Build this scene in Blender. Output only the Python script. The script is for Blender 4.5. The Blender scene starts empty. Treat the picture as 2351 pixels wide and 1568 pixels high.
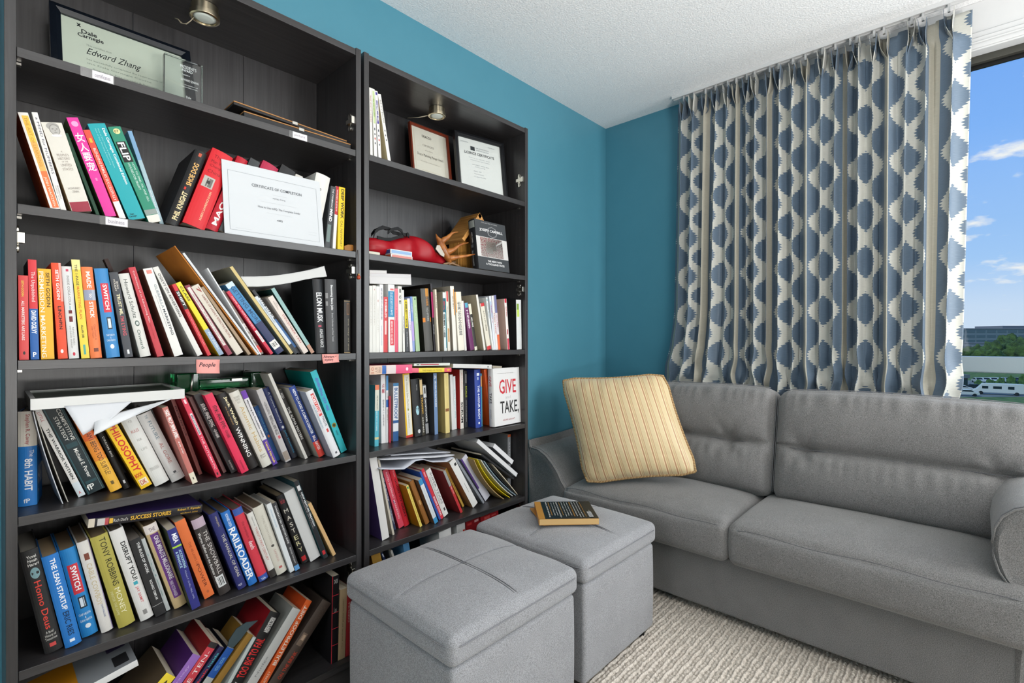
import bpy, bmesh, math, random
import numpy as np
from mathutils import Vector, Matrix, Euler
random.seed(7); rng = np.random.default_rng(7)
SC = bpy.context.scene
COL = SC.collection
PI = math.pi

# ------------------------------------------------------------------ camera
CAM = Vector((1.719, -2.713, 1.095)); YAW = math.radians(43.02); PITCH = math.radians(.17); FPX = 1141.0
cd = bpy.data.cameras.new('camera'); cam = bpy.data.objects.new('camera', cd); COL.objects.link(cam)
cd.sensor_width = 36.0; cd.lens = FPX / 2351 * 36.0; cd.clip_start = .02; cd.clip_end = 3000
cam.location = CAM; cam.rotation_euler = (PI / 2 - PITCH, 0, YAW)
SC.camera = cam
FW = Vector((-math.sin(YAW) * math.cos(PITCH), math.cos(YAW) * math.cos(PITCH), -math.sin(PITCH)))
RT = Vector((math.cos(YAW), math.sin(YAW), 0)); UP = RT.cross(FW)
def ray(px, py): return FW + RT * ((px - 1175.5) / FPX) - UP * ((py - 784) / FPX)
def on(ax, val, px, py):
    d = ray(px, py); i = 'xyz'.index(ax)
    return CAM + d * ((val - CAM[i]) / d[i])
def far(px, py, depth): return CAM + ray(px, py) * depth

# ------------------------------------------------------------------ view
vs = SC.view_settings
SC.display_settings.display_device = 'sRGB'
vs.view_transform = 'Standard'; vs.look = 'None'; vs.gamma = 1.0; vs.use_curve_mapping = False
vs.exposure = -0.06
SC.cycles.max_bounces = 7; SC.cycles.diffuse_bounces = 4; SC.cycles.glossy_bounces = 3
SC.cycles.transmission_bounces = 6; SC.cycles.transparent_max_bounces = 8
SC.cycles.caustics_reflective = False; SC.cycles.caustics_refractive = False
SC.cycles.sample_clamp_indirect = 4.0
SC.cycles.use_denoising = True
try: SC.cycles.denoiser = 'OPENIMAGEDENOISE'
except Exception: pass

def lin(h):
    if isinstance(h, (tuple, list)): return tuple(h[:3])
    h = h.lstrip('#'); h = ''.join(c * 2 for c in h) if len(h) == 3 else h; c = [int(h[i:i + 2], 16) / 255 for i in (0, 2, 4)]
    return tuple(x / 12.92 if x <= .04045 else ((x + .055) / 1.055) ** 2.4 for x in c)

# ------------------------------------------------------------------ sky
W = bpy.data.worlds.new('sky'); SC.world = W; W.use_nodes = True
nt = W.node_tree; nt.nodes.clear()
def N(t, typ, **kw):
    n = t.nodes.new(typ)
    for k, v in kw.items():
        if k.startswith('i_'): n.inputs[k[2:].replace('_', ' ')].default_value = v
        else: setattr(n, k, v)
    return n
def sky():
    L = nt.links.new
    tc = N(nt, 'ShaderNodeTexCoord'); sp = N(nt, 'ShaderNodeSeparateXYZ'); L(tc.outputs['Generated'], sp.inputs[0])
    ramp = N(nt, 'ShaderNodeValToRGB'); L(sp.outputs['Z'], ramp.inputs[0])
    e = ramp.color_ramp.elements
    e[0].position = 0.0; e[0].color = (*lin('#d6e6fb'), 1)
    e[1].position = .75; e[1].color = (*lin('#5e96ea'), 1)
    for p, c in ((.05, '#cfe3fd'), (.12, '#a9d0ff'), (.30, '#83b8ff'), (.45, '#74abfb')):
        x = e.new(p); x.color = (*lin(c), 1)
    # cumulus laid out on a flat cloud deck: direction divided by its height
    mx = N(nt, 'ShaderNodeMath', operation='MAXIMUM'); L(sp.outputs['Z'], mx.inputs[0]); mx.inputs[1].default_value = .02
    ad = N(nt, 'ShaderNodeMath', operation='ADD'); L(mx.outputs[0], ad.inputs[0]); ad.inputs[1].default_value = .34
    dx = N(nt, 'ShaderNodeMath', operation='DIVIDE'); L(sp.outputs['X'], dx.inputs[0]); L(ad.outputs[0], dx.inputs[1])
    dy = N(nt, 'ShaderNodeMath', operation='DIVIDE'); L(sp.outputs['Y'], dy.inputs[0]); L(ad.outputs[0], dy.inputs[1])
    cb = N(nt, 'ShaderNodeCombineXYZ'); L(dx.outputs[0], cb.inputs[0]); L(dy.outputs[0], cb.inputs[1])
    z9 = N(nt, 'ShaderNodeMath', operation='MULTIPLY'); L(sp.outputs['Z'], z9.inputs[0]); z9.inputs[1].default_value = 3.0
    L(z9.outputs[0], cb.inputs[2])
    ns = N(nt, 'ShaderNodeTexNoise'); ns.inputs['Scale'].default_value = 5.5; ns.inputs['Detail'].default_value = 8; ns.inputs['Roughness'].default_value = .55
    L(cb.outputs[0], ns.inputs['Vector'])
    cr = N(nt, 'ShaderNodeMapRange'); cr.inputs['From Min'].default_value = .56; cr.inputs['From Max'].default_value = .66
    L(ns.outputs['Fac'], cr.inputs['Value'])
    mix = N(nt, 'ShaderNodeMixRGB'); L(cr.outputs[0], mix.inputs[0]); L(ramp.outputs[0], mix.inputs[1]); mix.inputs[2].default_value = (.93, .94, .97, 1)
    # below the horizon: hazy ground
    gr = N(nt, 'ShaderNodeMath', operation='GREATER_THAN'); L(sp.outputs['Z'], gr.inputs[0]); gr.inputs[1].default_value = -.001
    m2 = N(nt, 'ShaderNodeMixRGB'); L(gr.outputs[0], m2.inputs[0]); m2.inputs[1].default_value = (.36, .37, .34, 1); L(mix.outputs[0], m2.inputs[2])
    bg = N(nt, 'ShaderNodeBackground'); bg.inputs['Strength'].default_value = SKY_STRENGTH; L(m2.outputs[0], bg.inputs['Color'])
    out = N(nt, 'ShaderNodeOutputWorld'); L(bg.outputs[0], out.inputs[0])
SKY_STRENGTH = 1.0
sky()

# ------------------------------------------------------------------ area lamps: window daylight, bounced flash, and two fills added out of view
def area(name, loc, target, sx, sy, power, color=(1, 1, 1)):
    l = bpy.data.lights.new(name, 'AREA'); l.shape = 'RECTANGLE'; l.size = sx; l.size_y = sy; l.energy = power; l.color = color
    o = bpy.data.objects.new(name, l); COL.objects.link(o); o.location = loc
    o.rotation_euler = (Vector(target) - Vector(loc)).to_track_quat('-Z', 'Y').to_euler(); return o
area('side_fill', (3.96, -.62, 1.45), (0, -.35, 1.3), 1.15, 1.5, 60, (.985, .995, 1.0))  # unseen lamp added for the light from the right; wall has no window
area('window_daylight', (3.3, .16, 1.55), (2.6, -2.2, .9), .9, 1.3, 54, (.98, .99, 1.0))
area('bounced_flash', (2.95, -2.5, .70), (2.85, -2.4, 2.44), .6, .6, 98, (1.0, .975, .945))
area('ottoman_fill', (1.35, -4.0, 1.25), (.75, -1.9, .2), .6, .6, 11, (1.0, .975, .95))  # unseen fill added to brighten the near ottoman's left face

sl = bpy.data.lights.new('sun', 'SUN'); sl.energy = 1.9; sl.angle = .02; sl.color = (1, .96, .9)
so = bpy.data.objects.new('sun', sl); COL.objects.link(so); so.location = (0, -30, 40); so.rotation_euler = (math.radians(48), 0, math.radians(-28))

# ------------------------------------------------------------------ materials
_M = {}
def newmat(name):
    m = bpy.data.materials.new(name); m.use_nodes = True
    return m, m.node_tree, m.node_tree.nodes['Principled BSDF']
def M(hexc, rough=.5, metal=0.0, spec=.3, coat=0.0):
    """plain print / paint / plastic with a very fine grain"""
    k = (hexc if isinstance(hexc, str) else tuple(hexc), rough, metal, spec, coat)
    if k in _M: return _M[k]
    m, t, b = newmat('paint_' + (hexc.lstrip('#') if isinstance(hexc, str) else 'mix'))
    b.inputs['Base Color'].default_value = (*[(c if metal else c * .80) for c in lin(hexc)], 1); b.inputs['Roughness'].default_value = rough
    b.inputs['Metallic'].default_value = metal; b.inputs['Specular IOR Level'].default_value = spec; b.inputs['Coat Weight'].default_value = coat
    _M[k] = m; return m
def noise_mat(name, c1, c2, scale=30, rough=.7, bump=.2, bscale=None, detail=6, lo=.35, hi=.65, stretch=(1, 1, 1), coord='Object', spec=.4, dist=.002):
    m, t, b = newmat(name); L = t.links.new
    tc = N(t, 'ShaderNodeTexCoord'); mp = N(t, 'ShaderNodeMapping'); mp.inputs['Scale'].default_value = stretch
    L(tc.outputs[coord], mp.inputs[0])
    n = N(t, 'ShaderNodeTexNoise'); n.inputs['Scale'].default_value = scale; n.inputs['Detail'].default_value = detail
    L(mp.outputs[0], n.inputs['Vector'])
    r = N(t, 'ShaderNodeValToRGB'); r.color_ramp.elements[0].position = lo; r.color_ramp.elements[1].position = hi
    r.color_ramp.elements[0].color = (*lin(c1), 1); r.color_ramp.elements[1].color = (*lin(c2), 1)
    L(n.outputs['Fac'], r.inputs[0]); L(r.outputs[0], b.inputs['Base Color'])
    b.inputs['Roughness'].default_value = rough; b.inputs['Specular IOR Level'].default_value = spec
    if bump:
        n2 = N(t, 'ShaderNodeTexNoise'); n2.inputs['Scale'].default_value = bscale or scale; n2.inputs['Detail'].default_value = detail
        L(mp.outputs[0], n2.inputs['Vector'])
        bp = N(t, 'ShaderNodeBump'); bp.inputs['Strength'].default_value = bump; bp.inputs['Distance'].default_value = dist
        L(n2.outputs['Fac'], bp.inputs['Height']); L(bp.outputs[0], b.inputs['Normal'])
    return m
def glass_mat(name, color, rough=.02, ior=1.45, tint=1.0):
    m, t, b = newmat(name)
    b.inputs['Base Color'].default_value = (*lin(color), 1); b.inputs['Transmission Weight'].default_value = tint
    b.inputs['Roughness'].default_value = rough; b.inputs['IOR'].default_value = ior; return m
def thin_glass(name, tint=(1, 1, 1), refl=.06):
    """flat pane: lets light straight through with a faint reflection"""
    m = bpy.data.materials.new(name); m.use_nodes = True; t = m.node_tree; t.nodes.clear(); L = t.links.new
    tr = N(t, 'ShaderNodeBsdfTransparent'); tr.inputs[0].default_value = (*tint, 1)
    gl = N(t, 'ShaderNodeBsdfGlossy'); gl.inputs['Roughness'].default_value = .03
    mx = N(t, 'ShaderNodeMixShader'); mx.inputs[0].default_value = refl
    L(tr.outputs[0], mx.inputs[1]); L(gl.outputs[0], mx.inputs[2])
    o = N(t, 'ShaderNodeOutputMaterial'); L(mx.outputs[0], o.inputs[0]); return m

# ------------------------------------------------------------------ mesh helpers
class MB:
    def __init__(s): s.v = []; s.f = []; s.m = []; s.mats = []
    def mi(s, mat):
        if mat is None: return 0
        if mat not in s.mats: s.mats.append(mat)
        return s.mats.index(mat)
    def add(s, vs, fs, mat=None):
        b = len(s.v); i = s.mi(mat)
        s.v += [tuple(v) for v in vs]; s.f += [tuple(b + k for k in f) for f in fs]; s.m += [i] * len(fs); return s
    def box(s, lo, hi, mat=None, mx=None):
        (a, b, c), (d, e, f) = lo, hi
        vs = [(a, b, c), (d, b, c), (d, e, c), (a, e, c), (a, b, f), (d, b, f), (d, e, f), (a, e, f)]
        if mx is not None: vs = [mx @ Vector(v) for v in vs]
        return s.add(vs, [(0, 3, 2, 1), (4, 5, 6, 7), (0, 1, 5, 4), (1, 2, 6, 5), (2, 3, 7, 6), (3, 0, 4, 7)], mat)
    def hexa(s, p, mat=None):
        """8 corners: bottom 4 (ccw from above), top 4"""
        return s.add(p, [(0, 3, 2, 1), (4, 5, 6, 7), (0, 1, 5, 4), (1, 2, 6, 5), (2, 3, 7, 6), (3, 0, 4, 7)], mat)
    def prism(s, poly, vec, mat=None):
        """closed polygon (list of 3d points) swept along vec"""
        n = len(poly); P = [Vector(p) for p in poly]; Q = [p + Vector(vec) for p in P]
        fs = [tuple(range(n))[::-1], tuple(range(n, 2 * n))] + [(i, (i + 1) % n, n + (i + 1) % n, n + i) for i in range(n)]
        return s.add(P + Q, fs, mat)
    def tube(s, path, r, mat=None, n=8, closed=False, cap=True):
        P = [Vector(p) for p in path]; k = len(P); rings = []
        R = r if isinstance(r, (list, tuple)) else [r] * k
        up = Vector((0, 0, 1))
        for i in range(k):
            a = P[(i - 1) % k] if (closed or i > 0) else P[i]; c = P[(i + 1) % k] if (closed or i < k - 1) else P[i]
            t = (c - a).normalized()
            u = t.cross(up)
            if u.length < 1e-3: u = t.cross(Vector((1, 0, 0)))
            u.normalize(); w = u.cross(t)
            rings.append([P[i] + (u * math.cos(2 * PI * j / n) + w * math.sin(2 * PI * j / n)) * R[i] for j in range(n)])
        vs = [v for q in rings for v in q]; fs = []
        for i in range(k if closed else k - 1):
            for j in range(n):
                a = i * n + j; b2 = i * n + (j + 1) % n; c2 = ((i + 1) % k) * n + (j + 1) % n; d2 = ((i + 1) % k) * n + j
                fs.append((a, b2, c2, d2))
        if not closed and cap: fs += [tuple(range(n))[::-1], tuple(range((k - 1) * n, k * n))]
        return s.add(vs, fs, mat)
    def lathe(s, prof, mat=None, n=32, mx=None):
        """(radius, z) profile about z"""
        vs = []; fs = []; k = len(prof)
        for r, z in prof:
            for j in range(n):
                v = Vector((r * math.cos(2 * PI * j / n), r * math.sin(2 * PI * j / n), z)); vs.append(mx @ v if mx is not None else v)
        for i in range(k - 1):
            for j in range(n):
                fs.append((i * n + j, i * n + (j + 1) % n, (i + 1) * n + (j + 1) % n, (i + 1) * n + j))
        fs += [tuple(range(n))[::-1], tuple(range((k - 1) * n, k * n))]
        return s.add(vs, fs, mat)
    def build(s, name, mat=None, parent=None, smooth=False, bevel=0, seg=2, **props):
        me = bpy.data.meshes.new(name); me.from_pydata(s.v, [], s.f)
        if s.mats:
            for m in s.mats: me.materials.append(m)
            me.polygons.foreach_set('material_index', s.m)
        elif mat: me.materials.append(mat)
        me.update()
        if smooth: me.polygons.foreach_set('use_smooth', [True] * len(me.polygons))
        return link(name, me, parent, bevel, seg, **props)
def link(name, me, parent=None, bevel=0, seg=2, **props):
    o = bpy.data.objects.new(name, me); COL.objects.link(o)
    if parent is not None: o.parent = parent
    if bevel:
        md = o.modifiers.new('edge', 'BEVEL'); md.width = bevel; md.segments = seg; md.limit_method = 'ANGLE'; md.angle_limit = math.radians(40)
        md.harden_normals = True
        me.polygons.foreach_set('use_smooth', [True] * len(me.polygons))
    for k, v in props.items(): o[k] = v
    return o
def thing(name, label, cat, loc=(0, 0, 0), rot=(0, 0, 0), group=None):
    o = bpy.data.objects.new(name, None); COL.objects.link(o); o.location = loc; o.rotation_euler = rot; o.empty_display_size = .05
    o['label'] = label; o['category'] = cat
    if group: o['group'] = group
    return o
def tag(o, label, cat, group=None):
    o['label'] = label; o['category'] = cat
    if group: o['group'] = group
    return o
def at0(o, loc):
    """move a world-space mesh's origin to loc"""
    l = Vector(loc); o.data.transform(Matrix.Translation(-l)); o.location = l; return o
def grid_mesh(pts, nu, nv, uv=None, closed_u=False):
    """nv rows of nu points -> mesh"""
    me = bpy.data.meshes.new('grid'); f = []
    for j in range(nv - 1):
        for i in range(nu if closed_u else nu - 1):
            i2 = (i + 1) % nu
            f.append((j * nu + i, j * nu + i2, (j + 1) * nu + i2, (j + 1) * nu + i))
    me.from_pydata([tuple(p) for p in pts], [], f)
    if uv is not None:
        l = me.uv_layers.new(name='UVMap'); idx = np.empty(len(me.loops), dtype=np.int32); me.loops.foreach_get('vertex_index', idx)
        l.data.foreach_set('uv', np.asarray(uv, dtype=np.float32)[idx].ravel())
    me.polygons.foreach_set('use_smooth', [True] * len(me.polygons)); me.update(); return me
def rbox(sx, sy, sz, r, n=(24, 24, 10), fn=None):
    """rounded box centred on the origin, subdivided; fn(p, u) -> moved point (u = position in -1..1)"""
    bm = bmesh.new(); hx, hy, hz = sx / 2, sy / 2, sz / 2; key = {}
    def vert(u, v, w):
        k = (round(u, 5), round(v, 5), round(w, 5))
        if k in key: return key[k]
        p = Vector((u * hx, v * hy, w * hz))
        q = Vector((max(-hx + r, min(hx - r, p.x)), max(-hy + r, min(hy - r, p.y)), max(-hz + r, min(hz - r, p.z))))
        d = p - q
        if d.length > 1e-9: p = q + d.normalized() * r
        if fn: p = Vector(fn(p, (u, v, w)))
        key[k] = bm.verts.new(p); return key[k]
    def spread(k, h):
        # more points near the rounded ends
        e = min(.45, r / h) if h else .2
        a = [-1 + e * 2 * i / 4 * .5 for i in range(4)]
        inner = [-1 + e + (2 - 2 * e) * i / k for i in range(k + 1)]
        return a + inner + [-x for x in a[::-1]]
    U, V, Wd = spread(n[0], hx), spread(n[1], hy), spread(n[2], hz)
    def face(A, B, f):
        for i in range(len(A) - 1):
            for j in range(len(B) - 1):
                q = [f(A[i], B[j]), f(A[i + 1], B[j]), f(A[i + 1], B[j + 1]), f(A[i], B[j + 1])]
                if len(set(q)) > 2:
                    try: bm.faces.new(q)
                    except ValueError: pass
    face(U, V, lambda a, b: vert(a, b, 1)); face(V, U, lambda a, b: vert(b, a, -1))
    face(U, Wd, lambda a, b: vert(a, -1, b)); face(Wd, U, lambda a, b: vert(b, 1, a))
    face(V, Wd, lambda a, b: vert(1, a, b)); face(Wd, V, lambda a, b: vert(-1, b, a))
    me = bpy.data.meshes.new('rounded'); bm.to_mesh(me); bm.free()
    me.polygons.foreach_set('use_smooth', [True] * len(me.polygons)); return me

_T = {}
def text_mesh(s, bold=0.0, shear=0.0, stack=False, cut=None):
    """flat lettering as a mesh scaled to a unit box: (verts, faces, aspect)"""
    k = (s, bold, shear, stack, cut)
    if k in _T: return _T[k]
    cu = bpy.data.curves.new('lettering', 'FONT'); cu.body = '\n'.join(s) if stack else s; cu.size = 1; cu.resolution_u = 2
    cu.offset = bold; cu.shear = shear; cu.align_x = 'CENTER' if (stack or '\n' in s) else 'LEFT'; cu.space_line = .95
    o = bpy.data.objects.new('lettering', cu); me = bpy.data.meshes.new_from_object(o)
    if cut is not None and len(me.vertices):               # slice the letters so that they can follow a rounded spine
        bm = bmesh.new(); bm.from_mesh(me); lo_ = min(v.co[cut] for v in bm.verts); hi_ = max(v.co[cut] for v in bm.verts); nrm = (1, 0, 0) if cut == 0 else (0, 1, 0)
        for i in range(1, 7):
            c = lo_ + (hi_ - lo_) * i / 7; bmesh.ops.bisect_plane(bm, geom=bm.verts[:] + bm.edges[:] + bm.faces[:], plane_co=(c, 0, 0) if cut == 0 else (0, c, 0), plane_no=nrm)
        bm.to_mesh(me); bm.free()
    v = np.empty(len(me.vertices) * 3); me.vertices.foreach_get('co', v); v = v.reshape(-1, 3)[:, :2]
    f = [tuple(p.vertices) for p in me.polygons]
    bpy.data.objects.remove(o); bpy.data.curves.remove(cu); bpy.data.meshes.remove(me)
    if len(v) == 0: _T[k] = None; return None
    lo, hi = v.min(0), v.max(0); sz = np.maximum(hi - lo, 1e-6); a = sz[0] / sz[1]
    _T[k] = ((v - lo) / sz, f, a); return _T[k]
# ------------------------------------------------------------------ surfaces
def wall_paint():
    m = noise_mat('teal_paint', '#488497', '#4a8699', scale=8, rough=.42, bump=.04, bscale=380, spec=.5, coord='Object')
    return m
TEAL = wall_paint()
CEILM = noise_mat('stippled_ceiling', '#e9e9ea', '#f4f4f4', scale=120, rough=.95, bump=.34, bscale=150, detail=3, dist=.006, lo=.3, hi=.6, spec=.1)
WHITE = M('#e8e8e8', .35); OFFW = M('#dcdcdc', .5)
def wood(name, axis):
    st = {'z': (60, 60, 2.2), 'y': (60, 2.2, 60), 'x': (2.2, 60, 60)}[axis]
    m, t, b = newmat(name); L = t.links.new
    tc = N(t, 'ShaderNodeTexCoord'); mp = N(t, 'ShaderNodeMapping'); mp.inputs['Scale'].default_value = st; L(tc.outputs['Object'], mp.inputs[0])
    n = N(t, 'ShaderNodeTexNoise'); n.inputs['Scale'].default_value = 1.6; n.inputs['Detail'].default_value = 9; n.inputs['Roughness'].default_value = .65; n.inputs['Distortion'].default_value = .25
    L(mp.outputs[0], n.inputs['Vector'])
    r = N(t, 'ShaderNodeValToRGB'); L(n.outputs['Fac'], r.inputs[0])
    e = r.color_ramp.elements; e[0].position = .28; e[0].color = (*lin('#1c1a1b'), 1); e[1].position = .74; e[1].color = (*lin('#363435'), 1)
    L(r.outputs[0], b.inputs['Base Color']); b.inputs['Roughness'].default_value = .36; b.inputs['Specular IOR Level'].default_value = .6
    bp = N(t, 'ShaderNodeBump'); bp.inputs['Strength'].default_value = .35; bp.inputs['Distance'].default_value = .001; L(n.outputs['Fac'], bp.inputs['Height']); L(bp.outputs[0], b.inputs['Normal'])
    return m
WZ, WY = wood('black_brown_oak_upright', 'z'), wood('black_brown_oak_shelf', 'y')
def fabric(name, c1, c2, sheen=.25):
    m, t, b = newmat(name); L = t.links.new
    tc = N(t, 'ShaderNodeTexCoord')
    n = N(t, 'ShaderNodeTexNoise'); n.inputs['Scale'].default_value = 520; n.inputs['Detail'].default_value = 3; L(tc.outputs['Object'], n.inputs['Vector'])
    n2 = N(t, 'ShaderNodeTexNoise'); n2.inputs['Scale'].default_value = 14; n2.inputs['Detail'].default_value = 4; L(tc.outputs['Object'], n2.inputs['Vector'])
    a = N(t, 'ShaderNodeMath', operation='MULTIPLY_ADD'); L(n2.outputs['Fac'], a.inputs[0]); a.inputs[1].default_value = .10; 
    a2 = N(t, 'ShaderNodeMath', operation='MULTIPLY'); L(n.outputs['Fac'], a2.inputs[0]); a2.inputs[1].default_value = .90; L(a2.outputs[0], a.inputs[2])
    r = N(t, 'ShaderNodeValToRGB'); L(a.outputs[0], r.inputs[0]); e = r.color_ramp.elements
    e[0].position = .40; e[0].color = (*lin(c1), 1); e[1].position = .60; e[1].color = (*lin(c2), 1); L(r.outputs[0], b.inputs['Base Color'])
    b.inputs['Roughness'].default_value = .92; b.inputs['Specular IOR Level'].default_value = .15; b.inputs['Sheen Weight'].default_value = sheen
    # woven threads
    w1 = N(t, 'ShaderNodeTexNoise'); w1.inputs['Scale'].default_value = 600; L(tc.outputs['Object'], w1.inputs['Vector'])
    bp = N(t, 'ShaderNodeBump'); bp.inputs['Strength'].default_value = .35; bp.inputs['Distance'].default_value = .0015; L(w1.outputs['Fac'], bp.inputs['Height']); L(bp.outputs[0], b.inputs['Normal'])
    return m
SOFAF = fabric('grey_heather_weave', '#656463', '#8b8988')
OTTF = fabric('light_grey_heather_weave', '#7b7b7d', '#a0a0a3')
THREAD = M('#8c8c90', .9, spec=.1); DTHREAD = M('#747478', .9, spec=.1)
METAL = M('#a9a69f', .35, 1.0); BRASS = M('#d9ccb0', .28, 1.0); BLACK = M('#101010', .45); 

CEIL = 2.4345
# ------------------------------------------------------------------ room shell
def shell():
    b = MB(); b.box((-.12, -4.6, -.1), (0, .12, CEIL + .1)); b.build('wall_left', TEAL, kind='structure')
    # window wall: left pier, apron below the window, head above it
    WX0, WX1, WZ0, WZ1 = .62, 3.3, .80, 2.246
    b = MB()
    b.box((0, 0, -.1), (WX0, .12, CEIL + .1), TEAL); b.box((WX0, 0, -.1), (4.1, .12, WZ0), TEAL)
    b.box((WX0, 0.0, WZ1), (4.1, .12, CEIL + .1), TEAL); b.box((WX1, 0, WZ0), (4.1, .12, WZ1), TEAL)
    b.build('wall_back', None, kind='structure')
    b = MB(); b.box((-.12, -4.6, CEIL), (4.1, .12, CEIL + .1)); b.build('ceiling', CEILM, kind='structure')
    b = MB(); b.box((4.0, -4.5, -.1), (4.12, .12, CEIL + .1)); b.build('wall_right', M('#d9d8d4', .7), kind='structure')
    b = MB(); b.box((-.12, -4.62, -.1), (4.12, -4.5, CEIL + .1)); b.build('wall_front', TEAL, kind='structure')
    # window unit
    AL = M('#4a4943', .45, .3); W1 = WHITE
    fr = MB(); y0, y1 = .03, .10
    for lo, hi in (((WX0, y0, WZ1 - .035), (WX1, y1, WZ1)), ((WX0, y0, WZ0), (WX1, y1, WZ0 + .04)), ((WX0, y0, WZ0), (WX0 + .04, y1, WZ1)), ((WX1 - .04, y0, WZ0), (WX1, y1, WZ1))):
        fr.box(lo, hi, AL)
    w = fr.build('window_1', None, kind='structure', bevel=.003)
    g = MB(); g.box((WX0 + .04, .062, WZ0 + .04), (WX1 - .04, .066, WZ1 - .035)); g.build('window_pane', thin_glass('window_glass', (.97, .985, .98), .006), w)
    gk = MB(); gk.box((WX0 + .035, .052, WZ1 - .052), (WX1 - .035, .062, WZ1 - .03)); gk.build('gasket', BLACK, w)
    sl = MB(); sl.box((WX0 - .03, -.02, WZ0 - .03), (WX1 + .03, .03, WZ0)); sl.build('window_sill', W1, w, bevel=.004)
    # stepped white head board between ceiling and glass
    b = MB(); b.box((.50, -.012, 2.30), (4.1, .0, CEIL)); b.box((.50, -.020, 2.285), (4.1, .0, 2.312)); b.box((.50, -.030, 2.245), (4.1, .0, 2.287)); b.box((.50, -.036, 2.262), (4.1, -.03, 2.270))
    b.box((.56, -.028, 2.2375), (3.36, .031, 2.2455))
    b.build('trim_1', W1, kind='structure', bevel=.003)
    b = MB(); b.box((0, -4.6, 0), (.014, -2.70, .09)); b.box((0, -1.05, 0), (.014, 0, .09)); b.build('baseboard_left', W1, kind='structure', bevel=.003)
    b = MB(); b.box((.014, -.014, 0), (4.1, 0, .09)); b.build('baseboard_back', W1, kind='structure', bevel=.003)
shell()

def carpet():
    """looped berber floor: raised ribs and knots where it can be seen, plain weave beyond"""
    x0, x1, y0, y1, s = .70, 2.0, -1.75, -.62, .0032
    nx, ny = int((x1 - x0) / s), int((y1 - y0) / s)
    X = np.linspace(x0, x1, nx); Y = np.linspace(y0, y1, ny); xx, yy = np.meshgrid(X, Y)
    px, py = .024, .027                                     # knot pitch along a row, row pitch; rows run away from the window
    wob = .0016 * np.sin(yy * 71 + 3 * np.sin(xx * 37)) + .0010 * np.sin(xx * 123 + yy * 19)
    v = (xx + wob) / py; row = np.floor(v); fv = v - row
    u = (yy + .0016 * np.sin(xx * 91 + yy * 13)) / px + .5 * (row % 2); cell = np.floor(u); fu = u - cell
    hsh = np.abs(np.sin(row * 127.1 + cell * 311.7) * 43758.5) % 1
    rib = np.clip(1 - np.abs((fv - .17) / .18) ** 3, 0, 1) * np.where((fu > .9) & (hsh > .45), .55, 1)
    k1 = np.clip(1 - np.abs((fu - .30) / .27) ** 3 - np.abs((fv - .70) / .27) ** 3, 0, 1)
    k2 = np.clip(1 - np.abs((fu - .80) / .20) ** 3 - np.abs((fv - .72) / .25) ** 3, 0, 1)
    cross = np.clip(1 - np.abs((fu - .06) / .14) ** 3, 0, 1) * np.clip(1 - np.abs((fv - .7) / .3) ** 4, 0, 1)
    strand = .07 * np.sin((xx * .7 + yy * .7) * 2 * np.pi / .0055)
    h = np.maximum.reduce([rib * (.95 + strand), k1 * (.70 + .22 * hsh + strand), k2 * (.60 + .25 * (1 - hsh) + strand), cross * (.85 + strand), np.full_like(xx, .22)])
    z = -.0135 + .013 * h + rng.normal(0, .00035, h.shape)
    pts = np.stack([xx, yy, z], -1).reshape(-1, 3)
    idx = np.arange(nx * ny).reshape(ny, nx)
    f = np.stack([idx[:-1, :-1], idx[:-1, 1:], idx[1:, 1:], idx[1:, :-1]], -1).reshape(-1, 4)
    me = bpy.data.meshes.new('floor')
    base = len(pts)
    ring = [(-.1, -4.6), (4.1, -4.6), (4.1, .1), (-.1, .1)]
    pts = np.vstack([pts, [(a, b, -.004) for a, b in ring], [(x0, y0, -.004), (x1, y0, -.004), (x1, y1, -.004), (x0, y1, -.004)]])
    q = base; extra = [(q, q + 1, q + 5, q + 4), (q + 1, q + 2, q + 6, q + 5), (q + 2, q + 3, q + 7, q + 6), (q + 3, q, q + 4, q + 7)]
    F = np.vstack([f, extra]).astype(np.int32)
    me.vertices.add(len(pts)); me.vertices.foreach_set('co', pts.astype(np.float32).ravel())
    me.loops.add(F.size); me.loops.foreach_set('vertex_index', F.ravel())
    me.polygons.add(len(F)); me.polygons.foreach_set('loop_start', np.arange(0, F.size, 4, dtype=np.int32)); me.polygons.foreach_set('loop_total', np.full(len(F), 4, dtype=np.int32))
    me.update(); me.validate(); me.polygons.foreach_set('use_smooth', [True] * len(me.polygons))
    kn = np.concatenate([np.where(np.maximum(rib, cross) * .95 >= np.maximum(k1, k2) * .9, 1.0, np.where(np.maximum(k1, k2) > .15, .72, .45)).ravel(), np.full(8, .6)])  # knots in darker yarn; gaps darkest, their shade put into the colour
    at_ = me.attributes.new('yarn_gap_shade', 'FLOAT', 'POINT'); at_.data.foreach_set('value', kn.astype(np.float32))
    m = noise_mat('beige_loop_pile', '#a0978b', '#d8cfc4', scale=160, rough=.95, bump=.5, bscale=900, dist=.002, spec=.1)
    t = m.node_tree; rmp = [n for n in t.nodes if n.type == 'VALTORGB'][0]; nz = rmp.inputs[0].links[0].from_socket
    a = N(t, 'ShaderNodeAttribute'); a.attribute_name = 'yarn_gap_shade'; mm = N(t, 'ShaderNodeMath', operation='MULTIPLY_ADD'); t.links.new(a.outputs['Fac'], mm.inputs[0]); mm.inputs[1].default_value = .22
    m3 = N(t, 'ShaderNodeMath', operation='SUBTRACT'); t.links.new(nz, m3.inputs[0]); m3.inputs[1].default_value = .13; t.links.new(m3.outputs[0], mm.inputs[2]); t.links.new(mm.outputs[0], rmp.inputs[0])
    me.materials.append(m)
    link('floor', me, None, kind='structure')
    b = MB(); b.box((-.12, -4.6, -.16), (4.1, .12, -.05)); b.build('floor', M('#8d857a', .9), None, kind='structure')
carpet()

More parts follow.
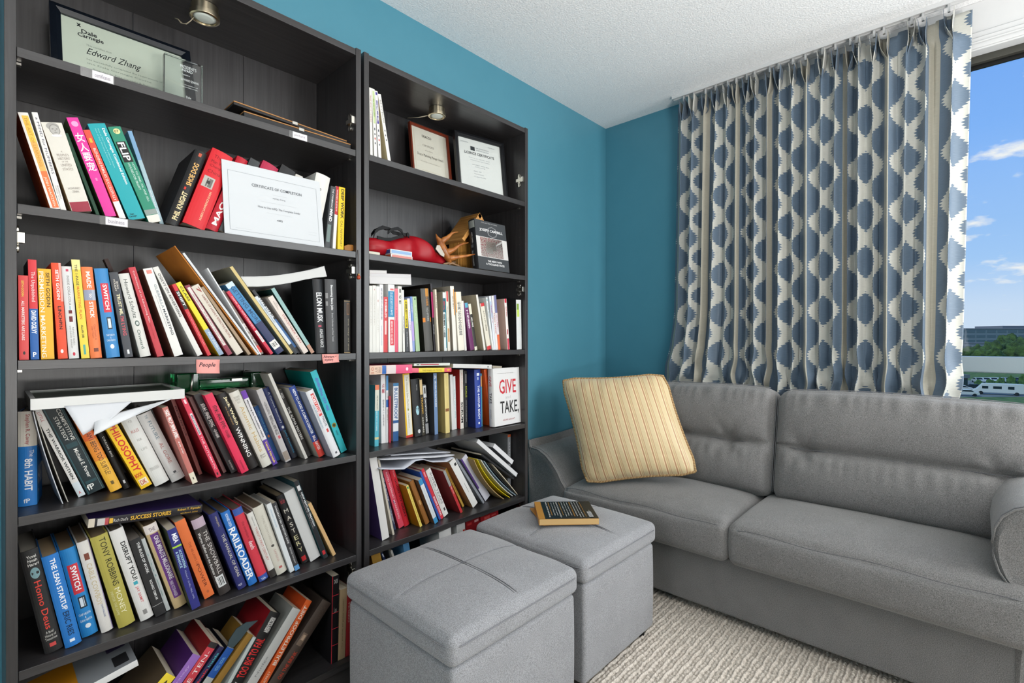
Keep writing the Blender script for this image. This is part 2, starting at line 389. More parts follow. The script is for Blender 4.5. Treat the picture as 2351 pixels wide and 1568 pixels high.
# ------------------------------------------------------------------ bookcases
ZS = {'top': 2.02, 1: 1.698, 2: 1.376, 3: 1.053, 4: .730, 5: .411, 6: .085}
TH = .020
YL, YR = -2.678, -1.8677
def bookcase(y0, label, seams, plates):
    t = thing('bookcase', label, 'bookcase', (0, y0, 0))
    w = .80; D = .28
    for a, bq in ((0, .018), (w - .018, w)):
        b = MB(); b.box((.003, a, 0), (D, bq, 2.023)); b.build('side_panel', WZ, t, bevel=.0012)
    b = MB(); b.box((.006, .018, 2.0), (D - .002, w - .018, 2.02)); b.build('top_panel', WY, t, bevel=.001)
    for k in (1, 2, 3, 4, 5, 6):
        b = MB(); b.box((.014, .0185, ZS[k] - TH), (D - .0015, w - .0185, ZS[k])); b.build('shelf', WY, t, bevel=.001)
    b = MB(); b.box((D - .03, .018, 0), (D - .012, w - .018, ZS[6] - TH)); b.build('plinth', WY, t)
    e = [.0185] + [s - y0 for s in seams] + [w - .0185]
    for i in range(len(e) - 1):
        b = MB(); b.box((.004, e[i] + .0006, .0), (.012, e[i + 1] - .0006, 2.01)); b.build('back_panel', WZ, t)
    # peg holes in the inner faces
    b = MB()
    for yy, sg in ((.018, 1), (w - .018, -1)):
        for xx in (.045, .245):
            for i in range(58):
                z = .14 + i * .032
                ring = [(xx + .0024 * math.cos(2 * PI * j / 8), yy + sg * .0004, z + .0024 * math.sin(2 * PI * j / 8)) for j in range(8)]
                b.add(ring, [tuple(range(8)) if sg < 0 else tuple(range(8))[::-1]])
    b.build('peg_holes', M('#5b524c', .6), t, kind='stuff')
    # steel pegs under the shelves
    for k in (1, 2, 3, 4, 5):
        for yy, sg in ((.0183, 1), (w - .0183, -1)):
            b = MB(); b.box((.238, min(yy, yy + sg * .008), ZS[k] - TH - .006), (.25, max(yy, yy + sg * .008), ZS[k] - TH - .0012)); b.build('shelf_peg', METAL, t)
    for side, z in plates:
        yy, sg = (.018, 1) if side == 'l' else (w - .018, -1)
        b = MB(); q = lambda a, c, e2, f: b.box((a, min(yy, yy + sg * e2), z + c), (a + f[0], max(yy, yy + sg * e2), z + c + f[1]))
        q(.232, -.007, .009, (.040, .014)); q(.238, -.022, .004, (.014, .044)); q(.262, -.011, .012, (.012, .022))
        for dz in (-.019, .019):
            mx = Matrix.Translation((.245, yy, z + dz)) @ Matrix.Rotation(-sg * PI / 2, 4, 'X')
            b.lathe([(.0098, 0), (.0098, .004), (.004, .0055), (.001, .0055)], n=12, mx=mx)
        b.build('hinge_plate', M('#d8d4ca', .22, 1.0), t, bevel=.0008)
    return t
def zof(px, py, y): return on('y', y, px, py).z
plL = [('l', 1.93), ('l', zof(40, 540, -2.66)), ('r', zof(808, 280, -1.896)), ('r', zof(808, 622, -1.896)), ('r', zof(806, 1306, -1.896))]
plR = [('r', zof(1193, 415, -1.086)), ('r', zof(1193, 665, -1.086)), ('r', zof(1186, 1160, -1.086))]
bookcase(YL, 'dark brown bookcase at the near end of the teal wall', (-2.421, -2.138), plL)
bookcase(YR, 'dark brown bookcase nearer the corner, beside the sofa arm', (-1.609, -1.330), plR)

# puck lights under the top panels
def puck(label, c, r, h, wire):
    t = thing('puck_light', label, 'light', c)
    b = MB(); b.lathe([(r * .90, 0), (r * .90, -h * .55), (r, -h * .58), (r, -h * .95), (r * .93, -h), (r * .82, -h), (r * .82, -h * .93), (.001, -h * .93)], n=40); b.build('housing', BRASS, t, smooth=False, bevel=.0006)
    b = MB(); b.lathe([(r * .80, -h * .915), (r * .5, -h * 1.0), (.001, -h * 1.03)], n=32); b.build('lens', M('#e6efe8', .25), t, smooth=True)
    for k, p in enumerate(wire):
        b = MB(); b.tube(p, .0011, n=6); b.build('wire', M('#b0a58f', .4), t, smooth=True)
c1 = on('z', 1.985, 470, 28); c1 = Vector((c1.x, c1.y, 1.9995))
puck('brass puck light on the ceiling panel above the framed diploma', c1, .036, .034,
     [[(-.020 + dx, -.022, -.032), (-.024 + dx, -.028, -.042), (-.03 + dx, -.035, -.050), (-.045, -.045 + dx, -.045), (-.05, -.05, -.035), (-.06, -.055 + dx, -.03)] for dx in (0, .005)])
c2 = on('z', 1.985, 1003, 258); c2 = Vector((c2.x, c2.y, 1.9995))
puck('brass puck light above the two framed certificates', c2, .034, .032, [[(-.024, -.024, -.028), (-.05, -.05, -.036), (-.085, -.075, -.034)], [(-.022, -.027, -.028), (-.05, -.054, -.037), (-.085, -.078, -.036)]])

# ------------------------------------------------------------------ sofa
def stitch(pts, parent, mat=THREAD, r=.0014, name='seam'):
    b = MB(); b.tube(pts, r, n=5); return b.build(name, mat, parent, smooth=True)
def sofa():
    t = thing('sofa', 'grey two-seat fabric sofa under the patterned curtain', 'sofa', (1.03, -.45, 0))
    O = Vector(t.location)
    def put(me, name, c, mat=SOFAF, rot=None):
        me.materials.append(mat); o = link(name, me, t); o.location = Vector(c) - O
        if rot: o.rotation_euler = rot
        return o
    # frame
    put(rbox(1.94, .60, .225, .012, (30, 10, 6)), 'base', (1.05, -.435, .1375))
    put(rbox(1.90, .10, .66, .03, (30, 4, 10)), 'back_frame', (1.05, -.185, .40))
    for x in (.12, 1.95):
        for y in (-.68, -.2):
            b = MB(); b.box((x - .03, y - .03, -.004), (x + .03, y + .03, .03)); b.v = [tuple(Vector(v) - O) for v in b.v]; b.build('leg', BLACK, t)
    # seat cushions
    def seat_fn(w, d, h, sd):
        def fn(p, u):
            x, y, z = p
            cx = 1 - (abs(u[0])) ** 4; cy = 1 - abs(u[1]) ** 4
            if u[2] > .2:
                k = (u[2] - .2) / .8
                z += k * .030 * cx * (1 - (abs(u[1] - .1)) ** 2.5) + k * .0025 * math.sin(9 * u[0] + sd) * math.sin(5 * u[1] + 2 * sd)
                z -= k * .012 * max(0, -u[1]) ** 6
                if sd == 0: z -= k * .020 * max(0, .3 - u[0]) / 1.3
            if u[1] < -.5: y -= (-.5 - u[1]) / .5 * .014 * (1 - abs(u[2]) ** 2) * cx
            if abs(u[0]) > .5: x += math.copysign((abs(u[0]) - .5) * .008 * (1 - u[2] ** 2), u[0])
            return x, y, z
        return fn
    for k, (xa, xb) in enumerate(((.262, 1.033), (1.037, 1.845))):
        w, d, h = xb - xa, .50, .165
        put(rbox(w, d, h, .032, (34, 26, 10), seat_fn(w, d, h, k * 2.1)), 'seat_cushion', ((xa + xb) / 2, -.55, .2475 + h / 2))
        pts = [Vector((xa + .02 + (w - .04) * i / 40, -.55 - d / 2 - .002 + .010 * (abs(2 * i / 40 - 1)) ** 6, .2475 + h - .020 - .010 * abs(2 * i / 40 - 1) ** 8 + .004 * math.sin(i * .35))) - O for i in range(41)]
        stitch(pts, t, DTHREAD, .0013)
    # back cushions: two puffs with a stitched valley and gathered top
    def back_fn(w, h, sd, tufts):
        def fn(p, u):
            x, y, z = p
            if u[1] < 0:
                k = -u[1]
                vz = (u[2] + 1) / 2; vz0 = .47
                cx = 1 - abs(u[0]) ** 6
                seg = ((vz - vz0) / (1 - vz0)) if vz > vz0 else ((vz0 - vz) / vz0)
                puff = (1 - (2 * seg - 1) ** 2) if vz > vz0 else math.sin(PI * min(1, seg * .95 + .05))
                y -= k * cx * (.040 * puff ** .7)
                y += k * .020 * math.exp(-((vz - vz0) / .035) ** 2) * cx
                for tu in tufts:
                    y += k * .022 * math.exp(-((u[0] - tu) * w / 2 / .035) ** 2 - ((vz - vz0) * h / .045) ** 2)
                    r_ = math.hypot((u[0] - tu) * w / 2, (vz - vz0) * h); a = math.atan2((vz - vz0) * h, (u[0] - tu) * w / 2)
                    y += k * .006 * math.cos(6 * a) * math.exp(-(r_ / .07) ** 2) * min(1, r_ / .02)
                # gathers below the top seam and above the valley
                y += k * .004 * math.exp(-((vz - .93) / .09) ** 2) * math.sin(u[0] * w * 62 + 3 * math.sin(u[0] * 9 + sd))
                y += k * .0032 * math.exp(-((vz - vz0 + .10) / .08) ** 2) * math.sin(u[0] * w * 75 + 2 * math.sin(u[0] * 7 + sd))
            if u[2] > 0: z -= .010 * abs(u[0]) ** 8 - .004 * math.sin(u[0] * 3 + sd)
            return x, y, z
        return fn
    for k, (xa, xb, tu) in enumerate(((.27, 1.075, (-.55, .55)), (1.083, 1.90, (-.72, .72)))):
        w, h, d = xb - xa, .48, .17
        o = put(rbox(w, d, h, .045, (56, 8, 40), back_fn(w, h, k * 1.7, tu)), 'back_cushion', ((xa + xb) / 2, -.292 , .395 + h / 2 + .003), rot=(-.20, 0, 0))
        mx = o.matrix_basis
        def Q(u, vz, dy): return mx @ Vector((u * (w / 2 - .006), -d / 2 - dy, -h / 2 + vz * h))
        stitch([Q(-.97 + 1.94 * i / 50, .47, -.010 - .012 * (abs(-.97 + 1.94 * i / 50) ** 20)) for i in range(51)], t, DTHREAD)
        stitch([mx @ Vector(((-.94 + 1.88 * i / 40) * w / 2, -d / 2 + .026, h / 2 + .001 - .010 * abs(-.94 + 1.88 * i / 40) ** 8 + .004 * math.sin((-.94 + 1.88 * i / 40) * 3 + k * 1.7))) for i in range(41)], t)
        for sg in (-1, 1): stitch([mx @ Vector((sg * (w / 2 + .0005), -d / 2 + .030, -h / 2 + .03 + (h - .07) * i / 20)) for i in range(21)], t)
    # rolled arms: profile taken across the sofa, run front to back
    roll = [on('y', -.78, *p) for p in ((1215, 1027), (1233, 1032), (1250, 1045), (1266, 1065), (1280, 1088), (1288, 1108))]
    pr = [(.022, .04), (.022, .555), (.024, .572), (.032, .580)] + [(p.x, p.z) for p in roll] + [(.262, .38), (.262, .34), (.262, .04)]
    def arm(mir):
        prof = [(x, z) for x, z in pr] if not mir else [(1.80, .04), (1.80, .38), (1.785, .41), (1.768, .44), (1.757, .48), (1.754, .52), (1.760, .56), (1.775, .595), (1.80, .62), (1.84, .637), (1.90, .64), (1.97, .63), (2.02, .60), (2.035, .55), (2.035, .04)]
        if mir: prof = prof[::-1]
        P = []                                            # resample
        for i in range(len(prof)):
            a, c = Vector(prof[i]), Vector(prof[(i + 1) % len(prof)]); n = max(1, int((c - a).length / .03))
            P += [a.lerp(c, j / n) for j in range(n)]
        cen = sum(P, Vector((0, 0))) / len(P)
        ys = [(-.770, .045), (-.778, .020), (-.772, .004), (-.755, 0), (-.6, 0), (-.4, 0), (-.2, 0), (-.14, 0)] if not mir else [(-.735, .05), (-.745, .020), (-.738, .004), (-.72, 0), (-.6, 0), (-.4, 0), (-.2, 0), (-.14, 0)]
        pts = []
        for y, ins in ys:
            for p in P:
                q = p.lerp(cen, min(.9, ins / max(.02, (p - cen).length)))
                up = .020 * max(0, (y + .6)) / .4 if p.y > .45 else 0
                pts.append((q.x - O.x, y - O.y, q.y + up))
        n = len(P); me = bpy.data.meshes.new('arm'); f = []
        for j in range(len(ys) - 1):
            for i in range(n): f.append((j * n + i, j * n + (i + 1) % n, (j + 1) * n + (i + 1) % n, (j + 1) * n + i))
        f += [tuple(range(n))[::-1], tuple(range((len(ys) - 1) * n, len(ys) * n))]
        if mir: f = [q[::-1] for q in f]
        me.from_pydata(pts, [], f); me.update(); me.polygons.foreach_set('use_smooth', [True] * len(me.polygons)); me.materials.append(SOFAF)
        o = link('arm', me, t); md = o.modifiers.new('edge', 'EDGE_SPLIT'); md.split_angle = math.radians(50)
        top = [(x, z) for x, z in (prof[1:-2] if not mir else prof[2:-2])]
        stitch([(x - O.x, (-.777 if not mir else -.744) - O.y, z) for x, z in top], o, r=.003, name='piping', mat=SOFAF)
        stitch([(x - O.x, (-.757 if not mir else -.722) - O.y, z + .001) for x, z in top], o, THREAD)
    arm(False); arm(True)
sofa()

# ------------------------------------------------------------------ ottomans
def ottoman(label, x0, x1, y0, y1, seed):
    t = thing('ottoman', label, 'ottoman', ((x0 + x1) / 2, (y0 + y1) / 2, 0), group=None)
    w, d = x1 - x0, y1 - y0
    me = rbox(w - .014, d - .014, .312, .014, (14, 14, 10), lambda p, u: (p[0] + .003 * (1 - u[2] ** 2) * (u[0] if abs(u[0]) > .9 else 0), p[1], p[2])); me.materials.append(OTTF)
    o = link('body', me, t); o.location = (0, 0, .025 + .156)
    def lid(p, u):
        x, y, z = p
        # narrower at the four corners, full in the middle
        x *= 1 + .006 * (1 - u[1] ** 2); y *= 1 + .006 * (1 - u[0] ** 2)
        if u[2] > 0:
            k = u[2]
            z += k * .026 * (1 - abs(u[0]) ** 3.6) * (1 - abs(u[1]) ** 3.6)
            z -= k * .0022 * (math.exp(-(u[0] * w / 2 / .007) ** 2) + math.exp(-(u[1] * d / 2 / .008) ** 2)) * (1 - max(abs(u[0]), abs(u[1])) ** 12)
            z += k * .0016 * math.sin(6 * u[0] + seed) * math.sin(5 * u[1] + seed)
        return x, y, z
    me = rbox(w + .004, d + .004, .074, .022, (110, 110, 6), lid); me.materials.append(OTTF)
    o = link('lid', me, t); o.location = (0, 0, .339 + .037)
    def zt(x, y): u, v = abs(x / w * 2), abs(y / d * 2); return .339 + .0745 + .026 * (1 - min(1, u) ** 3.6) * (1 - min(1, v) ** 3.6) - .0014
    for dy in (-.004, .004): stitch([(x, dy, zt(x, dy)) for x in np.linspace(-w / 2 + .03, w / 2 - .03, 40)], o, DTHREAD, .0010).location = (0, 0, -.376)
    stitch([(0, y, zt(0, y)) for y in np.linspace(-d / 2 + .03, d / 2 - .03, 40)], o, THREAD, .0009).location = (0, 0, -.376)
    ring = []; r = .04; hw, hd = w / 2 + .0045, d / 2 + .0045
    for cx, cy, a0 in ((hw - r, hd - r, 0), (-hw + r, hd - r, 90), (-hw + r, -hd + r, 180), (hw - r, -hd + r, 270)):
        ring += [(cx + r * math.cos(math.radians(a0 + 15 * i)), cy + r * math.sin(math.radians(a0 + 15 * i)), .339 + .052) for i in range(7)]
    b = MB(); b.tube(ring, .0016, n=5, closed=True); b.build('seam', THREAD, o, smooth=True).location = (0, 0, -.376)
    for sx in (-1, 1):
        for sy in (-1, 1):
            b = MB(); b.lathe([(.018, -.004), (.022, .026)], n=14); l = b.build('leg', BLACK, t); l.location = (sx * (w / 2 - .045), sy * (d / 2 - .045), 0)
ottoman('grey fabric storage ottoman nearest, in front of the divider between bookcases', .372, .852, -1.985, -1.492, .4)
ottoman('grey fabric storage ottoman by the sofa with a paperback on top', .352, .846, -1.452, -.985, 1.9)

# ------------------------------------------------------------------ curtain
def curtain_material():
    m, t, b = newmat('ogee_jacquard'); L = t.links.new
    def math_(op, a, c=None, d=None):
        n = N(t, 'ShaderNodeMath', operation=op)
        for i, v in enumerate((a, c, d)):
            if v is None: continue
            if isinstance(v, (int, float)): n.inputs[i].default_value = v
            else: L(v, n.inputs[i])
        return n.outputs[0]
    uv = N(t, 'ShaderNodeUVMap'); sp = N(t, 'ShaderNodeSeparateXYZ'); L(uv.outputs[0], sp.inputs[0]); U, V = sp.outputs[0], sp.outputs[1]
    PU, PV = .205, .205
    cu = math_('ABSOLUTE', math_('SUBTRACT', math_('FRACT', math_('DIVIDE', U, PU)), .5)); cu = math_('MULTIPLY', cu, PU)
    # woven saw-tooth outline
    saw = math_('MULTIPLY', math_('SUBTRACT', math_('ABSOLUTE', math_('SUBTRACT', math_('FRACT', math_('DIVIDE', V, .0125)), .5)), .25), .018)
    plain = math_('GREATER_THAN', cu, .088)
    cu = math_('ADD', cu, saw)
    c = math_('COSINE', math_('MULTIPLY', V, 2 * PI / PV))
    wout = math_('MULTIPLY_ADD', c, .028, .053); win = math_('MULTIPLY_ADD', c, .026, .0155)
    inside = math_('LESS_THAN', cu, win); band = math_('MULTIPLY', math_('LESS_THAN', cu, wout), math_('SUBTRACT', 1, inside))
    n = N(t, 'ShaderNodeTexNoise'); n.inputs['Scale'].default_value = 1; n.inputs['Detail'].default_value = 4
    mp = N(t, 'ShaderNodeMapping'); mp.inputs['Scale'].default_value = (60, 900, 1); L(uv.outputs[0], mp.inputs[0]); L(mp.outputs[0], n.inputs['Vector'])
    def tone(a, c2):
        r = N(t, 'ShaderNodeMixRGB'); L(n.outputs['Fac'], r.inputs[0]); r.inputs[1].default_value = (*lin(a), 1); r.inputs[2].default_value = (*lin(c2), 1); return r.outputs[0]
    blue = tone('#4c6072', '#74869a'); silver = tone('#b9b9b2', '#dddcd3'); linen = tone('#9c988b', '#c3beae')
    m1 = N(t, 'ShaderNodeMixRGB'); L(plain, m1.inputs[0]); L(blue, m1.inputs[1]); L(linen, m1.inputs[2])
    m2 = N(t, 'ShaderNodeMixRGB'); L(band, m2.inputs[0]); L(m1.outputs[0], m2.inputs[1]); L(silver, m2.inputs[2])
    L(m2.outputs[0], b.inputs['Base Color'])
    rg = N(t, 'ShaderNodeMapRange'); L(band, rg.inputs[0]); rg.inputs['To Min'].default_value = .38; rg.inputs['To Max'].default_value = .62; L(rg.outputs[0], b.inputs['Roughness'])
    b.inputs['Specular IOR Level'].default_value = .45; b.inputs['Sheen Weight'].default_value = .2
    wv = N(t, 'ShaderNodeTexWave'); wv.bands_direction = 'Y'; wv.inputs['Scale'].default_value = 120; wv.inputs['Distortion'].default_value = 2; L(uv.outputs[0], wv.inputs['Vector'])
    hh = math_('MULTIPLY_ADD', band, .6, math_('MULTIPLY', wv.outputs['Fac'], .5))
    bp = N(t, 'ShaderNodeBump'); bp.inputs['Strength'].default_value = .35; bp.inputs['Distance'].default_value = .0015; L(hh, bp.inputs['Height']); L(bp.outputs[0], b.inputs['Normal'])
    tr = N(t, 'ShaderNodeBsdfTranslucent'); L(m2.outputs[0], tr.inputs['Color'])
    mx = N(t, 'ShaderNodeMixShader'); mx.inputs[0].default_value = .17; L(b.outputs[0], mx.inputs[1]); L(tr.outputs[0], mx.inputs[2])
    L(mx.outputs[0], t.nodes['Material Output'].inputs[0])
    return m
def curtain():
    r = random.Random(12)
    # pleats measured along the track: (x of the pinch)
    px = [1567, 1590, 1617, 1640, 1668, 1688, 1712, 1730, 1765, 1785, 1818, 1847, 1886, 1916, 1950, 1965, 2005, 2028, 2092, 2118, 2178]
    YC = -.098
    cx = [on('y', YC - .02, p, 210).x for p in px]
    x0, x1 = on('y', YC, 1553, 235).x, on('y', YC, 2233, 10).x
    edges = [x0] + [(cx[i] + cx[i + 1]) / 2 for i in range(len(cx) - 1)] + [x1]
    K = 40; NU = K * len(cx) + 1
    ztop, zbot, NV = 2.392, .60, 96
    amp = [.020 + .018 * r.random() for _ in cx]; sk = [r.uniform(-.12, .12) for _ in cx]; drift = [r.uniform(-.012, .012) for _ in cx]
    zs = [ztop - (ztop - zbot) * (j / (NV - 1)) ** 1.0 for j in range(NV)]
    pts, uv = [], []
    FW_ = [(edges[i + 1] - edges[i]) * 1.20 + .008 for i in range(len(cx))]     # cloth in each fold
    cum = np.concatenate([[0], np.cumsum(FW_)])
    PU = .205; off = PU * .5 - (cum[-2] + FW_[-1] * .72) % PU
    for j, z in enumerate(zs):
        down = (ztop - z) / (ztop - zbot)
        h = 1 - min(1, max(0, (ztop - .10 - z) / .10 + 1)) if z > ztop - .10 else 0.0
        h = min(1, max(0, (z - (ztop - .115)) / .05))          # 1 in the pinched heading
        low = max(0, (1.10 - z) / .35); low = min(1, low)
        for i in range(NU):
            k = min(i // K, len(cx) - 1); f = (i - k * K) / K
            a, c, e = edges[k], cx[k], edges[k + 1]
            # heading: flat cloth at the back with two narrow fins
            fin = math.exp(-((f - .41) / .055) ** 4) + math.exp(-((f - .59) / .055) ** 4)
            xf = a + (c - a) * min(1, f / .34) if f < .34 else (c + (e - c) * (f - .66) / .34 if f > .66 else c)
            xf += (-.0075 if .34 <= f < .5 else (.0075 if .5 <= f <= .66 else 0)) * (1.0 + .3 * math.sin(k * 2.3) + .9 * max(0, z - ztop + .09) / .09)
            yf = YC + .022 - .056 * min(1, fin) - .006 * math.sin(k * 1.7)
            # folds: rounded, deep, each a little different
            g = f + sk[k] * math.sin(PI * f) * .6
            s = .5 - .5 * math.cos(2 * PI * g)
            xx = a + (e - a) * (f + .11 * math.sin(2 * PI * f) * (1 + .4 * math.sin(k))) + drift[k] * down * math.sin(PI * f)
            yy = YC + .025 - amp[k] * 1.5 * s ** .85 + .008 * math.sin(k * 3.1 + down * 3)
            # the lower cloth bunches where it is caught behind the sofa
            if low > 0:
                yy += low * (.020 * math.sin(z * 42 + k * 1.9 + 2 * f) * math.sin(PI * f)) - low * .012
                xx += low * .012 * math.sin(z * 31 + k * 2.7)
            x_ = xf * h + xx * (1 - h); y_ = yf * h + yy * (1 - h)
            # hem flares to the left, gathers in at the right edge
            fl = max(0, min(1, (1.25 - z) / .5)); x_ -= .075 * fl ** 1.3 * max(0, 1 - (x_ - x0) / .40)
            sh = min(1, (ztop - z) / 1.3); x_ -= .03 * sh * max(0, 1 - (x_ - x0) / .5) * (1 if True else 0)
            x_ -= .034 * down * max(0, 1 - (x1 - x_) / .3)
            zz = z - .012 * (1 - min(1, fin)) * h + (.01 * math.sin(k * 2.2) * h)
            if z < .845: y_ = max(y_, -.098)               # tucked down behind the sofa back
            y_ = min(y_, -.045) 
            pts.append((x_, y_, zz)); uv.append((cum[k] + FW_[k] * f + off + PU * 20, z))
    me = grid_mesh(pts, NU, NV, uv); me.materials.append(curtain_material())
    o = link('curtain', me); tag(o, 'blue and silver pinch-pleated curtain drawn beside the bright window', 'curtain'); at0(o, ((x0 + x1) / 2, YC, ztop))
    md = o.modifiers.new('cloth', 'SOLIDIFY'); md.thickness = .0012; md.offset = 0
    # ceiling track with gliders
    t = thing('curtain_track', 'white curtain track fixed to the ceiling above the pleats', 'curtain track', ((x0 + x1) / 2, YC, CEIL))
    O = Vector(t.location); b = MB()
    for ya, yb, za, zb in ((-.016, .016, -.012, -.0005), (-.016, -.009, -.017, -.0121), (.009, .016, -.017, -.0121)): b.box((x0 - .02 - O.x, ya, za), (x1 + .015 - O.x, yb, zb))
    b.build('rail', WHITE, t)
    for c in cx:
        b = MB(); b.box((c - .004 - O.x, -.006, -.045), (c + .004 - O.x, .006, -.012)); b.build('glider', OFFW, t)
curtain()
# ------------------------------------------------------------------ books
ZN = {'Z1': (0, 0, 4.898), 'Z2': (400, 0, 4.898), 'Z3': (0, 240, 5.226), 'Z4': (340, 320, 4.61), 'Z5': (0, 560, 5.227), 'Z6': (400, 560, 4.9), 'Z7': (0, 840, 4.611), 'Z8': (400, 820, 5.224),
      'Y1': (0, 1140, 3.664), 'Y2': (400, 1080, 4.9), 'Y3': (100, 1300, 3.093), 'Y4': (820, 120, 4.355), 'Y5': (820, 450, 5.598), 'Y6': (830, 600, 5.878), 'Y7': (830, 810, 5.878), 'Y8': (830, 980, 4.9),
      'X1': (780, 1080, 3.093), 'X2': (1200, 820, 3.016)}
def zp(z, x, y): a, b, s = ZN[z]; return a + x / s, b + y / s
PAPER = {}
def paper(c):
    if c not in PAPER: PAPER[c] = noise_mat('page_edges', c, c, scale=3, rough=.9, bump=.5, bscale=700, dist=.001, spec=.1) if False else M(c, .92, spec=.1)
    return PAPER[c]
RECS = []; CTX = {}
def shelf(where, group, zs, zone, xf=None, y0=YL, n=0):
    CTX.clear(); CTX.update(where=where, group=group, zs=zs, zone=zone, xf=xf, y0=y0 + .0195, y1=y0 + .7805); RECS.clear()
def zone(z): CTX['zone'] = z
def bk(look, col, tlx, tly, trx, try_, bx, by, T=(), P=(), R=False, d=None, hard=False, lc=None, rc=None, pg='#cfc3ae', xf=None, ext=False, z=None, ro=.45, dx=0.0, zs=None, LP=()):
    zn = z or CTX['zone']; zs = zs or CTX['zs']
    a, c, e = zp(zn, tlx, tly), zp(zn, trx, try_), zp(zn, bx, by)
    X = xf or CTX['xf']
    if X is None:
        p = on('z', zs, *e); X = max(.150, min(.272, p.x))
    X += dx
    A, C_, E = (Vector((q.y, q.z)) for q in (on('x', X, *a), on('x', X, *c), on('x', X, *e)))
    top = C_ if R else A
    if ext:
        k = (zs - top.y) / (E.y - top.y); E = top + (E - top) * k
    U = top - E; h = U.length; t = math.atan2(-U.x, U.y)
    Nn = Vector((math.cos(t), math.sin(t)))
    w = max(.005, abs((C_ - A).dot(Nn)))
    o = E - Nn * (w / 2) if R else E + Nn * (w / 2)
    d = d or (.150 if hard else .128)
    d = min(d, X - .018)
    r = dict(look=look, col=col, o=o, t=t, w=w, h=h, x=X, d=d, T=T, P=P, hard=hard, lc=lc, rc=rc, pg=pg, ro=ro, zs=zs, LP=LP, where=CTX['where'], group=CTX['group'])
    RECS.append(r); drop(r); return r
def corners(r):
    t = r['t']; Nn = Vector((math.cos(t), math.sin(t))); U = Vector((-math.sin(t), math.cos(t)))
    o, w, h = r['o'], r['w'], r['h']
    return [o - Nn * w / 2, o + Nn * w / 2, o + Nn * w / 2 + U * h, o - Nn * w / 2 + U * h], Nn, U
def drop(r):
    c, _, _ = corners(r); r['o'].y += r['zs'] + .0006 - min(p.y for p in c)
def settle():
    """nudge and slim neighbours until no two books share space and all stay inside the case"""
    for it in range(80):
        worst = 0
        for r in RECS:
            c, _, _ = corners(r); lo, hi = min(p.x for p in c), max(p.x for p in c)
            if lo < CTX['y0'] + .0008: r['o'].x += CTX['y0'] + .0008 - lo
            if hi > CTX['y1'] - .0008: r['o'].x -= hi - CTX['y1'] + .0008
        for i in range(len(RECS)):
            for j in range(i + 1, len(RECS)):
                a, b = RECS[i], RECS[j]
                if a['x'] - a['d'] > b['x'] or b['x'] - b['d'] > a['x']: continue
                ca, Na, Ua = corners(a); cb, Nb, Ub = corners(b)
                pen = 9; ax = None
                for q in (Na, Ua, Nb, Ub):
                    pa = [p.dot(q) for p in ca]; pb = [p.dot(q) for p in cb]
                    o_ = min(max(pa), max(pb)) - max(min(pa), min(pb)) + .0004
                    if o_ <= 0: pen = 0; break
                    if o_ < pen: pen = o_; ax = q
                if pen <= 0: continue
                worst = max(worst, pen)
                s = 1 if abs(a['x'] - b['x']) < .004 or b['o'].x > a['o'].x else -1
                for r, sg in ((a, -s), (b, s)):
                    k = pen * .30
                    if r['w'] > .0085: r['w'] -= k * .8
                    r['o'].x += sg * k * .55
                    drop(r)
        if worst < .0003: break
def lettering(r, prof, T, name='lettering', parent=None):
    w, h = r['w'], r['h']
    for q in T:
        mb = MB(); s, v0, v1, u0, u1, col = q[:6]; mode = q[6] if len(q) > 6 else 'd'; bold = min(.022, q[7] if len(q) > 7 else .012)
        sh = .0
        tm = text_mesh(s, bold, sh, mode == 's', (None if not r['hard'] else (1 if mode in 'du' else 0)))
        if tm is None: continue
        ab, f, asp = tm; a, b_ = ab[:, 0], ab[:, 1]
        if mode == 'd': v = v0 + a * (v1 - v0); u = u0 + b_ * (u1 - u0)
        elif mode == 'u': v = v1 - a * (v1 - v0); u = u1 - b_ * (u1 - u0)
        else: u = u0 + a * (u1 - u0); v = v1 - b_ * (v1 - v0)
        mb.add([(prof((uu - .5) * w) + .0005, (uu - .5) * w, h * (1 - vv)) for uu, vv in zip(u, v)], f, M(col, .45)); mb.build(name, None, parent)
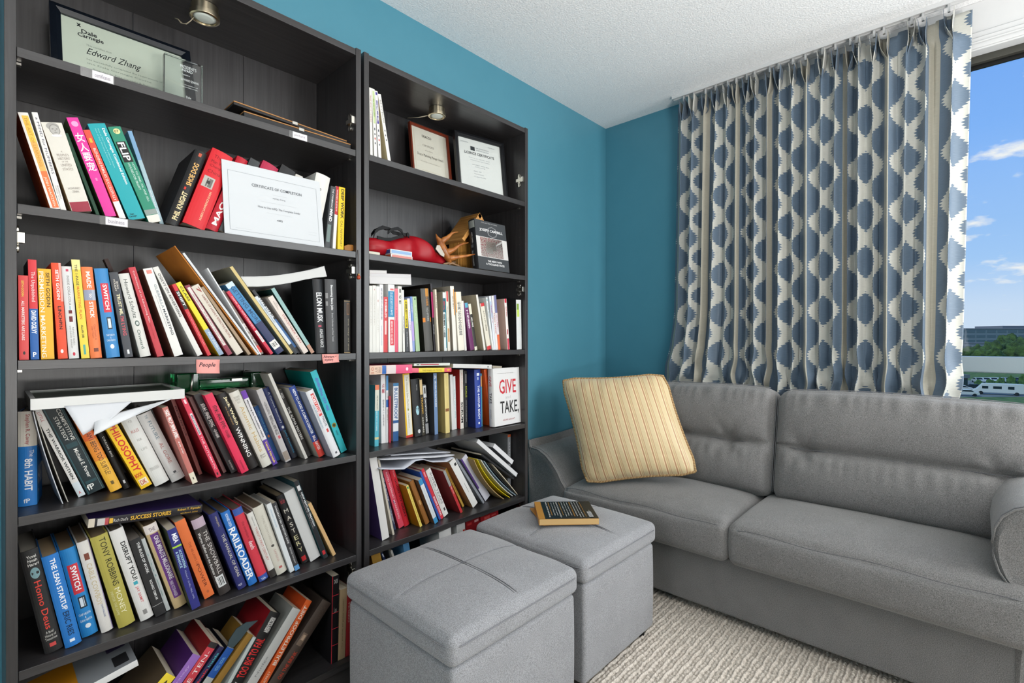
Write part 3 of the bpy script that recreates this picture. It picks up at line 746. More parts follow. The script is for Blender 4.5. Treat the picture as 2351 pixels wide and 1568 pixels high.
def build_book(r):
    w, h, d = r['w'], r['h'], r['d']; hard = r['hard']
    th = min(.0024 if hard else .0008, w * .15); bulge = min(w * .16, .0045) if hard else min(w * .05, .0009)
    prof = lambda y: bulge * (1 - min(1, abs(2 * y / w)) ** 2.2)
    lab = r['look'] + (', ' + r['where'] if r['where'] else '')
    if r.get('mx') is not None:
        m4 = r['mx']; t = thing('book', lab, 'book', m4 @ Vector((-bulge, 0, 0)), m4.to_euler(), r['group'])
    else: t = thing('book', lab, 'book', (r['x'] - bulge, r['o'].x, r['o'].y), (r['t'], 0, 0), r['group'])
    ns = 8 if hard else 6
    ys = [-w / 2 + w * i / ns for i in range(ns + 1)]
    outer = [(-d, -w / 2)] + [(prof(y), y) for y in ys] + [(-d, w / 2)]
    inner = [(-d, w / 2 - th)] + [(prof(y) - th - .0002, max(-w / 2 + th, min(w / 2 - th, y))) for y in ys[::-1]] + [(-d, -w / 2 + th)]
    n = len(outer); mb = MB(); cm = M(r['col'], r['ro']); lm = M(r['lc'], r['ro']) if r['lc'] else cm; rm = M(r['rc'], r['ro']) if r['rc'] else cm
    V = [(x, y, 0) for x, y in outer] + [(x, y, h) for x, y in outer] + [(x, y, 0) for x, y in inner] + [(x, y, h) for x, y in inner]
    F = []; MT = []
    for i in range(n - 1):
        F.append((i, i + 1, n + i + 1, n + i)); MT.append(lm if i == 0 else (rm if i == n - 2 else cm))
    b = 2 * n
    for i in range(n - 1): F.append((b + i, b + i + 1, b + n + i + 1, b + n + i)); MT.append(cm)
    for i in range(n - 1):                                  # top and bottom rims
        F.append((n + i, n + i + 1, b + n + (n - 2 - i), b + n + (n - 1 - i))); MT.append(cm)
        F.append((i + 1, i, b + (n - 1 - i), b + (n - 2 - i))); MT.append(cm)
    F.append((0, n, b + n + n - 1, b + n - 1)); MT.append(cm); F.append((n - 1, b, b + n, 2 * n - 1)); MT.append(cm)
    mats = []
    for m in MT:
        if m not in mats: mats.append(m)
    me = bpy.data.meshes.new('cover'); me.from_pydata(V, [], F)
    for m in mats: me.materials.append(m)
    me.polygons.foreach_set('material_index', [mats.index(m) for m in MT]); me.update()
    bm = bmesh.new(); bm.from_mesh(me); bmesh.ops.recalc_face_normals(bm, faces=bm.faces); bm.to_mesh(me); bm.free()
    link('cover', me, t)
    o_ = .003 if hard else .0003
    mb = MB(); mb.box((-d + (o_ if hard else .0002), -w / 2 + th + .0001, o_), (-th - .0008, w / 2 - th - .0001, h - o_)); mb.build('page_block', paper(r['pg']), t)
    if r['P']:
        order = 0
        for pn in r['P']:
            v0, v1, u0, u1, col = pn[:5]
            e = .00016 + .00006 * order; order += 1; mb = MB()
            if len(pn) > 5:                                     # a round mark
                ring = [((u0 + u1) / 2 + (u1 - u0) / 2 * math.cos(2 * PI * i / 20), (v0 + v1) / 2 + (v1 - v0) / 2 * math.sin(2 * PI * i / 20)) for i in range(20)]
                vs = [(prof(((u0 + u1) / 2 - .5) * w) + e, ((u0 + u1) / 2 - .5) * w, h * (1 - (v0 + v1) / 2))] + [(prof((u - .5) * w) + e, (u - .5) * w, h * (1 - v)) for u, v in ring]
                mb.add(vs, [(0, 1 + i, 1 + (i + 1) % 20) for i in range(20)], M(col, r['ro'])); mb.build('spine_mark', None, t); continue
            k = 6 if (u1 - u0) > .3 else 2
            us = [u0 + (u1 - u0) * i / k for i in range(k + 1)]
            vs = [(prof((u - .5) * w) + e, (u - .5) * w, h * (1 - v1)) for u in us] + [(prof((u - .5) * w) + e, (u - .5) * w, h * (1 - v0)) for u in us]
            mb.add(vs, [(i, i + 1, k + 2 + i, k + 1 + i) for i in range(k)], M(col, r['ro']))
            mb.build('spine_band', None, t)
    if r['T']: lettering(r, prof, r['T'], parent=t)
    for v0, v1, u0, u1, col in r.get('LP', ()):              # patches printed on the left-hand cover
        mb = MB(); mb.add([(-u0 * d - .001, -w / 2 - .0003, h * (1 - v0)), (-u1 * d, -w / 2 - .0003, h * (1 - v0)), (-u1 * d, -w / 2 - .0003, h * (1 - v1)), (-u0 * d - .001, -w / 2 - .0003, h * (1 - v1))], [(0, 1, 2, 3)], M(col, .4)); mb.build('cover_print', None, t)
    for q in r.get('C', ()):                                 # print on the front cover (+y side)
        if isinstance(q[0], str):
            s, v0, v1, u0, u1, col = q[:6]; tm = text_mesh(s, q[6] if len(q) > 6 else .012)
            ab, f, asp = tm; mb = MB(); mb.add([(-(u0 + a * (u1 - u0)) * d, w / 2 + .0006, h * (1 - (v1 - bb * (v1 - v0)))) for a, bb in ab], f, M(col, .45)); mb.build('lettering', None, t)
        else:
            v0, v1, u0, u1, col = q[:5]; mb = MB(); m_ = M(col, .4) if isinstance(col, str) else col
            mb.add([(-u0 * d, w / 2 + .0003, h * (1 - v1)), (-u1 * d, w / 2 + .0003, h * (1 - v1)), (-u1 * d, w / 2 + .0003, h * (1 - v0)), (-u0 * d, w / 2 + .0003, h * (1 - v0))], [(0, 1, 2, 3)], m_); mb.build('cover_print', None, t)
    return t
def rec(look, col, w, h, d, mx, where='', group=None, **k):
    r = dict(look=look, col=col, w=w, h=h, d=d, mx=mx, where=where, group=group, T=(), P=(), C=(), hard=False, lc=None, rc=None, pg='#cfc3ae', ro=.38); r.update(k); return r
def frame3(o, X, Y, Z):
    m = Matrix.Identity(4)
    for i, v in enumerate((X, Y, Z, o)):
        for j in range(3): m[j][i] = v[j]
    return m
def lay(look, col, z, pl, pr, x, thick, d, pages=False, xr=None, where='', **k):
    """a book lying flat: pl, pr = front lower corners in the photograph at depth x (xr at the right end)"""
    PL, PR = on('x', x, *zp(z, *pl)), on('x', xr or x, *zp(z, *pr))
    h = (PL - PR).length; Zv = (PL - PR).normalized()
    if not pages:
        Xv = Vector((1, 0, 0)); Xv = (Xv - Zv * Xv.dot(Zv)).normalized(); Yv = Zv.cross(Xv); o = PR + Yv * thick / 2
    else:
        Zv = -Zv; Xv = Vector((-1, 0, 0)); Xv = (Xv - Zv * Xv.dot(Zv)).normalized(); Yv = Zv.cross(Xv); o = PL + Yv * thick / 2 + Xv * d
    return build_book(rec(look, col, thick, h, d, frame3(o, Xv, Yv, Zv), where, **k))
def done():
    settle()
    for r in RECS:
        if not r.get('skip'): build_book(r)
    return list(RECS)
WH, BK, GY = '#f1efe9', '#1a1a1c', '#77787a'

# ---- nearer bookcase, first row -------------------------------------------------
shelf('nearer bookcase, first book row', 'books in the first row of the nearer bookcase', ZS[2], 'Z3', .262)
bk('white paperback with a yellow-to-orange spine panel', '#efe9e2', 200, 85, 345, 88, 598, 1252, [('THE ART OF LEARNING', .05, .55, .40, .72, '#c98e2b', 'd', 0), ('JOSH WAITZKIN', .66, .97, .36, .68, '#fbe3cf')],
   [(.03, .30, .25, .92, '#f6c552'), (.30, .6, .25, .92, '#f5b261'), (.6, .985, .25, .92, '#ee7a45')], lc='#c9511d')
bk('white paperback with thin grey serif lettering', '#e9e6e0', 348, 85, 445, 95, 704, 1272, [('a MIND for NUMBERS', .05, .62, .35, .78, '#55546a', 'd', 0), ('BARBARA', .74, .88, .55, .8, '#8d8b92', 'd', 0), ('OAKLEY, PH.D.', .74, .90, .2, .42, '#8d8b92', 'd', 0)])
bk('cream paperback with an elderly face and a maroon foot', '#ddd8cd', 488, 225, 735, 220, 868, 1308, [('A', .31, .33, .46, .54, '#9b8f86', 'h', 0), ("PEOPLE'S", .345, .372, .22, .8, '#9b8f86', 'h', 0), ('HISTORY', .385, .412, .22, .8, '#9b8f86', 'h', 0), ('OF THE', .425, .44, .35, .66, '#9b8f86', 'h', 0), ('UNITED', .455, .485, .25, .78, '#9b8f86', 'h', 0), ('STATES', .50, .53, .27, .78, '#9b8f86', 'h', 0), ('HOWARD', .72, .745, .2, .8, '#97908a', 'h', 0), ('ZINN', .757, .782, .35, .68, '#97908a', 'h', 0)],
   [(.885, 1.0, .02, .98, '#9c3142'), (.002, .085, .18, .80, '#a8a59f', 'o'), (.02, .14, .28, .80, '#8f8c86', 'o'), (.03, .135, .32, .76, '#b9b5af', 'o'), (.068, .076, .40, .50, '#56534f', 'o'), (.068, .076, .60, .70, '#56534f', 'o'), (.08, .10, .52, .58, '#98948e', 'o'), (.108, .114, .46, .64, '#77736e', 'o'), (.13, .16, .30, .80, '#f1efe9', 'o')], lc='#c3a173')
bk('dark green slim book pushed back', '#1f4a34', 775, 335, 818, 338, 1165, 1338, dx=-.012)
bk('hot pink paperback with four white Chinese characters', '#e0379a', 795, 180, 935, 185, 1270, 1375, [('女', .15, .24, .12, .85, '#ffffff', 'h'), ('人', .25, .335, .12, .85, '#ffffff', 'h'), ('要', .345, .43, .12, .85, '#ffffff', 'h'), ('宠', .44, .53, .12, .85, '#ffffff', 'h'), ('安', .60, .63, .4, .6, '#f6b3d8', 'h')], [(.035, .09, .22, .82, '#f3a0cd', 'o')], lc='#3c4a2a')
bk('red-orange slim paperback with a white foot', '#e0503f', 1000, 316, 1090, 320, 1440, 1385, [('BLENDING FAMILIES SUCCESSFULLY', .2, .79, .3, .72, '#f6dcd3', 'd', .01)], [(.80, 1, 0, 1, '#e8e5e2'), (.09, .14, .3, .7, '#f0b23c')])
bk('wide teal paperback with white lettering', '#1fa3ab', 1040, 222, 1262, 232, 1545, 1383, [('Dale Carnegie Combined Edition', .05, .63, .66, .86, '#f4fbfb', 'd', .02), ('How to Win Friends & Influence People', .05, .45, .42, .52, '#9fd8da', 'd', 0), ('How to Stop Worrying & Start Living', .05, .42, .26, .36, '#9fd8da', 'd', 0), ('Dale\nCarnegie', .93, .975, .08, .55, '#12343c', 'h')], lc='#137f84')
bk('green paperback with a black title block and yellow bubble', '#2c8a6e', 1300, 285, 1480, 265, 1800, 1440, [('FLIP', .16, .345, .2, .72, '#ffffff', 'd', .02), ('07', .035, .06, .35, .7, '#3a3a30', 'h'), ('HOW TO FIND, FIX, AND SELL', .37, .78, .62, .8, '#dcefe8', 'd', .0), ('HOUSES FOR PROFIT', .37, .65, .32, .5, '#dcefe8', 'd', 0)], [(.15, .36, .1, .86, '#1d1c1c'), (.02, .075, .28, .82, '#f0e3a0', 'o'), (.86, .915, 0, 1, '#8f9a94'), (.92, 1, 0, 1, '#e7e2d6')], d=.14)
bk('pale blue narrow book behind the green one', '#7fa8cc', 1490, 214, 1575, 212, 1890, 1365, [('business skills', .62, .92, .3, .65, '#eef4f6', 'd', .01)], [(.30, 1, 0, 1, '#a9c3cc')], xf=.245)
zone('Z4')
bk('black book leaning right with gold lettering', '#1b1a1b', 495, 122, 628, 165, 318, 935, [('PHIL KNIGHT', .56, .93, .3, .74, '#f3d9a6', 'u', .03), ('SHOE DOG', .17, .47, .3, .74, '#f3b769', 'u', .03)], [(.50, .535, .3, .45, '#d03325'), (.03, .075, .38, .62, '#c5573a')], R=True, hard=True, d=.155)
bk('wide bright red book with a small grey portrait', '#d5202a', 680, 112, 905, 205, 600, 978, [('The', .07, .11, .2, .55, '#8d1218', 'h', 0), ('Man Who', .14, .18, .15, .85, '#8d1218', 'h', 0), ('Changed', .20, .24, .15, .85, '#8d1218', 'h', 0), ('China', .27, .31, .15, .75, '#8d1218', 'h', 0), ('ROBERT LAWRENCE KUHN', .53, .90, .58, .68, '#f0c8a0', 'u', .01)], [(.36, .50, .12, .62, '#b9b4ac'), (.38, .49, .28, .55, '#6f6b66'), (.41, .45, .3, .45, '#34312f')], R=True, hard=True, d=.165)
bk('crimson book with white lettering beside the certificate', '#b81a2c', 945, 190, 1065, 240, 738, 998, [('MAO', .62, .93, .25, .7, '#f3ece8', 'u', .04)], R=True, hard=True)
bk('charcoal book mostly hidden behind the certificate', '#3a3c3e', 1078, 228, 1195, 272, 868, 1030, R=True)
bk('raspberry book with only its top showing above the certificate', '#b3274a', 1205, 262, 1385, 338, 1060, 1060, R=True, hard=True)
bk('black spine hidden behind the middle of the certificate', '#1f1f21', 1400, 325, 1560, 372, 1240, 1085, R=True)
bk('cream book peeping over the certificate edge', '#d8d4cc', 1562, 375, 1640, 395, 1500, 1110, R=True, dx=-.02)
bk('tall white book behind the right edge of the certificate', '#e3e1da', 1785, 357, 1935, 402, 1790, 1130, [('Steve Jobs', .20, .55, .2, .5, '#4a4a4a', 'd', .01)], R=True, hard=True)
bk('dark grey book with pale sloping title', '#3e4144', 1938, 490, 1995, 502, 1930, 1150, [('THE CHAMPION\'S', .04, .36, .35, .68, '#e8e8e8', 'd', .005), ('MIND', .37, .57, .25, .8, '#ffffff', 'd', .03)], [(.62, .9, .12, .8, '#6d7f7c')], R=True)
bk('thin book, red above and white below', '#e6e3de', 1985, 500, 2022, 497, 1985, 1160, [('WARREN BUFFETT', .05, .40, .25, .7, '#f5dcd8', 'd', .01)], [(0, .45, 0, 1, '#b6232f')], R=True)
bk('yellow paperback with heavy black title', '#e8c414', 2022, 495, 2087, 506, 2070, 1168, [('DEEP WORK', .03, .50, .35, .85, '#1d1c12', 'd', .04), ('CAL NEWPORT', .53, .95, .35, .7, '#6d5f16', 'd', 0)], R=True)
done()

# ---- nearer bookcase, second row ------------------------------------------------
shelf('nearer bookcase, second book row', 'books in the second row of the nearer bookcase', ZS[3], 'Z5', .262)
bk('short coral-red paperback at the side panel', '#e2504f', 195, 385, 320, 390, 207, 1405, [('SETH GODIN', .06, .25, .3, .55, '#f4cf5a', 'd', .03), ('ALL MARKETERS ARE LIARS', .30, .77, .3, .6, '#fbe9e6', 'd', .03)], [(.90, .94, .4, .65, '#2c2422', 'o')])
bk('tall book, red above and blue below', '#d93a41', 325, 190, 435, 192, 360, 1395, [('The Unpublished', .12, .42, .2, .75, '#f7e3e0', 'd', 0), ('DAVID OGILVY', .51, .74, .2, .8, '#ffffff', 'd', .03), ('P', .925, .975, .3, .7, '#ffffff', 'h', .03)], [(.49, 1, 0, 1, '#2760a8')], lc='#3b3a3d', d=.15)
bk('wide mustard-yellow paperback with tall white letters', '#eab02d', 450, 300, 610, 300, 495, 1392, [('PERMISSION MARKETING', .03, .98, .08, .42, '#fbf1d8', 'd', .01), ('SETH GODIN', .04, .42, .58, .86, '#3a2b10', 'd', .01)])
bk('orange-red paperback with black and white title', '#e5502c', 612, 235, 728, 235, 700, 1392, [('SETH GODIN', .07, .38, .35, .68, '#fff4ee', 'd', .03), ('LINCHPIN', .45, .69, .35, .7, '#2a1712', 'd', .03)], [(0, .4, .75, 1, '#f0a193'), (.90, .94, .3, .6, '#f4ece8', 'o')])
bk('white book with a small dark bottle on its spine', '#dedddb', 735, 275, 862, 272, 830, 1388, [('INSIDE COCA-COLA', .10, .42, .42, .66, '#77736e', 'd', 0), ('NEVILLE ISDELL', .66, .86, .55, .72, '#8a8884', 'd', 0), ('with DAVID BEASLEY', .64, .89, .3, .45, '#8a8884', 'd', 0)], [(.43, .475, .44, .58, '#9fb9bd'), (.475, .60, .34, .68, '#6d2328'), (.51, .54, .34, .68, '#d8cfc8'), (.93, .97, .4, .65, '#cc2944', 'o'), (.03, .055, .4, .65, '#cf4a66')], hard=True)
bk('tall pale-yellow paperback with a dark cover', '#ecd24a', 850, 192, 955, 195, 975, 1382, [('THE 1-PAGE', .05, .26, .3, .62, '#5c553c', 'd', .01), ('MARKETING PLAN', .27, .60, .3, .62, '#d8742c', 'd', .01), ('ALLAN DIB', .66, .79, .35, .6, '#3c3823', 'd', .02)], [(0, .1, 0, 1, '#f0e094'), (.86, .96, .35, .62, '#57a79a')], lc='#4c4844', d=.15)
bk('plump orange book with a grey tape strip', '#ef8049', 970, 272, 1110, 272, 1090, 1372, [('MADE', .05, .23, .35, .72, '#fff3ea', 'd', .02), ('STICK', .38, .56, .35, .72, '#fff3ea', 'd', .02), ('to', .29, .335, .45, .7, '#fff3ea', 'd', .01), ('Chip Heath &\nDan Heath', .63, .80, .35, .72, '#b95c3a', 'd', 0)], [(.25, .365, 0, 1, '#9aa0b4'), (.25, .365, .7, 1, '#b5bcc9'), (.89, .93, .35, .75, '#7c3f2c')], hard=True)
bk('plump blue book with a red title block', '#3f8ac6', 1130, 296, 1295, 296, 1285, 1372, [('SWITCH', .18, .46, .42, .72, '#ffffff', 'd', .03), ('CHIP HEATH\n&\nDAN HEATH', .735, .815, .18, .8, '#dcebf6', 'h', .01)], [(.165, .49, .28, .85, '#d93a4a'), (.545, .68, .38, .72, '#22303a'), (.56, .665, .44, .66, '#d9e2ea'), (.85, .90, .36, .66, '#e9eff4', 'o')], hard=True)
bk('dark grey book with cream and red lettering', '#45474d', 1310, 340, 1412, 335, 1500, 1362, [('RYAN\nHOLIDAY', .08, .22, .3, .8, '#d9d2c4', 'd', .02), ("TRUST ME, ", .25, .50, .3, .75, '#efe3b8', 'd', .03), ("I'M LYING", .515, .74, .3, .75, '#c2525c', 'd', .03)], [(.91, .96, .4, .66, '#e4e4e4')])
bk('white book with a round green emblem', '#dcdad4', 1420, 358, 1552, 352, 1690, 1360, [('Howard Schultz', .07, .53, .3, .65, '#4b524e', 'd', 0), ('Onward', .67, .90, .3, .6, '#3f5c50', 'd', 0)], [(.56, .63, .3, .72, '#5d6c66', 'o'), (.575, .615, .38, .64, '#cfd4d0', 'o')], hard=True)
bk('slim red book with white script title', '#c23a44', 1540, 285, 1625, 280, 1890, 1358, [('Confessions of an Advertising Man', .04, .61, .35, .66, '#f3d7d7', 'd', 0), ('David Ogilvy', .63, .8, .35, .6, '#a01f2c', 'd', 0)], lc='#9c2b35')
bk('white book with a brown lettered cover', '#e5e3de', 1715, 308, 1828, 295, 2095, 1360, [('GUERRILLA', .18, .45, .52, .8, '#9aa3a8', 'd', .02), ('MARKETING', .46, .76, .52, .8, '#51555a', 'd', .02), ('EASY AND INEXPENSIVE STRATEGIES', .30, .66, .3, .36, '#55585c', 'd', 0)], [(.02, .06, .25, .8, '#e08c80')], lc='#7d5f50')
bk('white book with plain black capitals', '#dddad4', 1830, 290, 1900, 278, 2372, 1352, [('OGILVY ON ADVERTISING', .07, .55, .3, .75, '#2c2b2b', 'd', .01)], lc='#bdbab5')
zone('Z6')
bk('slim paperback in red, white and black blocks', '#d0313a', -15, 470, 20, 448, 388, 1270, [('SHIFT', .10, .30, .15, .85, '#e9e9e6', 'd', .04), ('How Top Real Estate Agents Tackle', .38, .85, .4, .62, '#f6d5d2', 'd', 0)], [(.09, .34, 0, 1, '#2b2a2a')])
bk('narrow book, bright yellow above pale blue', '#e4d52b', 0, 450, 70, 430, 495, 1265, [('CLASS', .05, .25, .35, .75, '#37331a', 'd', .03), ('PAUL FUSSELL', .68, .93, .35, .75, '#e6edf1', 'd', .01)], [(.635, 1, 0, 1, '#94a9bf')])
bk('maroon book with a long cream title label', '#8d3347', 120, 478, 185, 470, 610, 1258, [('GALBRAITH  THE GREAT CRASH 1929', .12, .83, .4, .66, '#8d6e68', 'd', 0)], [(.03, .86, .22, .82, '#ddd5ce')])
bk('cream paperback with dark red serif title', '#d6cdbf', 190, 480, 285, 425, 705, 1250, [('7', .03, .11, .4, .8, '#a0392f', 'd', .02), ('HABITS OF HIGHLY EFFECTIVE PEOPLE', .14, .76, .5, .78, '#8c4c40', 'd', .01)])
bk('tan slim book beside the orange envelope', '#a48b70', 305, 492, 345, 480, 838, 1252)
SHEETS = []
for q in ((9, 34, 14, 38, 930, 1255, .0026), (103, 118, 112, 124, 946, 1255, .0055), (358, 284, 366, 290, 958, 1256, .0035)):
    SHEETS.append(bk('', '#a8651f', *q[:6], d=.2)); SHEETS[-1]['skip'] = True; SHEETS[-1]['w'] = q[6]
bk('grey-brown book with white calligraphy and a red foot', '#8b7f79', 512, 545, 560, 532, 965, 1258, [('蓝天之下', .50, .80, .2, .9, '#efece8', 'd', .03)], [(.86, .97, .05, .95, '#d9463f')], dx=-.01)
bk('pinkish-red paperback with a white lower panel', '#cf3049', 548, 545, 605, 525, 1050, 1252, [('HOW TO WIN FRIENDS', .08, .58, .3, .75, '#f3cfd4', 'd', .01), ('DALE CARNEGIE', .63, .78, .3, .7, '#a39a97', 'd', 0)], [(.615, .80, .12, .9, '#e6dfdc')])
bk('blue book with a barcode sticker near its foot', '#3f83b5', 565, 455, 650, 410, 1160, 1240, [('GETTING MORE', .05, .56, .3, .8, '#1e4d74', 'd', .01)], [(0, .06, 0, 1, '#c9dbe6'), (.55, 1, 0, 1, '#2a3159'), (.82, .93, .0, .95, '#e6e3de'), (.845, .90, .15, .2, '#333'), (.845, .90, .3, .4, '#333'), (.845, .90, .48, .53, '#333'), (.845, .90, .65, .75, '#333')])
bk('tall tan-spined book with a grey-green cover', '#cdb87a', 633, 272, 668, 262, 1320, 1248, lc='#8d8a76', d=.19, xf=.262)
bk('white and blue slim book with thin capitals', '#cfd6dc', 898, 592, 945, 575, 1360, 1232, [('WHEN GENIUS FAILED', .06, .45, .3, .75, '#6c7f92', 'd', .0)], [(.83, 1, 0, 1, '#2b3138')])
bk('narrow black book with a blue lower half', '#2e2f33', 875, 505, 925, 488, 1402, 1215, [('REAL ESTATE', .12, .42, .3, .8, '#ffffff', 'd', .02)], [(.45, .9, 0, 1, '#3d6ca3')], dx=-.014)
bk('cream-pink book with a red date on it', '#ddd0c6', 1030, 600, 1105, 565, 1440, 1235, [('DECEMBER 1941', .32, .82, .45, .8, '#b0524b', 'd', .0), ('Evan\nMawdsley', .08, .22, .3, .8, '#8f837b', 'd', 0)])
bk('slim grey-teal book, last to lean', '#8fb3b0', 1090, 490, 1130, 475, 1545, 1218, [('a history', .4, .55, .4, .7, '#c6dcd9', 'd', 0)], [(.87, 1, 0, 1, '#b88d77')], lc='#1f3f3a')
bk('upright black book with tall white capitals', '#1f2023', 1560, 380, 1672, 375, 1605, 1222, [('ELON MUSK', .18, .58, .25, .8, '#f2f2f2', 'd', .02), ('ASHLEE VANCE', .67, .92, .4, .75, '#d5d5d5', 'd', .01)], [(.62, .645, .3, .6, '#b23a55')], hard=True, lc='#17181a')
bk('dark grey upright book with white face print', '#48484a', 1700, 378, 1828, 380, 1725, 1218, [('Becoming Steve Jobs', .08, .42, .38, .62, '#f2f2f2', 'd', .02), ('Brent Schlender and Rick Tetzeli', .46, .84, .45, .6, '#bdbdbd', 'd', 0)], [(.19, .26, .02, .2, '#8d8d8d'), (.30, .36, .02, .18, '#8d8d8d')], hard=True, xf=.255)
bk('small black paperback next to the side panel', '#26221d', 1912, 618, 1980, 615, 1914, 1218, [('the way of the', .35, .95, .55, .75, '#a79a7f', 'd', 0)], [(.02, .025, 0, 1, '#c7a36a'), (.985, .995, 0, 1, '#c7a36a'), (.06, .28, .4, .85, '#6f4a24'), (.08, .26, .5, .75, '#2e1f10')], lc='#1b1a18')
rowB = done()

# ---- nearer bookcase, third row -------------------------------------------------
shelf('nearer bookcase, third book row', 'books in the third row of the nearer bookcase', ZS[4], 'Z7')
bk('white booklet beneath the end of the white frame', '#e4e1dd', 345, 470, 432, 452, 832, 1395, [('LITTLE', .04, .14, .3, .68, '#c0595c', 'd', .0), ('THE WARRIOR WITHIN', .22, .80, .3, .7, '#2a2a2c', 'd', .02), ('A', .94, .97, .3, .6, '#d04b4b', 'h')], [(.84, 1, 0, 1, '#d6dfe4')], lc='#b9b5b2')
bk('wide black-teal book with patterned spine and serif title', '#16282d', 432, 448, 665, 430, 928, 1372, [('COMPETITIVE', .06, .41, .60, .80, '#f0efe9', 'd', .01), ('STRATEGY', .13, .40, .30, .50, '#f0efe9', 'd', .01), ('Michael E. Porter', .50, .83, .45, .66, '#f0efe9', 'd', .01), ('fP', .90, .96, .15, .55, '#f0efe9', 'h')], [(.0, 1, .06, .12, '#2c5860'), (.0, 1, .86, .89, '#5f8288'), (.0, 1, .93, .96, '#2c5860'), (.43, .48, .2, .8, '#22464d'), (.86, .89, .2, .8, '#22464d')])
bk('paperback fading from orange to yellow', '#e98f34', 722, 470, 855, 425, 1175, 1345, [('AM I BEING TOO SUBTLE?', .30, .80, .32, .74, '#2d241b', 'd', .0)], [(0, .38, 0, 1, '#e06a33'), (.62, 1, 0, 1, '#efb63f'), (.88, .92, .35, .6, '#6f5a2a')], hard=True)
bk('slim black book with small white capitals', '#1b1a1a', 925, 500, 1012, 470, 1318, 1312, [('DREAM BIG', .32, .58, .4, .68, '#d8d6d2', 'd', .01)], [(.89, .93, .35, .65, '#dedede')], hard=True)
bk('yellow book with big red condensed title', '#f0c01c', 1042, 572, 1190, 530, 1482, 1315, [('PHILOSOPHY', .10, .77, .22, .82, '#cf2b23', 'd', .05), ('BOOK', .79, .845, .1, .75, '#cf2b23', 'h', .03), ('DK', .89, .95, .22, .75, '#c0463a', 'h')], [(.875, .96, .15, .85, '#f3e3c4')], lc='#b98f14', pg='#e8dfca')
bk('plump white book with faint red and grey words', '#dcdbd6', 1262, 560, 1440, 530, 1648, 1285, [('12', .07, .10, .4, .6, '#a9a7a2', 'h', 0), ('RULES', .20, .24, .25, .75, '#c37a76', 'h', 0), ('FOR', .33, .36, .35, .65, '#a9a7a2', 'h', 0), ('LIFE', .46, .49, .3, .7, '#a9a7a2', 'h', 0), ('JORDAN B. PETERSON', .74, .8, .2, .8, '#b9b7b2', 'h', 0)], hard=True)
bk('plump white book with thin widely spaced capitals', '#dedddb', 1460, 535, 1640, 440, 1835, 1240, [('FUTURE', .12, .38, .42, .66, '#6e8794', 'd', 0), ('AL GORE', .44, .74, .42, .66, '#b86d66', 'd', 0), ('THE', .03, .08, .42, .6, '#6e8794', 'd', 0)], [(.90, .902, .2, .85, '#55595c'), (.86, .89, .4, .6, '#55595c')], hard=True)
bk('salmon paperback with white Chinese title', '#bd6f66', 1665, 455, 1765, 420, 2080, 1480, [('坚韧到底', .03, .4, .15, .85, '#f7ebe6', 'd', .04), ('精神', .44, .6, .35, .6, '#f7ebe6', 'd', 0)], [(.86, 1, 0, 1, '#ded5bf'), (.92, .95, .4, .6, '#4a4640')], ext=True)
zone('Z8')
bk('dusty rose book with black spaced capitals', '#a8625e', -45, 482, 10, 455, 305, 1415, [('RESILIENCE', .12, .50, .3, .75, '#4d2222', 'd', .02), ('ERIC GREITENS', .52, .84, .35, .65, '#6f3837', 'd', 0)])
bk('glossy pink-red paperback with a silver panel', '#d4354f', 52, 495, 130, 465, 490, 1455, [('MILLIONAIRE', .22, .45, .4, .72, '#5a5560', 'd', .02), ('THE AUTOMATIC', .48, .9, .3, .7, '#f5b9c6', 'd', .02)], [(.20, .46, .3, .8, '#dcd5d8'), (.03, .08, .3, .7, '#f0d3d8'), (.94, .97, .3, .6, '#35262a')], lc='#b5233b')
bk('mauve-brown thin book squeezed in', '#86615f', 180, 492, 222, 480, 598, 1392, [('the infinite secret of letters', .2, .6, .4, .7, '#5c3f3f', 'd', 0)])
bk('charcoal book with four brushed white characters', '#2c2a2c', 225, 462, 330, 432, 682, 1400, [('梁', .12, .21, .25, .85, '#ece9e6', 'h', 0), ('漱', .22, .31, .25, .85, '#ece9e6', 'h', 0), ('溟', .32, .41, .25, .85, '#ece9e6', 'h', 0), ('全集', .44, .55, .3, .8, '#ece9e6', 's', 0), ('中信出版社', .84, .97, .35, .62, '#cfcac6', 's', 0)])
bk('bright magenta book with four black characters', '#d8284f', 350, 465, 455, 425, 800, 1405, [('梁', .14, .23, .25, .8, '#3a0d1c', 'h', 0), ('漱', .24, .33, .25, .8, '#3a0d1c', 'h', 0), ('溟', .34, .43, .25, .8, '#3a0d1c', 'h', 0), ('全集', .45, .55, .3, .75, '#7b1730', 's', 0), ('中信出版社', .84, .97, .4, .6, '#7b1730', 's', 0)])
bk('black book with two lines of white serif title', '#221d1b', 500, 465, 618, 402, 905, 1360, [('Jack Welch', .05, .42, .52, .86, '#f2e3b5', 'd', .02), ('the Suzy Welch', .16, .4, .28, .42, '#c79b5d', 'd', .0), ('WINNING', .45, .84, .35, .75, '#f4f2ee', 'd', .01)], hard=True)
bk('cream book with embossed gold title', '#d5d1c6', 660, 440, 775, 390, 1070, 1335, [('Atomic Habits', .19, .80, .35, .75, '#c3a877', 'd', .01), ('James\nClear', .83, .88, .2, .75, '#6f6a62', 'h', 0), ('TINY CHANGES\nREMARKABLE\nRESULTS', .06, .15, .2, .8, '#a9a59b', 'h', 0)], hard=True)
bk('white book with purple head and foot', '#dad6d8', 795, 418, 852, 390, 1187, 1303, [('Mastering the Rockefeller Habits', .12, .62, .3, .7, '#3c3940', 'd', .02), ('Verne Harnish', .68, .97, .3, .75, '#f0cf57', 'd', .02)], [(0, .10, 0, 1, '#6a33a0'), (.655, 1, 0, 1, '#5a3a9c')])
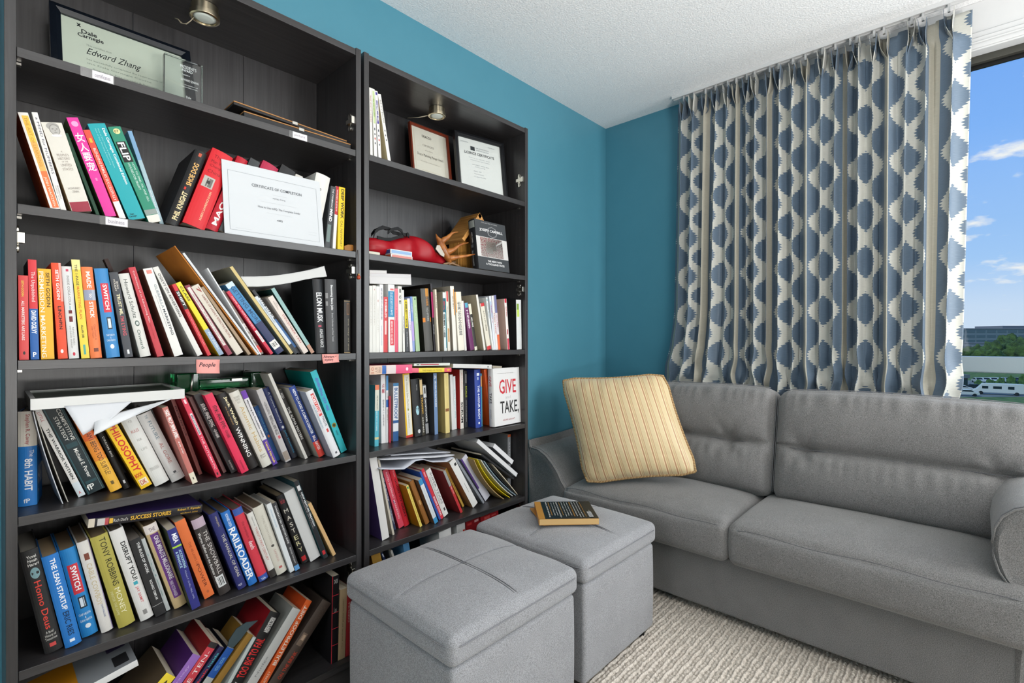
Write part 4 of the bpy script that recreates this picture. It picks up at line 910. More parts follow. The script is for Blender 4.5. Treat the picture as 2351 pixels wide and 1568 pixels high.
bk('short blue paperback', '#2d5a96', 958, 600, 1008, 585, 1230, 1252, [('TRACTION GUIDE', .08, .48, .35, .7, '#6fb2d8', 'd', .01)], [(.52, .57, .3, .8, '#d97a33', 'o')])
bk('pale grey paperback with Chinese text', '#b6b1b0', 985, 400, 1052, 370, 1340, 1265, [('人性的弱点', .17, .34, .3, .75, '#544f50', 's', 0), ('思维导图', .36, .62, .25, .8, '#6f6a6b', 's', .02)], [(.64, .68, .4, .8, '#c4565f'), (.86, .98, .05, .95, '#94867a')])
bk('dark blue book with round white dot', '#303a6a', 1065, 387, 1137, 360, 1422, 1222, [('A Curious Discovery', .06, .50, .4, .75, '#dfe4ee', 'd', .01), ('John Hendricks', .60, .93, .4, .75, '#3f9ac4', 'd', .01)], [(.535, .575, .35, .75, '#e8ecf1', 'o'), (.59, 1, 0, 1, '#2c2f3a')], hard=True)
bk('tall thin off-white volume with a ragged foot', '#c9c5bd', 1125, 206, 1168, 212, 1572, 1226, lc='#bdb9b0', d=.2)
bk('black book with spaced white capitals', '#24211f', 1240, 417, 1297, 386, 1600, 1205, [('ANGELA', .04, .12, .3, .7, '#dcdad6', 'd', .0), ('THE ALPHA MASTERS', .25, .74, .3, .75, '#efede8', 'd', .0)], dx=-.005)
bk('navy book with a red foot and pale back cover', '#2c4488', 1375, 372, 1447, 330, 1742, 1206, [('HOW TO AVOID A CLIMATE DISASTER', .04, .67, .3, .7, '#f0f2f7', 'd', .02), ('BILL GATES', .70, .90, .3, .7, '#f7e7e4', 'd', .02)], [(.78, 1, 0, 1, '#cf4136')], hard=True, lc='#c3bdb0')
bk('white book with a red label near the top', '#dddde0', 1580, 425, 1657, 352, 1917, 1212, [('SCARY CLOSE', .07, .35, .4, .72, '#ffffff', 'd', .02), ('TWELVE', .39, .54, .55, .85, '#3b3b3d', 'd', .0), ('FOR ENTREPRENEURS', .2, .55, .12, .3, '#7da3b4', 'd', 0)], [(.05, .38, .38, .8, '#cf4a45'), (.58, .63, .5, .75, '#cf4a45'), (.93, .96, .4, .65, '#55555a')], lc='#aeb5c4', hard=True)
bk('tall turquoise paperback with a gold seal', '#2fb3bd', 1645, 182, 1712, 135, 2017, 1150, [('你是你吃出来的', .08, .48, .25, .75, '#5c6fc0', 's', .02), ('夏萌', .73, .79, .35, .65, '#1d7079', 's', 0)], [(.635, .69, .15, .85, '#8c7a1f', 'o'), (.645, .68, .3, .7, '#3a3a12', 'o')], lc='#0f8f86', d=.19)
rowC = done()

# ---- nearer bookcase, fourth row ------------------------------------------------
shelf('nearer bookcase, fourth book row', 'books in the fourth row of the nearer bookcase', ZS[5], 'Y1')
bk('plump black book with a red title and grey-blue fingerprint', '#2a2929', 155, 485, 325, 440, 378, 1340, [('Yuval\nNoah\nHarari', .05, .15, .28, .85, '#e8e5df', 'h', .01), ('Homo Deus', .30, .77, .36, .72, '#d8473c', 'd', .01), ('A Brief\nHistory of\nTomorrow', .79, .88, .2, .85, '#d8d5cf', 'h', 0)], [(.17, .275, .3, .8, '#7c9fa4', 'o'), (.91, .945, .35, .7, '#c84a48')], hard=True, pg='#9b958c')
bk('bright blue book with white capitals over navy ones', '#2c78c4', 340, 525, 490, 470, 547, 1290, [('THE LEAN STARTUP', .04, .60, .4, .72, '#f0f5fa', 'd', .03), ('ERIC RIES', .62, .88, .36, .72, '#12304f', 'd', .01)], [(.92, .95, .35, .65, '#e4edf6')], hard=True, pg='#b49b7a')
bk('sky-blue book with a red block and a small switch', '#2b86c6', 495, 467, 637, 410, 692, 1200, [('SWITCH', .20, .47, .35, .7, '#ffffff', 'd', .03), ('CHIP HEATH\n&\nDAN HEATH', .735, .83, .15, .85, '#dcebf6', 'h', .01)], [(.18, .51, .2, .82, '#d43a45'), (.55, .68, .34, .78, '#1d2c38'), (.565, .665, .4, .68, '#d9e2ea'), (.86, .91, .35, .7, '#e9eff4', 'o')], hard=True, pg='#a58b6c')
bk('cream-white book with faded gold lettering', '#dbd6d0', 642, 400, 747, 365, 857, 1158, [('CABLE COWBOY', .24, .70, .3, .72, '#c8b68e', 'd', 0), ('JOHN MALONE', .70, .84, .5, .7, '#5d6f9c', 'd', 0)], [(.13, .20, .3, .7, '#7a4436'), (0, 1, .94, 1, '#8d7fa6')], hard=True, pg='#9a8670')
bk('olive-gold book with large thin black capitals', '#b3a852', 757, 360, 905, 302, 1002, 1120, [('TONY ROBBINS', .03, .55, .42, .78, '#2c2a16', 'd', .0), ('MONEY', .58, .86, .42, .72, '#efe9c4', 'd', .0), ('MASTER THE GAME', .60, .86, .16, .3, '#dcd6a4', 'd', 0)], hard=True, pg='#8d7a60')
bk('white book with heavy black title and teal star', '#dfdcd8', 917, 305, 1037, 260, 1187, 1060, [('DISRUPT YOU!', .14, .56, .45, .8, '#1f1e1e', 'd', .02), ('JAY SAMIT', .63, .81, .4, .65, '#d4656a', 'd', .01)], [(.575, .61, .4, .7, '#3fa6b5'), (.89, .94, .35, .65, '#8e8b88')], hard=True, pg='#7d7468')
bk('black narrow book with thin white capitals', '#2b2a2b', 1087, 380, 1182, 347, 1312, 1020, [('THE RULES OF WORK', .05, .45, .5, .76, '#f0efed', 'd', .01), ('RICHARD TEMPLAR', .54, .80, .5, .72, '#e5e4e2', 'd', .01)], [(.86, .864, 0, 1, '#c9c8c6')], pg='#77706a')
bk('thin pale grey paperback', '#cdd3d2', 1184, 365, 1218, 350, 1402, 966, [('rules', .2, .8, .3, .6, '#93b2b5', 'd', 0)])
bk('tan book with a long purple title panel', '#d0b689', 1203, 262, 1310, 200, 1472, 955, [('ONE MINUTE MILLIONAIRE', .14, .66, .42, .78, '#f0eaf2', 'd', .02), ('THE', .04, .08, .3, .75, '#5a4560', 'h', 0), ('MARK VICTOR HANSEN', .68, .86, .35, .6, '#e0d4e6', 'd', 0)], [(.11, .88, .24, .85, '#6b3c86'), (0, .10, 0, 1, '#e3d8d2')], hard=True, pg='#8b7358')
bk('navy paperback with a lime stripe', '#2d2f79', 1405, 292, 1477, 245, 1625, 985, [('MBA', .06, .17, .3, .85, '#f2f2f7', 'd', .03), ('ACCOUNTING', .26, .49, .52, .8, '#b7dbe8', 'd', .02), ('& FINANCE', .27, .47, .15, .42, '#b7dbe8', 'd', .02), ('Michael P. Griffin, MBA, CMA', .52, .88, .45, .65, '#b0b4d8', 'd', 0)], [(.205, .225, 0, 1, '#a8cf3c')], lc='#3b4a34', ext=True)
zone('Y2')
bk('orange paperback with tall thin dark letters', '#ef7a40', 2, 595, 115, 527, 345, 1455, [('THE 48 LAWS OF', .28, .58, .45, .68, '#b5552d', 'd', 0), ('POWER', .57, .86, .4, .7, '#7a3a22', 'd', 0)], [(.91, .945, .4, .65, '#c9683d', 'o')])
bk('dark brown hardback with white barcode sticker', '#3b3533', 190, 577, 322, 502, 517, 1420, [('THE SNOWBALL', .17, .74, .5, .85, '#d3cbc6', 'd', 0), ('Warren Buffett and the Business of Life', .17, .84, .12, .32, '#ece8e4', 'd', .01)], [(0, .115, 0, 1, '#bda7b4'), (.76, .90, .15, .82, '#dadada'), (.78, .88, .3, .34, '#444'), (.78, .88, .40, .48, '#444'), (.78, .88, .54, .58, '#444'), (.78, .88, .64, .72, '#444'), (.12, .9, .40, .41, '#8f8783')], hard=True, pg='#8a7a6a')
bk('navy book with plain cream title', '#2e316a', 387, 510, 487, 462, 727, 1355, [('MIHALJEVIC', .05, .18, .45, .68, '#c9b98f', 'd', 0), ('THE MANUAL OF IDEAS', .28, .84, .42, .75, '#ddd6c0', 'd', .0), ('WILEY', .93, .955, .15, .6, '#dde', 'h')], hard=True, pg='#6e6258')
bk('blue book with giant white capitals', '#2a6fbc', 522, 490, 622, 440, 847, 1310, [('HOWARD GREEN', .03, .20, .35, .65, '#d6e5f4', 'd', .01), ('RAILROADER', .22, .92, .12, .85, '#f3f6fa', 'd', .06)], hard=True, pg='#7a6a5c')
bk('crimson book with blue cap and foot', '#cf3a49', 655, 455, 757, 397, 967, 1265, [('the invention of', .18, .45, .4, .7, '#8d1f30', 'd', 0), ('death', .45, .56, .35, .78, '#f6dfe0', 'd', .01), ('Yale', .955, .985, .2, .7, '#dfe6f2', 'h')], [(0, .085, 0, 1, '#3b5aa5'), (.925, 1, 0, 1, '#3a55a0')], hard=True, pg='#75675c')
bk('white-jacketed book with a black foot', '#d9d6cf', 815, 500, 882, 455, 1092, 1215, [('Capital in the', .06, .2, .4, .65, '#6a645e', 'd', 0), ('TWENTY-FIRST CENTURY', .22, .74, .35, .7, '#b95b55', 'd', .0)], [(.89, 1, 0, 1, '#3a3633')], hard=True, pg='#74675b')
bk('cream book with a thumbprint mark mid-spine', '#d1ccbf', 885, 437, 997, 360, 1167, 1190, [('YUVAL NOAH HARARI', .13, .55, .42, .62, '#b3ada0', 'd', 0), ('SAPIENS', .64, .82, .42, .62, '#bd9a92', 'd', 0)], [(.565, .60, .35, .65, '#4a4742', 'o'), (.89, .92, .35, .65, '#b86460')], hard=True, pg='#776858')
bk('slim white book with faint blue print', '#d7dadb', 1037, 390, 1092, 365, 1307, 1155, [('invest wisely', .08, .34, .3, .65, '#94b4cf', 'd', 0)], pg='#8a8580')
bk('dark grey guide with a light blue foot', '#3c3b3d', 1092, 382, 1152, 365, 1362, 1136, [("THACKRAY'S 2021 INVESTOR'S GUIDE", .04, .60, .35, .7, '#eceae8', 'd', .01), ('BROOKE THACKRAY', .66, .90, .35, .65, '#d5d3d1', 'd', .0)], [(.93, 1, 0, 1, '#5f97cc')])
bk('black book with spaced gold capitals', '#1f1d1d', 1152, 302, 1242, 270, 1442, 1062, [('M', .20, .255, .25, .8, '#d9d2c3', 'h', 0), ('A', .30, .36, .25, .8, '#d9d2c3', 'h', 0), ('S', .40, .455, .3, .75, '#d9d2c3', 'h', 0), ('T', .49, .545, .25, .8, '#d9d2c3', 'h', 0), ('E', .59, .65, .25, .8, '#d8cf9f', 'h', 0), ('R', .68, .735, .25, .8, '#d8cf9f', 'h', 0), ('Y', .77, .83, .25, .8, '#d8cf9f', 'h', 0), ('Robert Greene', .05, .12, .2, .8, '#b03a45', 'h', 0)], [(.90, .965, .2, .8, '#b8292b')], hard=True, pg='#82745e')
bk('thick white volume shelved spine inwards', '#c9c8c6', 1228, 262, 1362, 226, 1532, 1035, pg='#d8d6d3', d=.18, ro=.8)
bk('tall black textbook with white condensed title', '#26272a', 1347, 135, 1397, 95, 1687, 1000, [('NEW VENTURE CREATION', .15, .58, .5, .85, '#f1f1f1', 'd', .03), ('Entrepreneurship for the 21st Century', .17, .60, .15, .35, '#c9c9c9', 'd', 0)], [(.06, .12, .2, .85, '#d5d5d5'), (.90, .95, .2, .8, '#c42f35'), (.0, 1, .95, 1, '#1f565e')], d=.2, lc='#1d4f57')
bk('tan-paged book with a red back cover', '#cfa875', 1498, 330, 1540, 308, 1782, 915, rc='#a8222a', d=.14, xf=.235)
rowD = done()

# ---- nearer bookcase, bottom shelf ----------------------------------------------
shelf('nearer bookcase, bottom shelf', 'books on the bottom shelf of the nearer bookcase', ZS[6], 'Y3', .255)
bk('brown see-through cover with a yellow corner', '#6f5f4a', 885, 745, 938, 790, 905, 829, [('A', .05, .12, .3, .8, '#2c2a20', 'h')], [(0, .3, 0, 1, '#ecd03a')], R=True, ext=True, lc='#5c4d3c', d=.16)
bk('purple paperback with a lilac spine', '#9468b5', 1068, 612, 1117, 640, 985, 829, [('Good Strategy', .1, .5, .3, .6, '#c9a9dc', 'u', 0)], R=True, ext=True, lc='#4d2467', d=.16)
bk('red and grey covered book with pink-red spine', '#c63f4a', 1205, 505, 1258, 545, 1070, 829, [('THE TEN-', .08, .5, .3, .72, '#f1e2e0', 'u', .0)], [(0, .05, 0, 1, '#2b2829')], R=True, ext=True, lc='#8d1d20', d=.16)
bk('navy book with teal and red lettering', '#29294d', 1240, 560, 1278, 582, 1108, 829, [("Inside", .06, .2, .3, .75, '#4fb0b4', 'u', .02), ("Steve's Brain", .22, .6, .3, .75, '#cf3a3f', 'u', .02)], R=True, ext=True)
bk('book with a blue head over a grey spine', '#a8aaa6', 1312, 565, 1352, 590, 1190, 829, [('VIDEO SIGNAL', .1, .25, .3, .7, '#7db1e0', 'u', 0)], [(0, .32, 0, 1, '#1d4f9a')], R=True, ext=True, lc='#191c26')
bk('slim gold-spined book', '#8d6a2c', 1448, 482, 1490, 492, 1258, 829, R=True, ext=True)
bk('thin silver-white magazine', '#bcc4c2', 1490, 500, 1512, 508, 1335, 829, R=True, ext=True)
bk('black book with stretched red capitals', '#1c1b1c', 1622, 305, 1686, 340, 1420, 829, [('ANDREW ROSS SORKIN', .05, .20, .3, .8, '#e6e3df', 'u', .02), ('TOO BIG TO FAIL', .26, .64, .15, .85, '#d22f2e', 'u', .05), ('THE INSIDE STORY', .68, .95, .25, .8, '#e6e3df', 'u', .02)], R=True, ext=True, lc='#8e1720', hard=True)
bk('pale grey book with a black disc on its cover', '#c7c7c5', 1772, 292, 1828, 312, 1520, 829, [('Nudge', .5, .7, .3, .6, '#8d8d8f', 'u', 0)], R=True, ext=True, lc='#8c8c88')
bk('orange book with condensed white capitals', '#e0632c', 1868, 232, 1906, 250, 1640, 735, [('BULLETPROOF DIET', .06, .66, .25, .8, '#fbe6d8', 'u', .04), ('DAVE ASPREY', .72, .92, .3, .65, '#f5d0b8', 'u', .01)], R=True, lc='#c3481b', ext=True)
bk('dark brown hardback with a small portrait mid-spine', '#4b3f38', 1988, 237, 2050, 268, 1702, 818, [('HENRY M.\nPAULSON JR.', .05, .25, .25, .75, '#5f5149', 'u', 0), ('ON THE BRINK', .58, .88, .35, .7, '#c7452f', 'u', .01)], [(.38, .52, .15, .6, '#7d6a5c'), (.40, .46, .25, .5, '#c2a68e')], R=True, hard=True, lc='#3a302b', ext=True)
bk('upright black case with red outlines', '#1b1a1c', 2048, 38, 2100, 40, 2090, 655, [('XII', .04, .09, .25, .75, '#c9c7c4', 'h', 0), ('Lex', .36, .42, .3, .7, '#a9a7a4', 'h', 0)], [(0, 1, .02, .10, '#c63340'), (.22, .228, 0, 1, '#c63340'), (.42, .428, 0, 1, '#c63340'), (.60, .608, 0, 1, '#c63340'), (.79, .798, 0, 1, '#c63340')], R=True)
bk('upright tan book with tiny dark print', '#b59a78', 2108, 142, 2158, 160, 2142, 655, [('the pursuit of great wealth', .15, .85, .4, .6, '#6b553c', 'u', 0)], R=True)
bk('dark red book at the foot of the side panel', '#98262a', 2160, 140, 2192, 150, 2180, 628, [('CORDURA', .2, .5, .3, .7, '#d8b0a8', 'u', 0)], R=True)
rowE = done()
TIP = bk('white-edged book with a grey and orange cover, tipped right over', '#d9d8d6', 640, 678, 676, 706, 452, 829, lc='#8d9094', d=.15, ext=True, R=True, xf=.268, z='Y3', LP=[(.52, 1, 0, 1, '#c98419'), (.06, .2, .1, .42, '#2a2a2c'), (.04, .22, .62, .96, '#3a3050')])
_U = corners(TIP)[2]
while min(p.x for p in corners(TIP)[0]) < YL + .0205: TIP['o'] += _U * .004; TIP['h'] -= .004
build_book(TIP)

# ---- corner bookcase, top shelf -------------------------------------------------
CB = dict(y0=YR)
shelf('corner bookcase, top shelf', 'books on the top shelf of the corner bookcase', ZS[1], 'Y4', .262, YR)
bk('white paperback with pale red print beside the side panel', '#eceae4', 121, 338, 146, 345, 132, 1030, [('成功之路', .1, .5, .3, .7, '#c98f86', 's', 0)])
bk('white paperback with a green diamond band', '#ebeae4', 146, 345, 176, 355, 172, 1040, [('时间管理', .14, .4, .25, .75, '#7f9a52', 's', 0)], [(.03, .5, .2, .85, '#c3d79c'), (.56, .60, .3, .7, '#565a66', 'o'), (.64, .67, .3, .7, '#565a66', 'o'), (.70, .735, .3, .7, '#c0463f', 'o'), (.77, .80, .3, .7, '#565a66', 'o')])
bk('white paperback with a purple diamond band', '#eae8e6', 176, 368, 206, 382, 216, 1055, [('思维导图', .14, .44, .2, .8, '#4a3a94', 's', .02)], [(.02, .06, .2, .8, '#463a96'), (.44, .48, .2, .8, '#463a96'), (.56, .60, .3, .7, '#565a66', 'o'), (.64, .67, .3, .7, '#565a66', 'o'), (.70, .735, .3, .7, '#c0463f', 'o'), (.77, .80, .3, .7, '#565a66', 'o')])
bk('white paperback leaning apart with grey print', '#e8e6e1', 206, 408, 238, 418, 309, 1090, [('学习方法', .08, .42, .2, .8, '#87857f', 's', .0)], [(.52, .55, .35, .65, '#565a66', 'o'), (.59, .62, .35, .65, '#565a66', 'o'), (.66, .69, .35, .65, '#565a66', 'o')], lc='#c9b98f')
done()

# ---- corner bookcase, first full row --------------------------------------------
shelf('corner bookcase, upright book row', 'upright books in the middle row of the corner bookcase', ZS[3], 'Y6', .262, YR)
bk('white slim book, first from the divider', '#e6e5df', 106, 320, 150, 318, 108, 1225, [('心灵之书', .12, .6, .35, .65, '#c9c4bc', 's', 0)])
bk('white slim book, second from the divider', '#e4e3dd', 151, 318, 198, 316, 152, 1225, [('心灵之书', .12, .6, .35, .65, '#c9c4bc', 's', 0)], [(.05, .07, .4, .6, '#cf9d98')])
bk('white slim book with a red oval mark', '#e5e4de', 199, 326, 245, 325, 199, 1222, [('心灵之书', .3, .7, .35, .65, '#cdc8c0', 's', 0)], [(.2, .24, .4, .65, '#c99a94', 'o')])
bk('white book with slender blue-red characters', '#e8e7e4', 246, 300, 295, 300, 248, 1220, [('每天懂点人情世故', .05, .52, .3, .75, '#7d7f92', 's', 0), ('精选版', .6, .9, .4, .6, '#9bb4cf', 's', 0)])
bk('red paperback with white title', '#d2474b', 300, 470, 356, 468, 297, 1220, [('千万别惹孩子', .04, .38, .25, .8, '#fbeeec', 's', .02)], [(.43, .68, .28, .7, '#e9c9c6'), (0, .0, 0, 1, '#d2474b')], lc='#3f7fae')
bk('white book with blue upper and red lower blocks', '#e6e5e3', 361, 300, 446, 297, 367, 1218, [('好妈妈胜过好老师', .11, .46, .3, .7, '#d7ecf5', 's', .0), ('教育孩子的秘诀', .54, .88, .35, .7, '#f7e3e3', 's', .0)], [(.10, .48, .0, .95, '#2f87b4'), (.52, .90, .25, .9, '#d9434d'), (.06, .085, .3, .85, '#d77')])
bk('pink paperback with darker lower part', '#e8798a', 451, 360, 492, 358, 453, 1220, [('一生有爱', .3, .5, .3, .7, '#b53e57', 's', 0)], [(.5, 1, 0, 1, '#e05a72')])
bk('white book with two bold brushed characters', '#e4e3db', 494, 328, 545, 325, 500, 1218, [('必', .13, .19, .2, .8, '#2a2a28', 'h', .01), ('然', .21, .27, .2, .8, '#2a2a28', 'h', .01)], [(.04, .1, .3, .75, '#6b6b66')])
bk('white thin book with small black print', '#e7e6e0', 546, 378, 573, 376, 562, 1215, [('商业简史', .42, .7, .3, .7, '#4b4b49', 's', 0)])
bk('book with yellow upper and dark lower spine', '#4a4c50', 576, 512, 616, 508, 602, 1212, [('中国梦的十二大行业', .02, .52, .2, .8, '#22221c', 's', .03), ('大趋势', .6, .9, .35, .65, '#cfcfd0', 's', 0)], [(0, .54, 0, 1, '#e6cf25')])
bk('narrow white paperback behind a lilac one', '#e6e2e4', 617, 490, 652, 488, 658, 1210, [('幸福', .2, .6, .35, .7, '#b39fcf', 's', 0)])
bk('narrow lilac-blue paperback', '#8fa0d6', 656, 465, 686, 462, 694, 1210, [('心理学', .1, .3, .3, .7, '#f2f2fa', 's', 0)], [(0, .5, 0, .5, '#5f86c8'), (.45, .8, 0, 1, '#b6a0dc')])
bk('pale green paperback', '#a9c59c', 688, 465, 742, 462, 738, 1208, [('平凡的世界', .15, .5, .35, .7, '#dfeedd', 's', 0)], [(.03, .06, .4, .65, '#2f5a3f')])
bk('dark grey book with an orange band', '#54534f', 805, 358, 915, 352, 868, 1208, [('工匠精神', .14, .28, .45, .75, '#e0953d', 's', 0), ('TOOL OF TITANS', .3, .52, .45, .68, '#cfcfcb', 'd', 0)], [(.0, .13, .45, .85, '#c98b3d'), (.465, .535, 0, .25, '#e08324'), (.465, .535, .85, 1, '#e08324')], lc='#24221f', hard=True)
bk('tall dark book with a magenta middle', '#2d2a30', 935, 296, 970, 293, 985, 1205, [('创新者', .6, .75, .3, .7, '#d9d9dc', 's', 0)], [(.12, .5, 0, 1, '#b32a67')], lc='#241c18', d=.19, dx=-.012)
bk('cream slim paperback with peach foot', '#e3d8c2', 973, 370, 1006, 369, 1018, 1205, [('茶道', .08, .3, .3, .7, '#4a4640', 's', 0)])
bk('white-teal paperback with stacked colour title', '#dfe6e4', 1096, 408, 1134, 396, 1117, 1202, [('猎人', .15, .3, .1, .7, '#b8434a', 's', .02), ('的第2季', .36, .78, .05, .6, '#20201f', 's', .04)], [(.1, .95, .72, 1, '#2a8a9c'), (.1, .34, .0, .70, '#27586b')], lc='#a59a86', hard=False)
bk('cream paperback with a red tab on top', '#e4dfd0', 1136, 395, 1171, 392, 1168, 1200, [('养生之道', .25, .5, .3, .7, '#b8ae9a', 's', 0)], [(.0, .17, .2, .8, '#d43f3f'), (.62, .85, .2, .8, '#c59a63')])
bk('tall white book with an orange edge and tan cover', '#e9e6dc', 1197, 325, 1246, 318, 1242, 1200, [('思考', .15, .35, .4, .7, '#7c7a74', 's', 0)], [(.05, .45, .72, 1, '#e2a35a')], lc='#a89f90', d=.16)
bk('white book with big grey vertical title', '#ece5d6', 1262, 400, 1345, 396, 1312, 1196, [('世界历史全知道', .17, .74, .22, .82, '#6f7376', 's', .01)], [(0, .35, 0, .14, '#e2a24e')])
bk('narrow white book lying against the purple one', '#e5e2dc', 1350, 520, 1378, 520, 1394, 1192)
bk('plum book with white print', '#6f2f63', 1380, 550, 1436, 545, 1472, 1188, [('工作哲学', .15, .55, .3, .75, '#f1e3ee', 's', .03)], [(0, .1, .2, .9, '#58a9c4')])
bk('cream book with a black lower panel', '#e0ddc8', 1442, 560, 1476, 555, 1532, 1185, [('商道', .28, .5, .25, .75, '#e9e7df', 's', .02)], [(.22, .92, 0, 1, '#35332f')])
bk('tall white book with a tan flowered cover', '#e6e3da', 1545, 434, 1570, 428, 1652, 1182, lc='#b8ab92', d=.16)
bk('cream book with red top and foot', '#e2dccb', 1602, 556, 1666, 548, 1702, 1185, [('方与圆', .15, .6, .4, .7, '#7b766a', 's', 0)], [(0, .07, .1, 1, '#cf3a3d'), (.92, 1, 0, 1, '#cf3a3d')], dx=-.006)
bk('white paperback with a teal head', '#e4e6e4', 1668, 470, 1702, 465, 1757, 1180, [('谋略', .1, .4, .35, .7, '#5e86a3', 's', 0)], [(.03, .07, .3, .7, '#3d99a0')])
bk('white paperback with pink and blue print', '#dfe3ea', 1720, 450, 1752, 444, 1787, 1178, [('成长', .15, .5, .3, .7, '#c35a78', 's', 0)], [(.1, .4, .2, .8, '#a8bedc')])
bk('white paperback with rose edge lettering', '#e8e4e2', 1754, 446, 1783, 442, 1815, 1178, [('家庭', .3, .7, .3, .7, '#c24b5c', 's', 0)])
bk('book with mottled purple head and orange foot', '#e0d6da', 1786, 440, 1816, 438, 1847, 1178, [('少年', .35, .6, .3, .7, '#c35a78', 's', 0)], [(0, .32, 0, 1, '#7677a0'), (.72, 1, 0, 1, '#ea7043')])
bk('white book with a red zigzag edge', '#f0e6e2', 1926, 490, 1957, 488, 1972, 1178, [('情商', .15, .35, .3, .7, '#c2404c', 's', 0)], [(0, .08, .1, .9, '#cf3047'), (.6, .7, .3, .7, '#b02c3c'), (.78, 1, .1, .9, '#d04256')], lc='#d7b7a8', d=.16)
bk('white-spined book with a black picture cover', '#dcdedd', 2106, 500, 2172, 498, 2117, 1172, P=[(.08, .2, .1, .5, '#7fa03a'), (.2, .34, .1, .6, '#c6dc6a')], lc='#1c1b1d', d=.165)
rowR3 = done()

# ---- corner bookcase, row under the flat books -----------------------------------
shelf('corner bookcase, row beneath flat books', 'books under the flat pile in the corner bookcase', ZS[4], 'Y7', None, YR)
bk('cream paperback with a round gold medal', '#e0dcd0', 117, 466, 180, 464, 120, 1215, [('蚂蚁', .2, .5, .5, .8, '#b9d4d8', 's', 0)], [(.03, .10, .15, .85, '#8d7a2e', 'o'), (.04, .085, .3, .7, '#3a3420', 'o'), (.92, 1, 0, 1, '#232323')])
bk('paperback shading from cream to aqua', '#54b3c6', 186, 438, 240, 434, 178, 1270, [('孙子兵法', .17, .4, .35, .7, '#55554f', 's', 0), ('智慧全集', .42, .75, .3, .6, '#e4f3f5', 's', 0)], [(0, .08, 0, 1, '#e8825c'), (.08, .42, 0, 1, '#d9dccb'), (.85, .89, 0, 1, '#d8cf9a')])
bk('white book with two large red characters', '#eae8e8', 258, 300, 326, 298, 267, 1228, [('点', .13, .19, .2, .8, '#b93a52', 'h', .01), ('醒', .21, .27, .2, .8, '#b93a52', 'h', .01), ('给青年人一生的忠告', .36, .75, .32, .68, '#4a4a4f', 's', 0)])
bk('white paperback with two blue blocks', '#e3e4e6', 331, 310, 369, 308, 332, 1218, [('说话', .25, .33, .3, .7, '#7b8796', 's', 0), ('的魅力', .5, .7, .3, .7, '#a07a5a', 's', 0)], [(.0, .22, 0, 1, '#4f93c9'), (.36, .47, 0, 1, '#2f66b3')])
bk('slim red book pushed back between white ones', '#c22f45', 371, 445, 388, 442, 372, 1075, xf=.20)
bk('white book with blue capitals and a blue foot', '#dfe2e6', 430, 414, 502, 406, 427, 1200, [('BULLETPROOF', .08, .62, .2, .8, '#2c5b93', 'd', .02)], [(0, .05, 0, 1, '#3f7fae'), (.64, .69, 0, 1, '#2c5b93'), (.83, 1, 0, 1, '#2c5b93')], lc='#c3bfbd')
bk('yellow-edged book with a cream and red cover', '#efbf1e', 556, 288, 652, 283, 607, 1153, [('The Ultimate Sales Machine', .05, .55, .4, .65, '#8a8672', 'd', 0), ('Chet Holmes', .62, .85, .42, .6, '#8a8672', 'd', 0)], [(.02, .96, .2, .95, '#ece9dc'), (.55, .58, .42, .6, '#8f8f3a'), (.965, 1, 0, 1, '#c9352f')], lc='#c9b4a8', d=.16)
bk('rounded black book with a pale blue owl', '#2b2c2e', 668, 362, 772, 340, 728, 1140, [('TRACTION', .1, .2, .55, .7, '#c9c9c9', 'd', 0)], [(.47, .63, .3, .75, '#a9d4df', 'o'), (.5, .54, .38, .48, '#2b2c2e', 'o'), (.5, .54, .58, .68, '#2b2c2e', 'o'), (.88, .95, .35, .7, '#d5d5d5', 'o')], hard=True, pg='#2b2b2b')
bk('worn black and gold book with a tan label', '#3a3428', 776, 355, 816, 332, 822, 1120, [('TRAFFIC', .32, .62, .3, .8, '#d3a640', 'd', .03), ('secrets', .68, .95, .3, .7, '#e6e3da', 'd', .01)], [(.02, .28, .1, .95, '#d8bd8a')])
bk('black book dense with white handwriting', '#222224', 822, 435, 872, 425, 867, 1108, [('GROWTH HACKER', .28, .75, .3, .7, '#ebebeb', 'd', .02)], [(.02, .26, .1, .9, '#cfcfd0'), (.06, .18, .35, .7, '#3a3a3c'), (.78, .98, .1, .9, '#9a9a9c')])
bk('slate-blue spine with a dark grey cover', '#6f8bb3', 970, 278, 1016, 275, 990, 1108, [('30', .04, .09, .2, .8, '#f0f3f8', 'h', .02), ('秒就决定成败', .12, .55, .3, .75, '#e3eaf4', 's', .02)], lc='#3b3d41', d=.16)
bk('tan-yellow book with barcode cover', '#e3cf8a', 1115, 279, 1172, 272, 1137, 1090, [('the power of positive thinking', .05, .58, .35, .65, '#cdb56a', 'd', 0)], [(.59, .64, .1, .9, '#8a5a34')], lc='#bfa766', d=.16)
bk('white slim book before the teal-lettered one', '#e4e3e2', 1195, 300, 1231, 295, 1222, 1045)
bk('white book with teal lettering', '#e2e6e5', 1236, 320, 1266, 315, 1257, 1035, [('START WITH WHY', .25, .8, .3, .7, '#6db3b8', 'd', 0)])
bk('white-and-red book with heavy black word', '#e7e0d6', 1326, 230, 1371, 225, 1337, 1030, [('SCRUM', .55, .90, .2, .85, '#232022', 'd', .04), ('JEFF SUTHERLAND', .05, .34, .35, .7, '#d06a5c', 'd', .0)], lc='#c5302c', d=.17)
bk('charcoal book with a lime-yellow word', '#3b3b3d', 1387, 245, 1431, 240, 1397, 1010, [('SCALE', .27, .47, .3, .8, '#c8d84a', 'd', .04), ('seven proven principles', .52, .9, .35, .65, '#d9d9d9', 'd', 0)], [(.06, .22, .3, .7, '#9a9a9b')])
